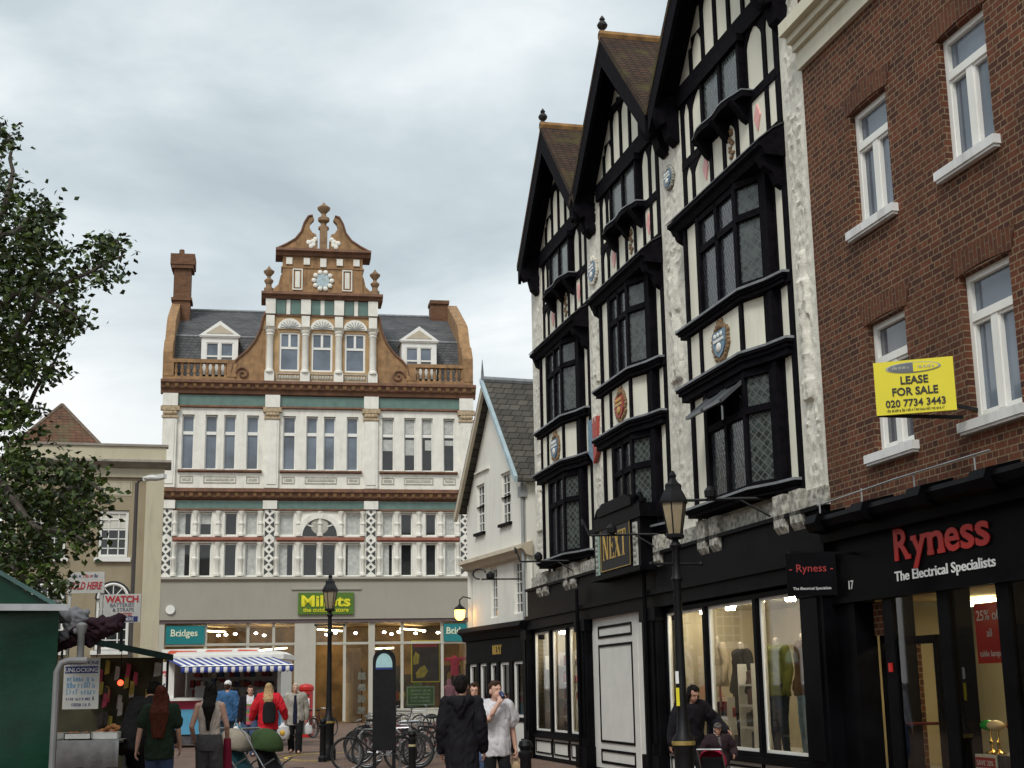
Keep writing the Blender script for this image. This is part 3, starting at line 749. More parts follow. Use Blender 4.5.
# ------------------------------------------------------------------ red brick building
bb_ = FN.thing('brick_building', 'red brick building with white sash windows over a black electrical shop', 'building')
wins = [(1.55, 2.47, 6.98, 8.50), (3.66, 4.58, 6.98, 8.50), (1.62, 2.52, 4.17, 5.76), (3.70, 4.62, 4.17, 5.76), (5.8, 6.72, 6.98, 8.50), (5.8, 6.72, 4.17, 5.76)]
b = MB(); b.wall(.335, 9, 3.55, 13, wins, -.03, .24)
b.quad((.335, -.03, 3.55), (.335, 8, 3.55), (.335, 8, 13), (.335, -.03, 13)); b.quad((9, -.03, 0), (9, 8, 0), (9, 8, 13), (9, -.03, 13)); b.quad((.335, -.03, 13), (9, -.03, 13), (9, 8, 13), (.335, 8, 13)); b.quad((.335, 8, 0), (9, 8, 0), (9, 8, 13), (.335, 8, 13))
b.build('wall', BRICK, bb_)
for (x0, x1, z0, z1) in wins:
    a = MB(); n = 7; cx = (x0 + x1) / 2
    pts = [(x0 - .06 + (x1 - x0 + .12) * k / n, z1 - .0 + .035 * math.sin(math.pi * k / n)) for k in range(n + 1)]
    a.prism(pts + [(x1 + .16, z1 + .24), (cx, z1 + .29), (x0 - .16, z1 + .24)], -.042, .02); a.build('brick_arch', ARCHB, bb_)
    f = MB(); zt = z1 - (z1 - z0) * .29
    f.frame(x0, x1, z0 + .02, z1, .07, .05, .2); f.box(x0 + .07, x1 - .07, .035, .19, zt - .05, zt + .04); f.box(cx - .06, cx + .06, .045, .19, z0 + .09, zt - .05)
    for (p, q) in ((x0 + .06, cx - .055), (cx + .055, x1 - .06)): f.frame(p, q, z0 + .09, zt - .05, .035, .06, .13)
    fo = f.build('window', WHITEP, bb_)
    gl = MB(); gl.box(x0 + .04, x1 - .04, .10, .11, z0 + .04, z1 - .03); gl.build('pane', PANE if rnd.random() < .5 else pane_mat('grey_window_glass', (.10, .105, .12), .05, .5, .7), fo)
    s_ = MB(); s_.box(x0 - .15, x1 + .10, -.12, .2, z0 - .08, z0 + .02); s_.box(x0 - .13, x1 + .08, -.10, .0, z0 - .11, z0 - .08); s_.build('sill', SILLW, fo)
b = MB(); b.box(.33, 9, -.10, .0, 9.66, 9.92); b.box(.33, 9, -.16, .0, 9.92, 10.02); b.box(.33, 9, -.24, .0, 10.02, 10.12); b.box(.33, 9, -.34, .0, 10.12, 10.30); b.build('cornice', mat('cream_stone', (.66, .62, .48), .7, .06, 1.5, dirt=(.4, .36, .27), dirt_amt=.3), bb_)
b = MB(); b.extx([(0, 3.62), (-.34, 3.56), (-.38, 3.50), (-.34, 3.42), (-.2, 3.38), (-.18, 3.26), (0, 3.26)], .32, 9)
for x in (.45, 1.65, 2.95, 4.2, 5.5): b.extx([(0, 3.68), (-.42, 3.58), (-.46, 3.48), (-.40, 3.38), (-.2, 3.36), (0, 3.36)], x, x + .3)
b.box(.32, 9, -.05, .4, 2.54, 3.26); b.box(.32, 9, -.08, .0, 2.50, 2.56); b.build('shop_fascia', SHOPBLACK, bb_)
b = MB(); b.tube([(.6, -.33, 3.70), (2.6, -.36, 3.74), (4.5, -.36, 3.75)], .012, 5)
for x in (.7, 1.8, 3, 4.2): b.tube([(x, -.35, 3.56), (x, -.35, 3.75)], .01, 5)
b.build('conduit', STEEL, bb_)
for (x0, x1) in ((.34, .62), (.62, .80), (1.50, 1.72), (2.72, 2.93), (3.86, 4.08), (5.3, 5.6), (7.0, 7.25), (8.7, 9.0)):
    b = MB(); b.box(x0, x1, -.03, .25, 0, 2.54); b.build('shop_pilaster', SHOPBLACK, bb_)
# lettering on the fascia: slab serifs are added to the plain font
lt = MB()
x_ = 1.95
for ch, wd, serifs in (('R', .36, ((0, 0, .16), (0, 1, .1), (.66, 0, .34))), ('y', .33, ((0, 1, .36), (.64, 1, .36))), ('n', .33, ((-.04, 0, .40), (.6, 0, .44), (-.06, 1, .16))), ('e', .29, ()), ('s', .26, ()), ('s', .26, ())):
    q = MB(); text_mb(q, ch, 0, -.066, 2.905, .50, .012, 0, align='LEFT', bold=.011)
    a0 = min(v[0] for v in q.v); a1 = max(v[0] for v in q.v); zt = max(v[2] for v in q.v)
    q.v = [(x_ + (v[0] - a0) * wd / (a1 - a0), v[1], v[2]) for v in q.v]
    lt.add(q.v, q.f)
    for (fx, top, fw) in serifs:
        z_ = zt - .05 if top else 2.895
        lt.box(x_ + fx * wd, x_ + (fx + fw) * wd, -.0735, -.06, z_, z_ + .05)
    x_ += wd + .025
lt.build('shop_lettering', REDSIGN, bb_)
lt = MB(); text_mb(lt, 'The Electrical Specialists', 2.82, -.058, 2.67, .155, .008, 0, bold=.002); 
a0 = min(v[0] for v in lt.v); a1 = max(v[0] for v in lt.v); lt.v = [(1.90 + (v[0] - a0) * 2.05 / (a1 - a0), v[1], v[2]) for v in lt.v]
text_mb(lt, '17', .80, -.058, 2.66, .15, .008, 0)
lt.build('shop_subtitle_lettering', WHITES, bb_)
# interior and glass of the electrical shop
b = MB(); b.quad((.6, 2.6, 0), (9, 2.6, 0), (9, 2.6, 2.6), (.6, 2.6, 2.6)); b.quad((.6, .3, 2.53), (9, .3, 2.53), (9, 2.6, 2.53), (.6, 2.6, 2.53)); b.build('shop_room', mat('yellow_shop_wall', (.36, .25, .09), .8, .25, 1.2), bb_)
b = MB(); b.quad((.6, .0, .01), (9, .0, .01), (9, 2.6, .01), (.6, 2.6, .01)); b.build('shop_floor', SHOPFLOOR, bb_)
b = MB()
for k in range(6): b.box(1.7, 4.9, 2.50, 2.59, 1.52 + k * .16, 1.535 + k * .16)
for k in range(5):
    for j in range(6): b.box(2.45 + k * .36, 2.70 + k * .36, 2.42, 2.58, .5 + j * .3, .72 + j * .3)
b.build('wall_shelf', mat('dark_goods', (.05, .045, .05), .6, .9, 7), bb_)
b = MB()
for x in (.9, 2.1, 3.3, 4.7): b.box(x, x + .7, 1.3, 1.5, 2.44, 2.5)
b.build('ceiling_light', LAMPT, bb_)
b = MB(); b.wall(.80, 1.5, 0, 2.5, [(.84, 1.46, .1, 2.02)], .28, .06); b.build('entrance_frame', SHOPBLACK, bb_)
b = MB(); b.box(.8, 1.2, .5, .6, 0, 2.02); b.build('inner_brick', BRICK, bb_)
b = MB(); b.box(.8, 1.5, .22, .3, 2.1, 2.5); b.build('brick_transom', BRICK, bb_)
for (x0, x1) in ((1.72, 2.72), (2.93, 3.86), (4.08, 5.3), (5.6, 7.0), (7.25, 8.7)):
    b = MB(); b.quad((x0, .0, .5 if x0 > 2 else .06), (x1, .0, .5 if x0 > 2 else .06), (x1, .0, 2.5), (x0, .0, 2.5)); b.build('pane', CLEAR, bb_)
    if x0 > 2: b = MB(); b.box(x0, x1, -.06, .1, 0, .5); b.build('stall_riser', SHOPBLACK, bb_); b = MB(); b.box(x0, x1, .12, .7, .45, .5); b.build('display_shelf', mat('dark_goods', (.05, .045, .05)), bb_)
b = MB(); b.frame(1.74, 2.50, .02, 2.05, .09, .06, .12); do = b.build('glazed_door', SHOPBLACK, bb_)
b = MB(); b.tube([(1.74, .04, 1.08), (2.42, .04, 1.10)], .016, 8); b.build('push_bar', mat('dark_red_bar', (.16, .008, .008), .5), do)
b = MB(); b.box(1.60, 1.65, -.06, -.03, 1.66, 1.76); b.build('alarm_box', RED, bb_)
t = FN.thing('sale_poster', 'red window poster with white 25% offer lettering inside the electrical shop', 'poster', 3.42, .14, 1.72)
b = MB(); b.box(-.26, .26, 0, .01, 0, .62); b.build('poster_sheet', RED, t)
b = MB(); text_mb(b, '25% off', 0, -.004, .44, .15, .004); text_mb(b, 'all', 0, -.004, .27, .12, .004); text_mb(b, 'table lamps', 0, -.004, .07, .09, .004); b.build('lettering', WHITES, t)
t = FN.thing('save_card', 'white card with a red SAVE 20% band under the desk lamps', 'card', 2.88 + .3, .12, .5)
b = MB(); b.box(-.2, .2, 0, .012, 0, .30); b.build('card_sheet', OFFWHITE, t)
b = MB(); b.box(-.19, .17, -.004, 0, .17, .27); b.build('red_band', RED, t)
b = MB(); text_mb(b, 'SAVE 20%', -.01, -.007, .19, .075, .004); b.build('lettering', WHITES, t)
for (x, y, cm, lab) in ((3.02, .30, mat('green_lamp_glass', (.03, .42, .07), .15), 'small banker desk lamp with a green glass shade in the electrical shop window'), (3.22, .26, mat('cream_lamp_glass', (.78, .62, .42), .2), 'small banker desk lamp with a cream shade in the electrical shop window'), (3.42, .36, mat('orange_lamp_glass', (.6, .10, .02), .2), 'small desk lamp with an orange shade in the electrical shop window')):
    t = FN.thing('desk_lamp', lab, 'desk lamp', x, y, .80, group='desk lamps in the electrical shop window')
    b = MB(); b.lathe((0, 0, 0), [(.07, 0), (.07, .015), (.03, .03), (.014, .05), (.014, .1), (.025, .12), (.012, .14), (.012, .26)], 12); b.build('base', mat('polished_brass', (.75, .52, .16), .2, .1, 5, metal=1), t)
    b = MB(); b.ball((0, -.02, .29), (.13, .075, .055), 14, 8); b.build('lamp_shade', cm, t)
b = MB(); b.box(2.95, 3.6, .14, .6, .5, .8); b.build('display_plinth', mat('dark_goods', (.05, .045, .05)), bb_)

# boards hung off the two right hand buildings
t = thing('estate_agent_board', 'yellow LEASE FOR SALE board projecting from the red brick wall', 'sign', FN.w(3.86, -.75, 4.23), R(-20.0))
t.scale = (.86, 1, .9)
b = MB(); b.box(-.46, .46, -.02, .02, 0, .62); b.build('board', YELLOW, t)
b = MB(); text_mb(b, 'LEASE', 0, -.026, .345, .125, .004, bold=.003); text_mb(b, 'FOR SALE', 0, -.026, .215, .125, .004, bold=.003); text_mb(b, '020 7734 3443', 0, -.026, .085, .115, .004, bold=.002)
illegible(b, -.34, .34, .03, .03, -.026); b.build('lettering', INK, t)
b = MB(); ell = [(.32 * math.cos(2 * math.pi * k / 28), .53 + .062 * math.sin(2 * math.pi * k / 28)) for k in range(28)]
b.prism(ell, -.026, -.018); lo = b.build('logo_ellipse', mat('logo_grey', (.34, .36, .36), .5), t)
b = MB(); b.prism([(x * .92, .53 + (z - .53) * .86) for x, z in ell if x <= 0.001], -.031, -.024); b.build('logo_half', mat('logo_dark_grey', (.14, .15, .16), .5), lo)
b = MB(); b.prism([(x * .92, .53 + (z - .53) * .86) for x, z in ell if x >= -0.001], -.032, -.024); b.build('logo_half', YELLOW, lo)
b = MB(); illegible(b, -.24, -.05, .515, .035, -.034); illegible(b, .05, .24, .515, .035, -.036); b.build('logo_lettering', mat('pale_logo_letters', (.5, .5, .42), .5), lo)
b = MB(); b.bar((-.46, .0, .01), (.5, .5, .01), .03, .04); b.bar((.3, .02, .1), (.75, .7, .1), .03, .04); b.build('bracket', IRON, t)
t = thing('hanging_sign', 'small black hanging sign with dim red name, beside the black shop pilaster', 'sign', FN.w(1.12, -.72, 2.56), R(-10))
b = MB(); b.box(-.29, .29, -.03, .03, 0, .50); b.build('board', SHOPBLACK, t)
b = MB(); text_mb(b, '- Ryness -', 0, -.035, .28, .13, .006); b.build('red_lettering', mat('dull_red_letters', (.33, .02, .018), .5), t)
b = MB(); text_mb(b, 'The Electrical Specialists', 0, -.035, .07, .045, .004); b.build('white_lettering', WHITES, t)
b = MB(); b.bar((-.25, 0, .52), (.6, .45, .52), .03, .03); b.build('bracket', IRON, t)

# ------------------------------------------------------------------ white gabled house
FH = Frame(.480, 32.284, math.atan2(-.9406, .3396))
hb = FH.thing('gabled_house', 'narrow white rendered house with a steep slate roof and dark ground floor shop', 'house')
hw_ = [(-4.30, -3.64, 5.47, 6.72), (-2.36, -1.62, 5.49, 6.75), (-3.62, -3.08, 3.27, 4.53), (-1.86, -1.24, 3.28, 4.53)]
AX, AZ, LX, LZ, RX_, RZ = -2.85, 9.15, -5.22, 6.15, -.52, 6.35
b = MB(); b.wall(-5.12, -.62, 4.80, 6.15, [(h[0], h[1], h[2], 6.15) for h in hw_[:2]], .0, .14)
b.wall(-4.66, -1.0, 6.15, 6.78, [(h[0], h[1], 6.15, h[3]) for h in hw_[:2]], .0, .14)
b.prism([(-4.66, 6.78), (-1.0, 6.78), (AX, AZ - .04)], .0, .2); b.prism([(-5.12, 6.15), (-4.66, 6.15), (-4.66, 6.78)], .0, .2); b.prism([(-.62, 6.15), (-1.0, 6.15), (-1.0, 6.78), (-.62, 6.40)], .0, .2)
b.wall(-5.05, -.55, 2.9, 4.62, hw_[2:], .12, .12)
b.quad((-.6, .0, 0), (-.6, 8, 0), (-.6, 8, 6.5), (-.6, .0, 6.5)); b.quad((-5.1, .0, 0), (-5.1, 8, 0), (-5.1, 8, 6.3), (-5.1, 0, 6.3))
b.quad((-5.1, .9, 0), (-.6, .9, 0), (-.6, .9, 3), (-5.1, .9, 3))
b.build('wall', HOUSEW, hb)
rf = MB()
for (ex, ez) in ((LX - .1, LZ - .05), (RX_ + .12, RZ - .08)):
    rf.prism([(ex, ez), (AX, AZ), (AX, AZ + .10), (ex, ez + .10)], -.28, 8)
ro = rf.build('roof', STONESLATE, hb)
b = MB(); b.tube([(AX, -.28, AZ + .1), (AX, 8, AZ + .1)], .09, 8); b.tube([(AX, -.28, AZ + .1), (AX, -.28, AZ + .62)], [.05, .008], 6); b.build('ridge', LEADCAP, ro)
b = MB(); b.prism([(RX_ + .12, RZ - .08), (AX, AZ), (AX, AZ + .12), (RX_ + .14, RZ + .06)], -.36, -.27); b.build('lead_verge', mat('blue_lead', (.36, .46, .50), .6, .15, 4), ro)
b = MB(); b.prism([(LX - .12, LZ - .1), (AX, AZ - .06), (AX, AZ - .22), (LX - .05, LZ - .26)], -.30, -.22); b.build('barge_board', mat('stone_coloured_board', (.50, .43, .32), .7, .1, 3), hb)
b = MB(); b.extx([(.12, 4.92), (-.16, 4.84), (-.18, 4.74), (-.1, 4.70), (-.04, 4.60), (.12, 4.56)], -5.3, -.5); b.build('jetty_cornice', mat('stone_coloured_board', (.50, .43, .32)), hb)
for (x0, x1, z0, z1) in hw_:
    yb = .02 if z0 > 5 else .14
    f = MB(); f.frame(x0, x1, z0, z1, .05, yb + .04, yb + .10)
    for k in (1, 2): f.box(x0 + (x1 - x0) * k / 3 - .012, x0 + (x1 - x0) * k / 3 + .012, yb + .05, yb + .09, z0 + .05, z1 - .05)
    for k in (1, 2, 3, 4): f.box(x0 + .05, x1 - .05, yb + .05, yb + .09, z0 + (z1 - z0) * k / 5 - (.025 if k == 2 else .012), z0 + (z1 - z0) * k / 5 + .012)
    fo = f.build('window', WHITEP, hb)
    gl = MB(); gl.box(x0 + .03, x1 - .03, yb + .07, yb + .08, z0 + .03, z1 - .03); gl.build('pane', PANED, fo)
    if z0 > 5:
        s_ = MB(); s_.box(x0 - .06, x1 + .06, -.08, .1, z0 - .07, z0); s_.build('sill', SHOPBLACK, fo)
b = MB(); b.tube([(-.66, -.06, 6.3), (-.66, -.06, 3.1)], .045, 8); b.box(-.76, -.56, -.14, .02, 5.95, 6.2); b.build('downpipe', GREYP, hb)
b = MB(); b.box(-4.3, -3.2, -.06, .0, 7.02, 7.06); b.build('string_moulding', HOUSEW, hb)
b = MB(); b.extx([(.1, 3.12), (-.24, 3.06), (-.28, 2.96), (-.16, 2.88), (-.12, 2.74), (.1, 2.7)], -5.2, -.45)
b.box(-5.1, -.5, -.06, .1, 2.16, 2.72)
for (x0, x1) in ((-5.1, -4.86), (-2.66, -2.46), (-1.74, -1.50), (-.78, -.5), (-3.42, -3.2), (-4.2, -4.0)): b.box(x0, x1, -.08, .12, .0, 2.18)
b.box(-2.5, -.7, -.06, .06, .78, .88); b.box(-5.0, -2.5, -.06, .06, 0, .3); b.build('shop_front', SHOPBLACK, hb)
lt = MB(); serif_text(lt, -2.95, 2.36, .22, -.078, -.06); lt.build('gold_lettering', GOLD, hb)
b = MB(); b.box(-2.46, -.78, -.04, .06, .08, .78); b.build('stall_riser', OFFWHITE, hb)
for (x0, x1) in ((-2.46, -1.74), (-1.50, -.78), (-3.2, -2.66), (-4.0, -3.42), (-4.86, -4.2)):
    b = MB(); b.frame(x0, x1, .88, 2.16, .06, -.03, .04); fo = b.build('shop_window', WHITEP, hb)
    b = MB(); b.quad((x0, .01, .88), (x1, .01, .88), (x1, .01, 2.16), (x0, .01, 2.16)); b.build('pane', CLEAR, fo)
b = MB(); r2 = random.Random(5)
for k in range(26): b.box(-2.4 + r2.random() * 1.6, -2.35 + r2.random() * 1.75, .5, .6, .9 + r2.random() * .9, 1.0 + r2.random() * 1.0)
b.build('window_display', mat('display_goods', (.20, .19, .17), .7, .8, 5), hb)
t = FH.thing('wall_lantern', 'lit orange wall lantern on the dark shopfront corner of the white house', 'lantern', -4.86, -.15, 3.30)
b = MB(); b.tube([(0, .15, .55), (-.1, -.02, .60), (-.16, -.1, .52), (-.16, -.1, .40)], .018, 6); b.lathe((-.16, -.1, .26), [(.17, 0), (.13, .06), (.05, .12), (.02, .16)], 10); b.build('bracket', IRON, t)
b = MB(); b.lathe((-.16, -.1, 0), [(.06, 0), (.12, .06), (.14, .26)], 10); b.build('glowing_glass', LAMPO, t)
for i, (x, z, lab) in enumerate(((-4.6, 3.55, 'curled black iron arm lamp projecting from the white house above its dark shopfront'),)):
    t = FH.thing('bracket_lamp', lab, 'lamp', -.9, -.05, 4.05)
    b = MB(); b.tube([(0, 0, 0), (-.2, -.9, 0)], .02, 6); b.tube([(-.2 - .12 * math.sin(a_), -.9 - .12 * math.sin(a_) - .05, .12 - .12 * math.cos(a_)) for a_ in [k * .5 for k in range(10)]], .02, 6); b.build('bracket', IRON, t)
    b = MB(); b.lathe((-.15, -.7, .0), [(.05, 0), (.10, .03), (.10, .12), (.03, .18)], 10); b.build('lamp_head', IRON, t)

# ------------------------------------------------------------------ tall victorian shop building closing the street
FM = Frame(-9.776, 70.0, R(10))
mb_ = FM.thing('victorian_building', 'tall white and terracotta shop building with an ornate central gable and slate roof', 'building')
f2 = [(-6.86, -6.26), (-5.72, -5.12), (-4.80, -4.21), (-3.68, -3.08), (-1.87, -1.24), (-.71, -.13), (.17, .76), (1.33, 1.92), (3.12, 3.75), (4.26, 4.85), (5.16, 5.74), (6.29, 6.88)]
f1 = [(-6.98, -6.24), (-5.87, -5.26), (-4.64, -4.03), (-3.63, -3.03), (-2.01, -1.24), (-.79, -.06), (.14, .85), (1.31, 2.09), (3.17, 3.72), (4.09, 4.68), (5.35, 5.91), (6.33, 6.90)]
f1u = [h for i, h in enumerate(f1) if i not in (5, 6)]
b = MB()
b.wall(-7.8, 7.8, 11.5, 15.64, [(a, c, 12.45, 15.22) for a, c in f2], 0, .28)
b.wall(-7.8, 7.8, 7.05, 8.90, [(a, c, 7.12, 8.78) for a, c in f1], 0, .28)
b.wall(-7.8, 7.8, 8.90, 10.46, [(a, c, 9.14, 10.32) for a, c in f1u], 0, .28)
b.quad((-7.8, 0, 0), (-7.8, 12, 0), (-7.8, 12, 18), (-7.8, 0, 18)); b.quad((7.8, 0, 0), (7.8, 12, 0), (7.8, 12, 18), (7.8, 0, 18)); b.quad((-7.8, 12, 0), (7.8, 12, 0), (7.8, 12, 18), (-7.8, 12, 18))
b.quad((-7.8, 0, 15.6), (7.8, 0, 15.6), (7.8, 0, 17), (-7.8, 0, 17)); b.quad((-7.8, 0.0, 10.4), (7.8, 0.0, 10.4), (7.8, 0.0, 11.5), (-7.8, 0.0, 11.5))
b.build('wall', FAIENCE, mb_)
for (x0, x1) in ((-7.8, -7.12), (-2.76, -2.08), (2.22, 2.90), (7.14, 7.8)):
    b = MB(); b.box(x0, x1, -.16, 0, 11.52, 15.0); b.box(x0 + .1, x1 - .1, -.20, -.16, 11.7, 14.9); b.box(x0 - .03, x1 + .03, -.25, 0, 15.62, 16.25); b.build('pilaster', FAIENCE, mb_)
    b = MB(); b.box(x0 - .06, x1 + .06, -.22, 0, 15.02, 15.14); b.box(x0 - .12, x1 + .12, -.26, 0, 15.38, 15.60)
    for k in range(4): b.ball((x0 + .1 + k * (x1 - x0 - .2) / 3, -.2, 15.26), (.12, .08, .12), 8, 6)
    b.build('capital', mat('stained_capital', (.42, .32, .2), .8, .4, 9), mb_)
b = MB(); b.box(-7.82, 7.82, -.06, 0.01, 15.68, 16.22); b.box(-7.82, 7.82, -.06, 0.01, 10.48, 10.86); b.build('green_tile_band', GREENT, mb_)
b = MB(); b.extx([(0, 16.95), (-.50, 16.92), (-.52, 16.78), (-.40, 16.70), (-.36, 16.52), (-.24, 16.44), (-.2, 16.28), (0, 16.22)], -7.95, 7.95)
b.extx([(0, 15.69), (-.12, 15.69), (-.14, 15.60), (0, 15.56)], -7.85, 7.85)
b.extx([(0, 11.52), (-.44, 11.44), (-.46, 11.28), (-.34, 11.2), (-.30, 11.02), (-.16, 10.94), (0, 10.88)], -7.9, 7.9)
b.extx([(0, 10.48), (-.1, 10.48), (-.12, 10.40), (0, 10.38)], -7.85, 7.85)
b.build('cornice', TERRAD, mb_)
b = MB()
for k in range(36): b.extx([(-.36, 16.7), (-.48, 16.72), (-.40, 16.56)], -7.7 + k * .44, -7.52 + k * .44)
for k in range(36): b.extx([(-.30, 11.2), (-.42, 11.22), (-.34, 11.06)], -7.7 + k * .44, -7.52 + k * .44)
b.build('cornice_brackets', TERRA, mb_)
for (a, c) in ((-7.0, -2.9), (-2.0, 2.1), (3.0, 7.0)):
    b = MB(); b.extx([(0, 12.44), (-.16, 12.42), (-.18, 12.34), (0, 12.28)], a, c); b.build('sill_course', TERRAD, mb_)
    b = MB()
    for (p, q) in ((a + .1, a + .75), (a + 1.25, c - 1.25), (c - .75, c - .1)): b.frame(p, q, 11.76, 12.12, .05, -.035, 0); b.box(p + .12, q - .12, -.025, 0, 11.88, 12.0)
    b.build('carved_panels', mat('grey_carving', (.42, .40, .34), .8, .3, 6), mb_)
def fwindow(parts, z0, z1, zt, y, blind, glass):
    f = MB()
    for a, c in parts:
        f.frame(a, c, z0, z1, .055, y, y + .08)
        if zt: f.box(a + .05, c - .05, y - .02, y + .08, zt, zt + .16)
    fo = f.build('window', WHITEP, mb_)
    g_ = MB()
    for a, c in parts: g_.box(a + .03, c - .03, y + .05, y + .06, z0 + .03, z1 - .03)
    g_.build('pane', glass, fo)
    if blind:
        n_ = MB()
        for i, (u0, u1, v0, v1) in enumerate(blind):
            a, c = parts[int(u0)]; w__ = c - a - .11
            n_.box(a + .055 + (u0 - int(u0)) * w__, a + .055 + (u1 - int(u0)) * w__, y + .035, y + .045, z0 + .05 + (z1 - z0 - .1) * v0, z0 + .05 + (z1 - z0 - .1) * v1)
        n_.build('blind', NET, fo)
fwindow(f2[:4], 12.46, 15.2, 14.22, .16, None, PANE)
fwindow(f2[4:8], 12.46, 15.2, 14.22, .16, None, PANE)
fwindow(f2[8:], 12.46, 15.2, 14.22, .16, [(0, .98, .38, .60), (0, .98, .72, .98), (1, 1.98, .30, .60), (1, 1.98, .72, .98), (2, 2.98, .72, .98), (2.3, 2.98, .4, .6), (3, 3.98, .5, .6), (3, 3.98, .72, .98)], PANED)
fwindow(f1[:4], 7.14, 8.76, None, .16, [(0, .62, 0, 1), (3, 3.1, 0, 1), (3.15, 3.99, 0, 1)], PANED)
fwindow(f1[4:8], 7.14, 8.76, None, .16, [(0, .6, 0, 1), (3.12, 3.99, 0, 1)], PANED)
fwindow(f1[8:], 7.14, 8.76, None, .16, [(0, .66, 0, 1), (3, 3.99, 0, 1)], PANED)
fwindow(f1u[:4], 9.16, 10.3, None, .16, [(0, .6, 0, 1), (1, 1.99, .5, 1), (3, 3.98, 0, 1)], PANED)
fwindow([f1u[4], f1u[5]], 9.16, 10.3, None, .16, [(0, .99, 0, 1), (1, 1.99, 0, 1)], PANED)
fwindow(f1u[6:], 9.16, 10.3, None, .16, [(0, .99, 0, 1), (3, 3.98, 0, 1)], PANED)
# arched light in the middle of the first floor
b = MB()
n = 18; o_ = [(.03 + 1.12 * math.cos(math.pi * k / n), 9.12 + 1.16 * math.sin(math.pi * k / n)) for k in range(n + 1)]; i_ = [(.03 + .86 * math.cos(math.pi * k / n), 9.12 + .88 * math.sin(math.pi * k / n)) for k in range(n + 1)]
for k in range(n): b.add([(o_[k][0], -.14, o_[k][1]), (o_[k + 1][0], -.14, o_[k + 1][1]), (i_[k + 1][0], -.14, i_[k + 1][1]), (i_[k][0], -.14, i_[k][1]), (o_[k][0], .02, o_[k][1]), (o_[k + 1][0], .02, o_[k + 1][1]), (i_[k + 1][0], .02, i_[k + 1][1]), (i_[k][0], .02, i_[k][1])], [(0, 1, 2, 3), (0, 4, 5, 1), (2, 6, 7, 3)])
for a_ in (40, 90, 140): b.bar((.03 + .45 * math.cos(R(a_)), -.06, 9.4 + .3 * math.sin(R(a_))), (.03 + .88 * math.cos(R(a_)), -.06, 9.12 + .9 * math.sin(R(a_))), .06, .06, (0, 1, 0))
ao = b.build('arched_window', FAIENCE, mb_)
b = MB(); b.prism(i_, -.03, .0); b.build('pane', PANED, ao)
b = MB(); b.prism([(.03 + .44 * math.cos(2 * math.pi * k / 20), 9.62 + .40 * math.sin(2 * math.pi * k / 20)) for k in range(20)], -.07, -.03); b.build('roundel', mat('grey_carving', (.42, .40, .34)), ao)
b = MB(); b.extx([(0, 9.08), (-.16, 9.05), (-.18, 8.92), (0, 8.84)], -7.1, -2.75); b.extx([(0, 9.08), (-.16, 9.05), (-.18, 8.92), (0, 8.84)], -2.1, 2.25); b.extx([(0, 9.08), (-.16, 9.05), (-.18, 8.92), (0, 8.84)], 2.9, 7.05); b.build('transom_band', mat('reddish_terracotta', (.27, .10, .065), .8, .2, 4), mb_)
# slim columns between the first floor lights
b = MB()
allx = [(f1[i][1] + f1[i + 1][0]) / 2 for i in range(11) if i not in (3, 7)] + [-7.06, -2.9, -2.1, 2.18, 3.0, 7.0]
for x in allx:
    wd = .12
    for z0, z1 in ((7.15, 8.8), (9.12, 10.36)):
        b.lathe((x, -.04, z0), [(wd * 1.3, 0), (wd * 1.3, .12), (wd * .8, .16), (wd * .8, (z1 - z0) * .45), (wd * 1.1, (z1 - z0) * .48), (wd * 1.1, (z1 - z0) * .54), (wd * .75, (z1 - z0) * .57), (wd * .7, z1 - z0 - .18), (wd * 1.3, z1 - z0 - .05), (wd * 1.3, z1 - z0)], 10)
b.build('colonnettes', FAIENCE, mb_)
DIAM = MATS.get('x') or None
for (x0, x1) in ((-7.7, -7.16), (-2.70, -2.20), (2.32, 2.84), (7.10, 7.62)):
    b = MB(); b.box(x0, x1, -.12, 0, 7.08, 10.42); b.box(x0 - .1, x1 + .1, -.2, 0, 10.46, 10.88); po = b.build('pilaster', FAIENCE, mb_)
    b = MB(); cx = (x0 + x1) / 2
    for z in [7.36 + .44 * k for k in range(4)] + [9.24 + .44 * k for k in range(3)]:
        for sg in (-1, 1): b.prism([(cx + sg * .23, z - .17), (cx + sg * .02, z), (cx + sg * .23, z + .17)], -.13, -.118)
        b.prism([(cx - .09, z + .22), (cx, z + .12), (cx + .09, z + .22), (cx, z + .32)], -.128, -.118)
    b.build('diamond_inlay', mat('dark_inlay_tile', (.055, .06, .055), .5, .3, 6), po)
# attic storey: parapet, balusters, dormers, roof
for (x0, x1, piers) in ((-7.85, -4.35, (-7.6, -4.5)), (4.45, 7.85, (7.6, 4.62))):
    b = MB(); b.box(x0, x1, -.12, .14, 16.95, 17.16); b.box(x0, x1, -.16, .18, 17.86, 18.05); 
    for p in piers: b.box(p - .24, p + .24, -.15, .17, 17.16, 17.86)
    po = b.build('parapet', TERRA, mb_)
    b = MB(); n = 9; a_, c_ = min(piers) + .35, max(piers) - .3
    for k in range(n): b.lathe((a_ + (c_ - a_) * k / (n - 1), 0, 17.16), [(.09, 0), (.09, .06), (.05, .12), (.11, .28), (.06, .5), (.09, .62), (.09, .70)], 8)
    b.build('balusters', TERRA, po)
b = MB()
b.extx([(.7, 17.0), (1.9, 19.75), (1.9, 19.6), (.9, 17.0)], -7.6, 7.4)
b.extx([(1.85, 19.70), (6.5, 22.35), (11.5, 19), (11.5, 18.8), (6.5, 22.1), (1.85, 19.45)], -7.6, 7.4)
ro = b.build('roof', SLATE, mb_)
b = MB(); b.tube([(-7.6, 1.88, 19.74), (7.4, 1.88, 19.74)], .06, 6); b.tube([(-7.6, 6.5, 22.37), (7.4, 6.5, 22.37)], .10, 6); b.build('lead_roll', LEADCAP, ro)
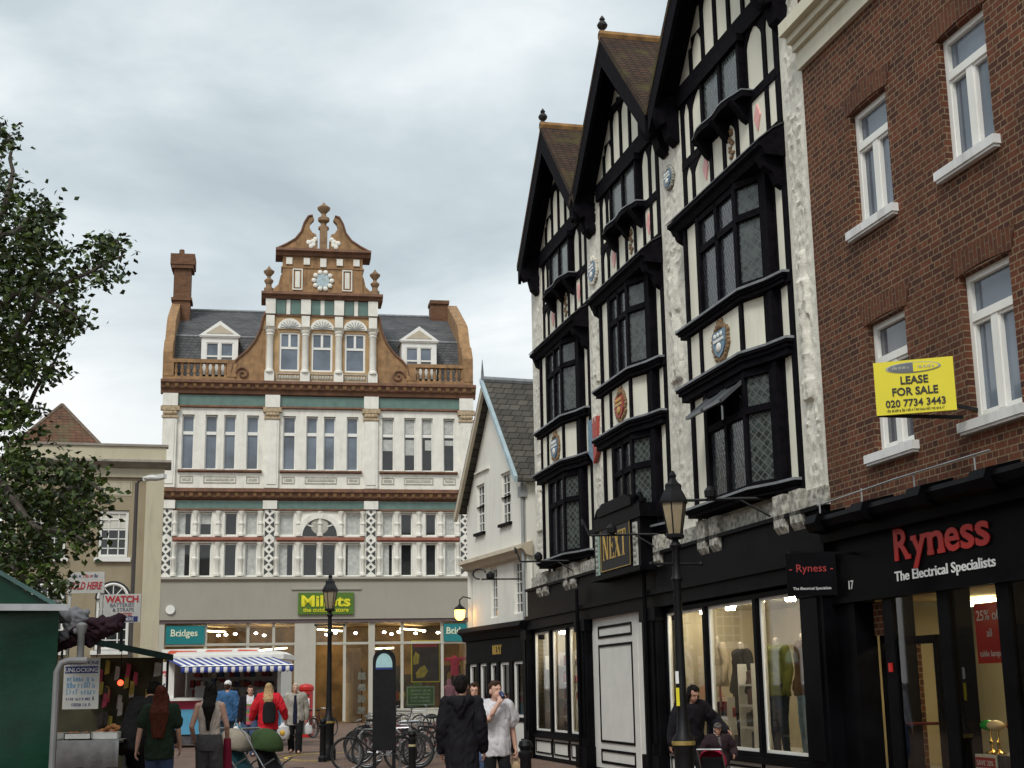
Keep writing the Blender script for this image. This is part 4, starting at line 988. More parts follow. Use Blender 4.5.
for sx_, x0, x1 in ((-1, -7.9, -7.45), (1, 7.3, 7.85)):
    b = MB(); b.extx([(-.1, 16.95), (-.14, 18.4), (.35, 19.1), (.8, 19.25), (1.6, 20.5), (1.9, 20.75), (6.0, 22.95), (7.0, 22.95), (7.2, 22.3), (11.8, 19.0), (11.8, 16.9)], x0, x1); b.build('end_gable', TERRA, mb_)
b = MB(); b.box(-7.85, -6.95, 4.6, 5.7, 21.2, 24.6); b.box(-7.95, -6.85, 4.5, 5.8, 22.4, 22.55); b.box(-7.98, -6.82, 4.45, 5.85, 24.2, 24.4); b.box(-8.05, -6.75, 4.4, 5.9, 24.4, 25.0); b.lathe((-7.5, 5.1, 25.0), [(.16, 0), (.14, .4), (.12, .42)], 10); b.build('chimney', CHIMB, mb_)
b = MB(); b.box(6.35, 7.3, 5.9, 6.9, 21.5, 23.0); b.box(6.3, 7.4, 5.8, 7.0, 23.0, 23.2); b.build('chimney', CHIMB, mb_)
for cx in (-5.15, 5.10):
    b = MB(); b.wall(cx - .92, cx + .92, 17.4, 19.42, [(cx - .68, cx - .05, 18.0, 19.1), (cx + .05, cx + .68, 18.0, 19.1)], .55, .12)
    b.box(cx - .92, cx - .86, .56, 2.2, 17.4, 19.42); b.box(cx + .86, cx + .92, .56, 2.2, 17.4, 19.42)
    b.prism([(cx - 1.08, 19.42), (cx + 1.08, 19.42), (cx, 20.22)], .42, .62); b.prism([(cx - 1.0, 19.42), (cx + 1.0, 19.42), (cx, 20.14)], .6, 3.4); b.box(cx - 1.02, cx + 1.02, .46, .6, 19.36, 19.46)
    do = b.build('dormer', WHITEP, mb_)
    b = MB(); b.prism([(cx - .7, 19.54), (cx + .7, 19.54), (cx, 20.0)], .40, .415); b.build('pediment_panel', mat('stone_coloured_board', (.50, .43, .32)), do)
    f = MB()
    for (a, c) in ((cx - .68, cx - .05), (cx + .05, cx + .68)): f.frame(a, c, 18.0, 19.1, .05, .58, .66); f.box(a, c, .57, .66, 18.34, 18.42)
    f.build('window_frame', WHITEP, do)
    g_ = MB(); g_.box(cx - .66, cx + .66, .64, .65, 18.02, 19.08); g_.build('pane', PANE, do)
# the central gable
gw = [(-2.14, -1.12), (-.52, .56), (1.18, 2.24)]
b = MB(); b.wall(-2.85, 2.85, 16.95, 21.32, [(a, c, 17.52, 19.58) for a, c in gw], -.12, .2)
b.quad((-2.85, -.12, 16.95), (-2.85, 2.5, 16.95), (-2.85, 2.5, 21.3), (-2.85, -.12, 21.3)); b.quad((2.85, -.12, 16.95), (2.85, 2.5, 16.95), (2.85, 2.5, 21.3), (2.85, -.12, 21.3))
go = b.build('gable', mat('ochre_stone', (.42, .27, .13), .75, .2, 2.5, dirt=(.2, .12, .06), dirt_amt=.4), mb_)
for x in (-2.62, -.83, .87, 2.62):
    b = MB(); b.box(x - .24, x + .24, -.32, -.12, 16.97, 17.42); b.lathe((x, -.2, 17.42), [(.24, 0), (.24, .1), (.18, .16), (.17, 1.9), (.22, 1.98), (.18, 2.04), (.25, 2.14), (.25, 2.2)], 12)
    b.box(x - .21, x + .21, -.28, -.12, 19.85, 20.42); b.box(x - .25, x + .25, -.32, -.12, 20.5, 21.28); b.build('gable_pilaster', FAIENCE, go)
    b = MB(); b.box(x - .28, x + .28, -.36, -.12, 19.62, 19.82); b.build('gable_capital', mat('grey_capital', (.28, .25, .2), .8, .3, 8), go)
for (a, c) in gw:
    cx = (a + c) / 2
    b = MB(); b.frame(a, c, 17.52, 19.58, .10, -.06, .04); b.box(a + .1, c - .1, -.04, .04, 18.70, 18.82); b.box(cx - .06, cx + .06, -.04, .04, 18.8, 19.5); fo = b.build('gable_window', WHITEP, go)
    b = MB(); b.box(a + .08, c - .08, .0, .02, 17.6, 19.5); b.build('pane', PANE, go)
    b = MB(); b.prism([(cx + .62 * math.cos(math.pi * k / 12), 19.74 + .55 * math.sin(math.pi * k / 12)) for k in range(13)], -.2, -.12); b.build('fan_panel', FAIENCE, go)
    b = MB()
    for k in range(9): b.bar((cx, -.21, 19.76), (cx + .5 * math.cos(math.pi * (k + .5) / 9), -.21, 19.76 + .42 * math.sin(math.pi * (k + .5) / 9)), .02, .06, (0, 1, 0))
    b.build('fan_ribs', GREYP, go)
    b = MB(); b.frame(a - .12, c + .12, 16.98, 17.42, .05, -.16, -.12)
    for k in range(8): b.ball((a + .05 + k * (c - a - .1) / 7, -.13, 17.2), (.07, .04, .12), 6, 5)
    b.build('carved_apron', mat('grey_carving', (.42, .40, .34)), go)
b = MB()
for (a, c) in ((-2.36, -1.86), (-1.58, -1.1), (-.56, -.06), (.1, .6), (1.14, 1.62), (1.88, 2.36)): b.box(a, c, -.2, -.12, 20.52, 21.26)
b.build('green_panels', GREENT, go)
b = MB()
for x in (-1.72, .02, 1.75): b.box(x - .1, x + .1, -.22, -.12, 20.50, 21.28)
b.build('gable_strips', FAIENCE, go)
b = MB(); b.box(-2.9, 2.9, -.2, 2, 20.42, 20.5); b.extx([(1.0, 21.66), (-.5, 21.64), (-.54, 21.50), (-.36, 21.42), (-.3, 21.3), (1.0, 21.26)], -3.1, 3.12); b.build('gable_cornice', TERRAD, go)
for sg in (-1, 1):     # scrolled wings either side of the attic
    pts = [(2.86, 20.6), (2.98, 20.35), (3.1, 19.7), (3.35, 19.1), (3.75, 18.55), (4.15, 18.2), (4.42, 17.9), (4.52, 17.4), (4.5, 16.96), (2.86, 16.96)]
    b = MB(); b.prism([(sg * x, z) for x, z in pts], -.08, .4); wo = b.build('scroll_wing', TERRA, go)
    b = MB(); pp = [(sg * (3.95 + (.36 - .022 * k) * math.cos(k * .6)), -.12, 17.35 + (.36 - .022 * k) * math.sin(k * .6)) for k in range(15)]; b.tube(pp, .06, 6); b.tube([(sg * x, -.1, z) for x, z in pts[:8]], .07, 6); b.build('scroll', TERRAD, wo)
b = MB(); b.box(-2.05, 2.08, -.1, .9, 21.64, 23.66); b.box(-2.12, 2.15, -.14, .9, 23.02, 23.1); uo = b.build('upper_gable', TERRA, go)
for sg in (-1, 1):
    b = MB(); b.prism([(sg * 2.05, 21.66), (sg * 2.62, 21.66), (sg * 2.5, 21.9), (sg * 2.25, 22.15), (sg * 2.15, 22.6), (sg * 2.05, 22.8)], 0, .4); b.build('side_scroll', TERRA, uo)
    b = MB(); b.frame(sg * 1.28 - .26, sg * 1.28 + .26, 21.84, 22.98, .06, -.16, -.1); b.box(sg * 1.28 - .12, sg * 1.28 + .12, -.14, -.1, 21.98, 22.84); b.build('carved_panel', FAIENCE, uo)
    b = MB(); b.lathe((sg * 2.74, .1, 21.64), [(.24, 0), (.24, .3), (.16, .36), (.14, .5), (.22, .62), (.24, .72), (.10, .84), (.09, .92), (.26, 1.12), (.28, 1.22), (.16, 1.3), (.06, 1.42), (.02, 1.5)], 12); b.build('urn', mat('worn_terracotta', (.24, .15, .08), .8, .3, 5), uo)
b = MB()
for k in range(10):
    a_ = 2 * math.pi * k / 10; b.ball((.02 + .46 * math.cos(a_), -.15, 22.38 + .46 * math.sin(a_)), (.13, .07, .13), 8, 6)
b.build('wreath', FAIENCE, uo)
b = MB(); b.lathe((0, 0, 0), [(.01, 0), (.01, .001)], 3); b = MB(); b.prism([(.02 + .34 * math.cos(2 * math.pi * k / 20), 22.38 + .38 * math.sin(2 * math.pi * k / 20)) for k in range(20)], -.16, -.1); b.build('cartouche', mat('pale_blue_tile', (.40, .49, .52), .4, .3, 9), uo)
b = MB()
for x in (-1.72, -.82, .03, .88, 1.75): b.box(x - .16, x + .16, -.2, -.1, 23.2 if x != .03 else 23.1, 23.56)
b.build('frieze_blocks', FAIENCE, uo)
b = MB(); b.extx([(.9, 24.05), (-.42, 24.02), (-.46, 23.88), (-.28, 23.8), (-.22, 23.66), (.9, 23.62)], -2.42, 2.5); b.build('upper_cornice', TERRAD, uo)
for sg in (-1, 1):
    pts = [(2.4, 24.04), (1.9, 24.30), (1.45, 24.6), (1.15, 25.0), (1.0, 25.5), (.80, 25.86), (.58, 25.92), (.50, 25.72), (.70, 25.5), (.74, 25.24), (.58, 24.98), (.40, 24.9), (.30, 24.5), (.30, 24.04)]
    b = MB(); b.prism([(sg * x + .03, z) for x, z in pts], -.12, .3); so = b.build('swan_neck', TERRA, uo)
    b = MB(); b.tube([(sg * x + .03, -.14, z) for x, z in pts[:7]], .06, 6); b.build('swan_neck_moulding', TERRAD, so)
    b = MB(); r2 = random.Random(3)
    for k in range(7): b.ball((sg * (.42 + .36 * r2.random()) + .03, -.13, 24.2 + .5 * r2.random()), (.13, .06, .13), 7, 5)
    b.build('carved_foliage', FAIENCE, so)
b = MB(); b.box(-.16, .22, -.3, .3, 24.04, 25.2); b.lathe((.03, 0, 25.2), [(.28, 0), (.28, .12), (.16, .2), (.15, .34), (.3, .46), (.3, .62), (.14, .72), (.12, .86), (.32, 1.08), (.34, 1.2), (.2, 1.3), (.08, 1.4), (.02, 1.5)], 12); b.build('urn', mat('worn_terracotta', (.24, .15, .08)), uo)
# shop floor
b = MB(); b.box(-7.85, 7.85, -.30, .3, 5.02, 6.84); b.extx([(.3, 7.1), (-.42, 7.08), (-.44, 6.98), (-.34, 6.9), (-.3, 6.84), (.3, 6.84)], -7.9, 7.9); b.extx([(-.30, 6.55), (-.37, 6.53), (-.37, 6.45), (-.30, 6.42)], -1.3, 2.1); b.build('shop_fascia', FASCIA, mb_)
b = MB(); b.box(-7.85, 7.85, -.24, .3, 4.86, 5.02); b.build('fascia_soffit', mat('plum_soffit', (.12, .085, .085), .7), mb_)
PIER = mat('pale_pier_paint', (.46, .44, .37), .6, .05, 1.5, dirt=(.25, .23, .19), dirt_amt=.3)
b = MB(); b.box(-7.85, -7.35, -.2, .3, 0, 4.86); b.box(-1.12, -.1, -.2, .3, 0, 4.86); b.box(2.5, 2.80, -.12, .3, 0, 4.86); b.box(7.4, 7.8, -.2, .3, 0, 4.86); b.box(-1.16, -.06, -.24, .3, 0, .35); b.build('shop_piers', PIER, mb_)
b = MB()
for x in (-5.40, -3.38, -2.14, 1.32, 4.16, 6.16): b.box(x - .07, x + .07, -.06, .08, .1, 4.86)
b.box(-7.35, 7.4, -.08, .08, 3.78, 3.90); b.box(2.8, 7.4, -.1, .1, .58, .66); b.box(-7.35, -1.12, -.1, .1, .5, .58); b.box(2.8, 7.4, -.08, .2, .0, .58); b.box(-7.35, -1.12, -.08, .2, .0, .5)
so = b.build('shop_window_frame', PIER, mb_)
b = MB()
for (a, c, z0) in ((-7.35, -1.12, .55), (-.1, 1.3, 3.85), (1.3, 2.5, .05), (2.8, 7.4, .62)): b.quad((a, .02, z0), (c, .02, z0), (c, .02, 4.86), (a, .02, 4.86))
b.build('pane', CLEAR, so)
b = MB(); b.quad((-7.6, 5.5, 0), (7.6, 5.5, 0), (7.6, 5.5, 4.9), (-7.6, 5.5, 4.9)); b.quad((-7.6, .3, 4.84), (7.6, .3, 4.84), (7.6, 5.5, 4.84), (-7.6, 5.5, 4.84))
b.quad((-7.6, .3, 0), (-7.6, 5.5, 0), (-7.6, 5.5, 4.9), (-7.6, .3, 4.9)); b.quad((7.6, .3, 0), (7.6, 5.5, 0), (7.6, 5.5, 4.9), (7.6, .3, 4.9)); b.build('shop_room', mat('brown_shop_room', (.27, .17, .08), .8, .6, .9), mb_)
b = MB(); b.quad((-7.6, .1, .02), (7.6, .1, .02), (7.6, 5.5, .02), (-7.6, 5.5, .02)); b.build('shop_floor', SHOPFLOOR, mb_)
b = MB()
b.bar((-3.2, 1.2, 3.55), (-1.5, 3.6, 3.75), .16, .06); b.bar((3.0, 1.6, 3.6), (3.9, 2.2, 3.65), .12, .06)
for (x, y) in ((-5.4, 3.0), (.6, 3.2), (4.8, 3.2)): b.bar((x - .5, y - .9, 4.62), (x + .8, y + 1.2, 4.62), .10, .06)
b.build('tube_light', LAMPT, mb_)
b = MB()
for x in (-4.8, -4.45, -4.0, -3.0, -2.6, .45, .9, 1.9, 3.3, 3.7, 4.05, 4.9, 5.3, 6.0): b.ball((x, .55 + .2 * math.sin(x * 7), 4.45 - .16 * abs(math.sin(x * 3))), (.09, .09, .06), 8, 5)
b.build('spotlight', emit('spot_white', (1.0, .9, .72), 22), mb_)
r2 = random.Random(11)
def goods(name, label, x0, x1, y, z0, z1, cols, seed):
    """one display unit of garments and boxes seen through the shop window"""
    t = FM.thing(name, label, 'shop display', (x0 + x1) / 2, y, .03, group='displays inside the large shop')
    rr_ = random.Random(seed); L = x1 - x0
    b = MB(); b.box(-L / 2, L / 2, .18, .24, 0, z1 + .1); b.box(-L / 2, L / 2, -.2, .2, 0, .12)
    for z in (z0, (z0 + z1) / 2): b.box(-L / 2, L / 2, -.18, .18, z - .04, z)
    b.build('rack', mat('rack_brown', (.10, .07, .05), .7), t)
    for ci, c in enumerate(cols):
        b = MB()
        for k in range(int(L * 4)):
            x = -L / 2 + .05 + rr_.random() * (L - .2); zz = rr_.choice((z0, (z0 + z1) / 2)); h = .25 + rr_.random() * .4
            b.prism([(x, zz), (x + .2, zz), (x + .24, zz + h * .7), (x + .16, zz + h), (x + .05, zz + h), (x - .03, zz + h * .7)], -.2 - .05 * rr_.random(), -.02)
        b.build('goods', mat('goods_%s' % '_'.join('%02d' % int(v * 99) for v in c), c, .8, .3, 3), t)
goods('shoe_display', 'rack of red and tan goods in the far left shop window', -6.9, -4.6, 1.6, .8, 2.6, ((.35, .05, .04), (.35, .22, .1), (.5, .48, .42)), 1)
goods('clothes_display', 'yellow and green goods rack left of the wide shop pier', -4.2, -1.5, 2.8, .8, 2.8, ((.5, .34, .05), (.14, .2, .06), (.3, .14, .05)), 2)
goods('clothes_display', 'rack of dark and pink goods behind the right end shop window', 6.2, 7.3, 1.4, .9, 2.6, ((.55, .09, .14), (.05, .05, .06), (.4, .3, .12)), 3)
goods('clothes_display', 'rack of green and brown goods deep inside the right shop window', 3.2, 5.9, 2.6, .7, 2.2, ((.12, .22, .05), (.2, .1, .05), (.3, .25, .2)), 4)
goods('clothes_display', 'yellow and orange goods stand behind the trailer awning', -3.3, -1.4, 1.3, 1.6, 3.0, ((.55, .40, .06), (.45, .16, .05), (.5, .45, .35)), 6)
goods('clothes_display', 'rack of yellow and red goods beside the large window poster', 2.95, 4.4, 1.2, 1.0, 2.6, ((.5, .36, .06), (.42, .07, .05), (.12, .2, .08)), 7)
# open doorway leaf and racks of small goods
t = FM.thing('shop_door', 'pale wooden door panel standing in the shop entrance', 'door', 1.75, .6, .03)
b = MB(); b.box(-.4, .4, 0, .06, 0, 3.6); b.build('door_leaf', WOODP, t)
b = MB(); b.box(-.36, -.02, -.02, 0, 1.9, 3.4); b.box(.04, .38, -.02, 0, .3, 3.4); b.build('door_panels', mat('darker_wood', (.32, .19, .09), .5), t)
t = FM.thing('goods_stand', 'tall thin stand of small packets just inside the shop entrance', 'stand', 2.2, .35, .03)
b = MB(); b.box(-.03, .03, 0, .04, 0, 2.6); b.build('stand_post', IRON, t)
for z in (.4, .95, 1.5, 2.05): b = MB(); b.prism([(-.2, z), (.2, z), (.17, z + .34), (-.17, z + .34)], -.05, 0); b.build('packet', mat('packet_white', (.5, .5, .46), .6, .5, 9), t)
# posters in the right hand window
t = FM.thing('window_poster', 'large dark poster with a yellow border hanging in the right shop window', 'poster', 5.35, .18, 1.9)
b = MB(); b.box(-.72, .72, 0, .02, 0, 2.05); b.build('poster_sheet', mat('poster_brown', (.06, .035, .025), .6, .6, 2), t)
b = MB(); b.frame(-.72, .72, 0, 2.05, .05, -.015, 0); b.build('poster_border', YELLOW, t)
b = MB(); b.prism([(-.45, .2), (-.05, .25), (.12, .55), (-.05, .85), (-.3, .7), (-.5, .45)], -.012, 0); b.prism([(-.6, .85), (-.35, .9), (-.3, 1.35), (-.5, 1.5), (-.62, 1.2)], -.012, 0); b.build('poster_print', mat('poster_yellow', (.55, .42, .05), .6, .4, 5), t)
b = MB(); b.box(-.6, .6, -.012, 0, 1.72, 1.95); b.build('poster_heading', RED, t)
t = FM.thing('window_poster', 'smaller green poster with pale lines low in the right shop window', 'poster', 5.1, .16, .75)
b = MB(); b.box(-.72, .72, 0, .02, 0, 1.0); b.build('poster_sheet', mat('poster_green', (.10, .22, .05), .6, .4, 2), t)
b = MB(); b.frame(-.68, .68, .06, .94, .03, -.01, 0); 
for k in range(4): illegible(b, -.5, .5, .2 + k * .17, .11, -.006, 0, k)
b.build('poster_print', mat('poster_pale', (.6, .62, .5), .6), t)
# dress forms in the right end window
t = FM.thing('mannequin', 'pink top on a display form in the right end of the shop window', 'mannequin', 6.85, .45, 2.2)
b = MB(); b.lathe((0, 0, 0), [(.20, 0), (.22, .15), (.19, .4), (.25, .7), (.26, .85), (.10, .95), (.05, 1.0)], 12, sy=.6); b.tube([(.2, 0, .8), (.5, -.05, .86), (.85, -.05, .92)], [.1, .08, .06], 8); b.tube([(-.2, 0, .8), (-.5, -.05, .80)], [.1, .08], 8); b.build('pink_top', mat('bright_pink_cloth', (.62, .06, .12), .8, .2, 5), t)
b = MB(); b.tube([(0, 0, 0), (0, 0, -2.15)], .03, 6); b.build('stand', STEEL, t)
t = FM.thing('mannequin', 'pale pink jacket on a display form low in the right shop window', 'mannequin', 6.55, .35, .66)
b = MB(); b.lathe((0, 0, 0), [(.24, 0), (.26, .2), (.22, .5), (.28, .85), (.27, 1.0), (.12, 1.1), (.12, 1.3), (.06, 1.4)], 12, sy=.6); b.tube([(.24, 0, 1.0), (.36, 0, .7), (.34, -.05, .35)], [.1, .09, .08], 8); b.tube([(-.24, 0, 1.0), (-.36, 0, .7), (-.34, -.05, .35)], [.1, .09, .08], 8); b.build('pink_jacket', mat('pale_pink_cloth', (.6, .28, .38), .8, .3, 6), t)
# shop signs
t = FM.thing('shop_sign', 'green shop sign with big yellow lettering on the taupe fascia', 'sign', .37, -.32, 5.24)
b = MB(); b.box(-1.36, 1.36, -.10, 0, 0, 1.06); b.build('board', mat('sign_green', (.075, .16, .015), .4, .08, 2), t)
b = MB(); text_mb(b, 'Millets', 0, -.12, .40, .74, .03, bold=.022); a0 = min(v[0] for v in b.v); a1 = max(v[0] for v in b.v); b.v = [(-1.2 + (v[0] - a0) * 2.4 / (a1 - a0), v[1], v[2]) for v in b.v]
text_mb(b, 'the outdoor store', 0, -.12, .12, .30, .02, bold=.004, sx=1.0); b.build('lettering', mat('sign_yellow', (.72, .66, .02), .4), t)
TEAL = mat('teal_sign', (.012, .19, .20), .35, .1, 1.5)
for x, lab in ((-6.37, 'teal window sign with pale lettering at the left end of the wide shopfront'), (7.05, 'teal window sign with pale lettering at the right end of the wide shopfront')):
    t = FM.thing('window_sign', lab, 'sign', x, -.12, 3.92)
    hw2 = .92 if x < 0 else .80
    b = MB(); b.box(-hw2, hw2, -.02, .04, -.04, .84); b.build('board', TEAL, t)
    b = MB(); text_mb(b, 'Bridges', -.05, -.03, .34, .46, .01, bold=.006, sx=.95)
    for (p, q) in ((-.70, .33), (-.36, .33), (-.1, .33)): b.box(p, p + .2, -.035, -.025, q, q + .035)
    b.build('lettering', mat('pale_sign_letters', (.75, .75, .55), .5), t)
t = FM.thing('alarm_bell', 'round white alarm box at the left end of the taupe fascia', 'alarm', -7.1, -.30, 5.30)
b = MB(); b.prism([(.22 * math.cos(2 * math.pi * k / 18), .22 + .22 * math.sin(2 * math.pi * k / 18)) for k in range(18)], -.1, 0); b.build('box', WHITEP, t)

# ------------------------------------------------------------------ beige stucco building on the left
FB = Frame(-12.06, 48.0, R(14.2))
be = FB.thing('stucco_building', 'beige stucco two storey building with a parapet and arched lower windows', 'building')
bw = [(-2.14, -1.14, 6.10, 7.72), (-4.3, -3.18, 6.10, 7.72), (-2.12, -1.00, 3.0, 4.72), (-4.25, -3.1, 3.0, 4.72)]
b = MB(); b.wall(-5.2, -.55, 0, 9.25, bw, .10, .2); b.quad((-5.2, .1, 0), (-5.2, 9, 0), (-5.2, 9, 9.3), (-5.2, .1, 9.3)); b.quad((-.05, .05, 0), (-.05, 9, 0), (-.05, 9, 9.3), (-.05, .05, 9.3)); b.quad((-5.2, 9, 0), (0, 9, 0), (0, 9, 9.3), (-5.2, 9, 9.3)); b.build('wall', BEIGE, be)
b = MB(); b.box(-.62, -.02, -.05, .4, 3.1, 9.0); b.box(-5.25, -4.75, -.05, .4, 0, 9.0); b.box(-5.2, -.02, .0, .3, 8.85, 9.28); b.box(-.66, .0, -.08, .4, 0, 3.1); b.build('pilaster', BEIGEL, be)
b = MB(); b.extx([(.3, 9.46), (-.34, 9.42), (-.36, 9.34), (-.2, 9.28), (-.1, 9.18), (.3, 9.16)], -5.4, .2); b.build('cornice', mat('grey_cornice', (.27, .24, .20), .8, .2, 3), be)
b = MB(); b.box(-5.3, .02, -.02, .3, 9.44, 9.92); b.box(-5.2, -.1, .3, 8, 9.3, 9.5); b.build('parapet', BEIGEL, be)
b = MB(); b.box(-5.36, .08, -.08, .36, 9.92, 10.0); b.build('parapet_coping', mat('grey_cornice', (.27, .24, .20)), be)
b = MB(); b.frame(-2.2, -1.1, 8.22, 8.72, .03, .085, .1); b.box(-2.14, -1.16, .09, .1, 8.26, 8.68); b.frame(-4.4, -3.4, 8.22, 8.72, .03, .085, .1); b.build('recessed_panel', BEIGEL, be)
rf = MB(); x0, x1, y0, y1 = -5.25, -2.1, 1.2, 5.6; ap = (-3.75, 3.2, 11.95)
rf.add([(x0, y0, 10.0), (x1, y0, 10.0), (x1, y1, 10.0), (x0, y1, 10.0), ap], [(0, 1, 4), (1, 2, 4), (2, 3, 4), (3, 0, 4)]); ro = rf.build('roof', REDTILE, be, smooth=False)
b = MB()
for q in ((x0, y0, 10), (x1, y0, 10), (x1, y1, 10), (x0, y1, 10)): b.tube([q, ap], .07, 6)
b.build('hip_tiles', mat('hip_tile', (.14, .10, .07), .9, .4, 8), ro)
for i, (a, c, z0, z1) in enumerate(bw):
    f = MB(); f.frame(a + .02, c - .02, z0 + .02, z1 - .02, .09, .16, .26)
    nx_ = 3
    for k in range(1, nx_): f.box(a + (c - a) * k / nx_ - .018, a + (c - a) * k / nx_ + .018, .18, .25, z0 + .1, z1 - .1)
    for k in range(1, 5): f.box(a + .1, c - .1, .18, .25, z0 + (z1 - z0) * k / 5 - (.035 if k == 3 else .016), z0 + (z1 - z0) * k / 5 + .016)
    fo = f.build('window', WHITEP, be)
    b = MB(); b.box(a + .05, c - .05, .23, .24, z0 + .05, z1 - .05); b.build('pane', PANED, fo)
    b = MB(); b.box(a + .1, c - .1, .205, .22, z0 + (z1 - z0) * .62, z1 - .1); 
    if i < 2: b.build('blind', BLIND, fo)
    b = MB(); b.box(a - .1, c + .1, -.02, .2, z0 - .14, z0); b.build('sill', WHITEP, fo)
    if i > 1:
        cx = (a + c) / 2; n = 14; r1, r2_ = (c - a) / 2 + .03, (c - a) / 2 - .08
        b = MB(); b.prism([(cx + r1 * math.cos(math.pi * k / n), z1 + r1 * math.sin(math.pi * k / n)) for k in range(n + 1)], .07, .1); b.build('arch_head', PANED, fo)
        b = MB()
        b.tube([(cx + r2_ * math.cos(math.pi * k / n), .05, z1 + r2_ * math.sin(math.pi * k / n)) for k in range(n + 1)], .05, 6)
        for a_ in (50, 90, 130): b.bar((cx, .05, z1), (cx + r2_ * math.cos(R(a_)), .05, z1 + r2_ * math.sin(R(a_))), .03, .03, (0, 1, 0))
        b.build('arch_bars', WHITEP, fo)
t = thing('street_light', 'tall dark street light with a white lantern in front of the beige building', 'street light', (-11.94, 44.0, 0))
b = MB(); b.lathe((0, 0, 0), [(.11, 0), (.11, 1.2), (.075, 1.3), (.06, 8.1)], 10); b.tube([(0, 0, 8.0), (.06, -.02, 8.16), (.3, -.1, 8.2)], .035, 6); b.build('pole', mat('dark_brown_pole', (.045, .035, .03), .6), t)
b = MB(); b.bar((.25, -.08, 8.2), (.95, -.28, 8.26), .20, .13); b.ball((.6, -.18, 8.22), (.36, .14, .1), 12, 8); b.build('lantern', mat('pale_lantern', (.6, .6, .56), .4), t)
# plain brick block past the side street, mostly hidden by the white house
pb = thing('brick_block', 'plain brick block past the white house, mostly hidden behind it', 'building', FM.w(8.6, 1.0, 0), FM.a)
b = MB(); bw2 = [(x, x + 1.0, z, z + 1.6) for x in (1.0, 3.2, 5.4, 7.6, 9.8) for z in (3.9, 6.8)]; b.wall(0, 12, 0, 9.6, bw2, 0, .2); b.box(0, 12, .35, 9, 0, 9.55); b.build('wall', BRICK, pb)
for (a, c, z0, z1) in bw2:
    f = MB(); f.frame(a, c, z0, z1, .07, .08, .16); f.box(a + .07, c - .07, .08, .16, (z0 + z1) / 2 - .03, (z0 + z1) / 2 + .03); fo = f.build('window', WHITEP, pb)
    f = MB(); f.box(a + .03, c - .03, .13, .14, z0 + .03, z1 - .03); f.build('pane', PANED, fo)
b = MB(); b.box(-.1, 12.1, -.15, .4, 9.6, 9.85); b.build('coping', mat('grey_cornice', (.27, .24, .20)), pb)
# terrace on the left side of the street, seen only in the shop window reflections
tb = thing('terrace_building', 'plain brown rendered terrace along the left side of the street', 'building', (-17.5, 6, 0))
b = MB(); tw = [(y, y + 1.1, z, z + 1.7) for y in (2, 5, 8, 11, 14, 17, 20, 23, 26, 29) for z in (4.2, 7.4)]
m_ = MB(); m_.wall(0, 34, 0, 10.5, tw, 0, .2); b.v = [(-p[1], p[0], p[2]) for p in m_.v]; b.f = m_.f; b.m = m_.m; b.box(-9, -.3, 0, 34, 0, 10.4); b.build('wall', mat('brown_terrace_render', (.16, .12, .085), .85, .15, .7), tb)
b = MB()
for (a, c, z0, z1) in tw: b.box(-.18, -.12, a, c, z0, z1)
b.build('windows', PANED, tb)
b = MB(); b.box(-.2, .02, 0.5, 33.5, .3, 3.2); b.build('shop_fronts', mat('dark_goods', (.05, .045, .05)), tb)

# ------------------------------------------------------------------ people
def cloth(name, col, rough=.85, var=.2): return mat(name, col, rough, var, 5, bmp=.35, spec=.2, fine=18)
def vox(mb, name, mats, parent, size=.011, smooth=4, fix=None, folds=None):
    """grow one continuous skin over everything in the builder"""
    me = mb.mesh('shape', mats, False); ob = bpy.data.objects.new('shape', me); COL.objects.link(ob)
    m = ob.modifiers.new('r', 'REMESH'); m.mode = 'VOXEL'; m.voxel_size = size; m.use_smooth_shade = True
    s_ = ob.modifiers.new('s', 'SMOOTH'); s_.iterations = smooth; s_.factor = .5
    dg = bpy.context.evaluated_depsgraph_get()
    nm = bpy.data.meshes.new_from_object(ob.evaluated_get(dg)); nm.name = name
    bpy.data.objects.remove(ob); bpy.data.meshes.remove(me)
    if folds is None: folds = {'top': (.018, 9, .5), 'trousers': (.009, 10, .6), 'hair': (.015, 26, .3), 'jacket': (.014, 9, .5)}.get(name)
    if folds:      # cloth folds and locks of hair
        amp, fr, sq = folds; off = Vector((parent.location.x * 3.1, parent.location.y * 1.7, len(bpy.data.objects)))
        nos = [v.normal.copy() for v in nm.vertices]
        for v, q in zip(nm.vertices, nos):
            c = v.co; p_ = Vector((c.x * fr + c.z * fr * .35, c.y * fr, c.z * fr * sq)) + off
            f_ = mnoise.noise(p_) + .5 * mnoise.noise(p_ * 2.1); v.co = c + q * amp * (f_ if name == 'hair' else abs(f_) * 1.5 - .08)
        nm.update()
    nm.materials.clear()
    for q in (mats if isinstance(mats, (list, tuple)) else [mats]): nm.materials.append(q)
    nm.polygons.foreach_set('material_index', [0] * len(nm.polygons))
    if fix:
        for p in nm.polygons: p.material_index = fix(p.center)
    nm.polygons.foreach_set('use_smooth', [True] * len(nm.polygons))
    o = bpy.data.objects.new(name, nm); COL.objects.link(o); o.parent = parent
    return o
def limb(mb, pts, rs, n=10):
    mb.tube(pts, rs, n)
    for p, r in zip(pts, rs): mb.ball(p, r * .99, n, 6)
def loft(mb, secs, n=16):
    vs = []
    for c, rx, ry, R3 in secs:
        for j in range(n):
            t = 2 * math.pi * j / n; vs.append(Vector(c) + R3 @ Vector((rx * math.cos(t), ry * math.sin(t), 0)))
    k = len(secs)
    fs = [(i * n + j, i * n + (j + 1) % n, (i + 1) * n + (j + 1) % n, (i + 1) * n + j) for i in range(k - 1) for j in range(n)] + [tuple(range(n))[::-1], tuple((k - 1) * n + j for j in range(n))]
    mb.add(vs, fs)
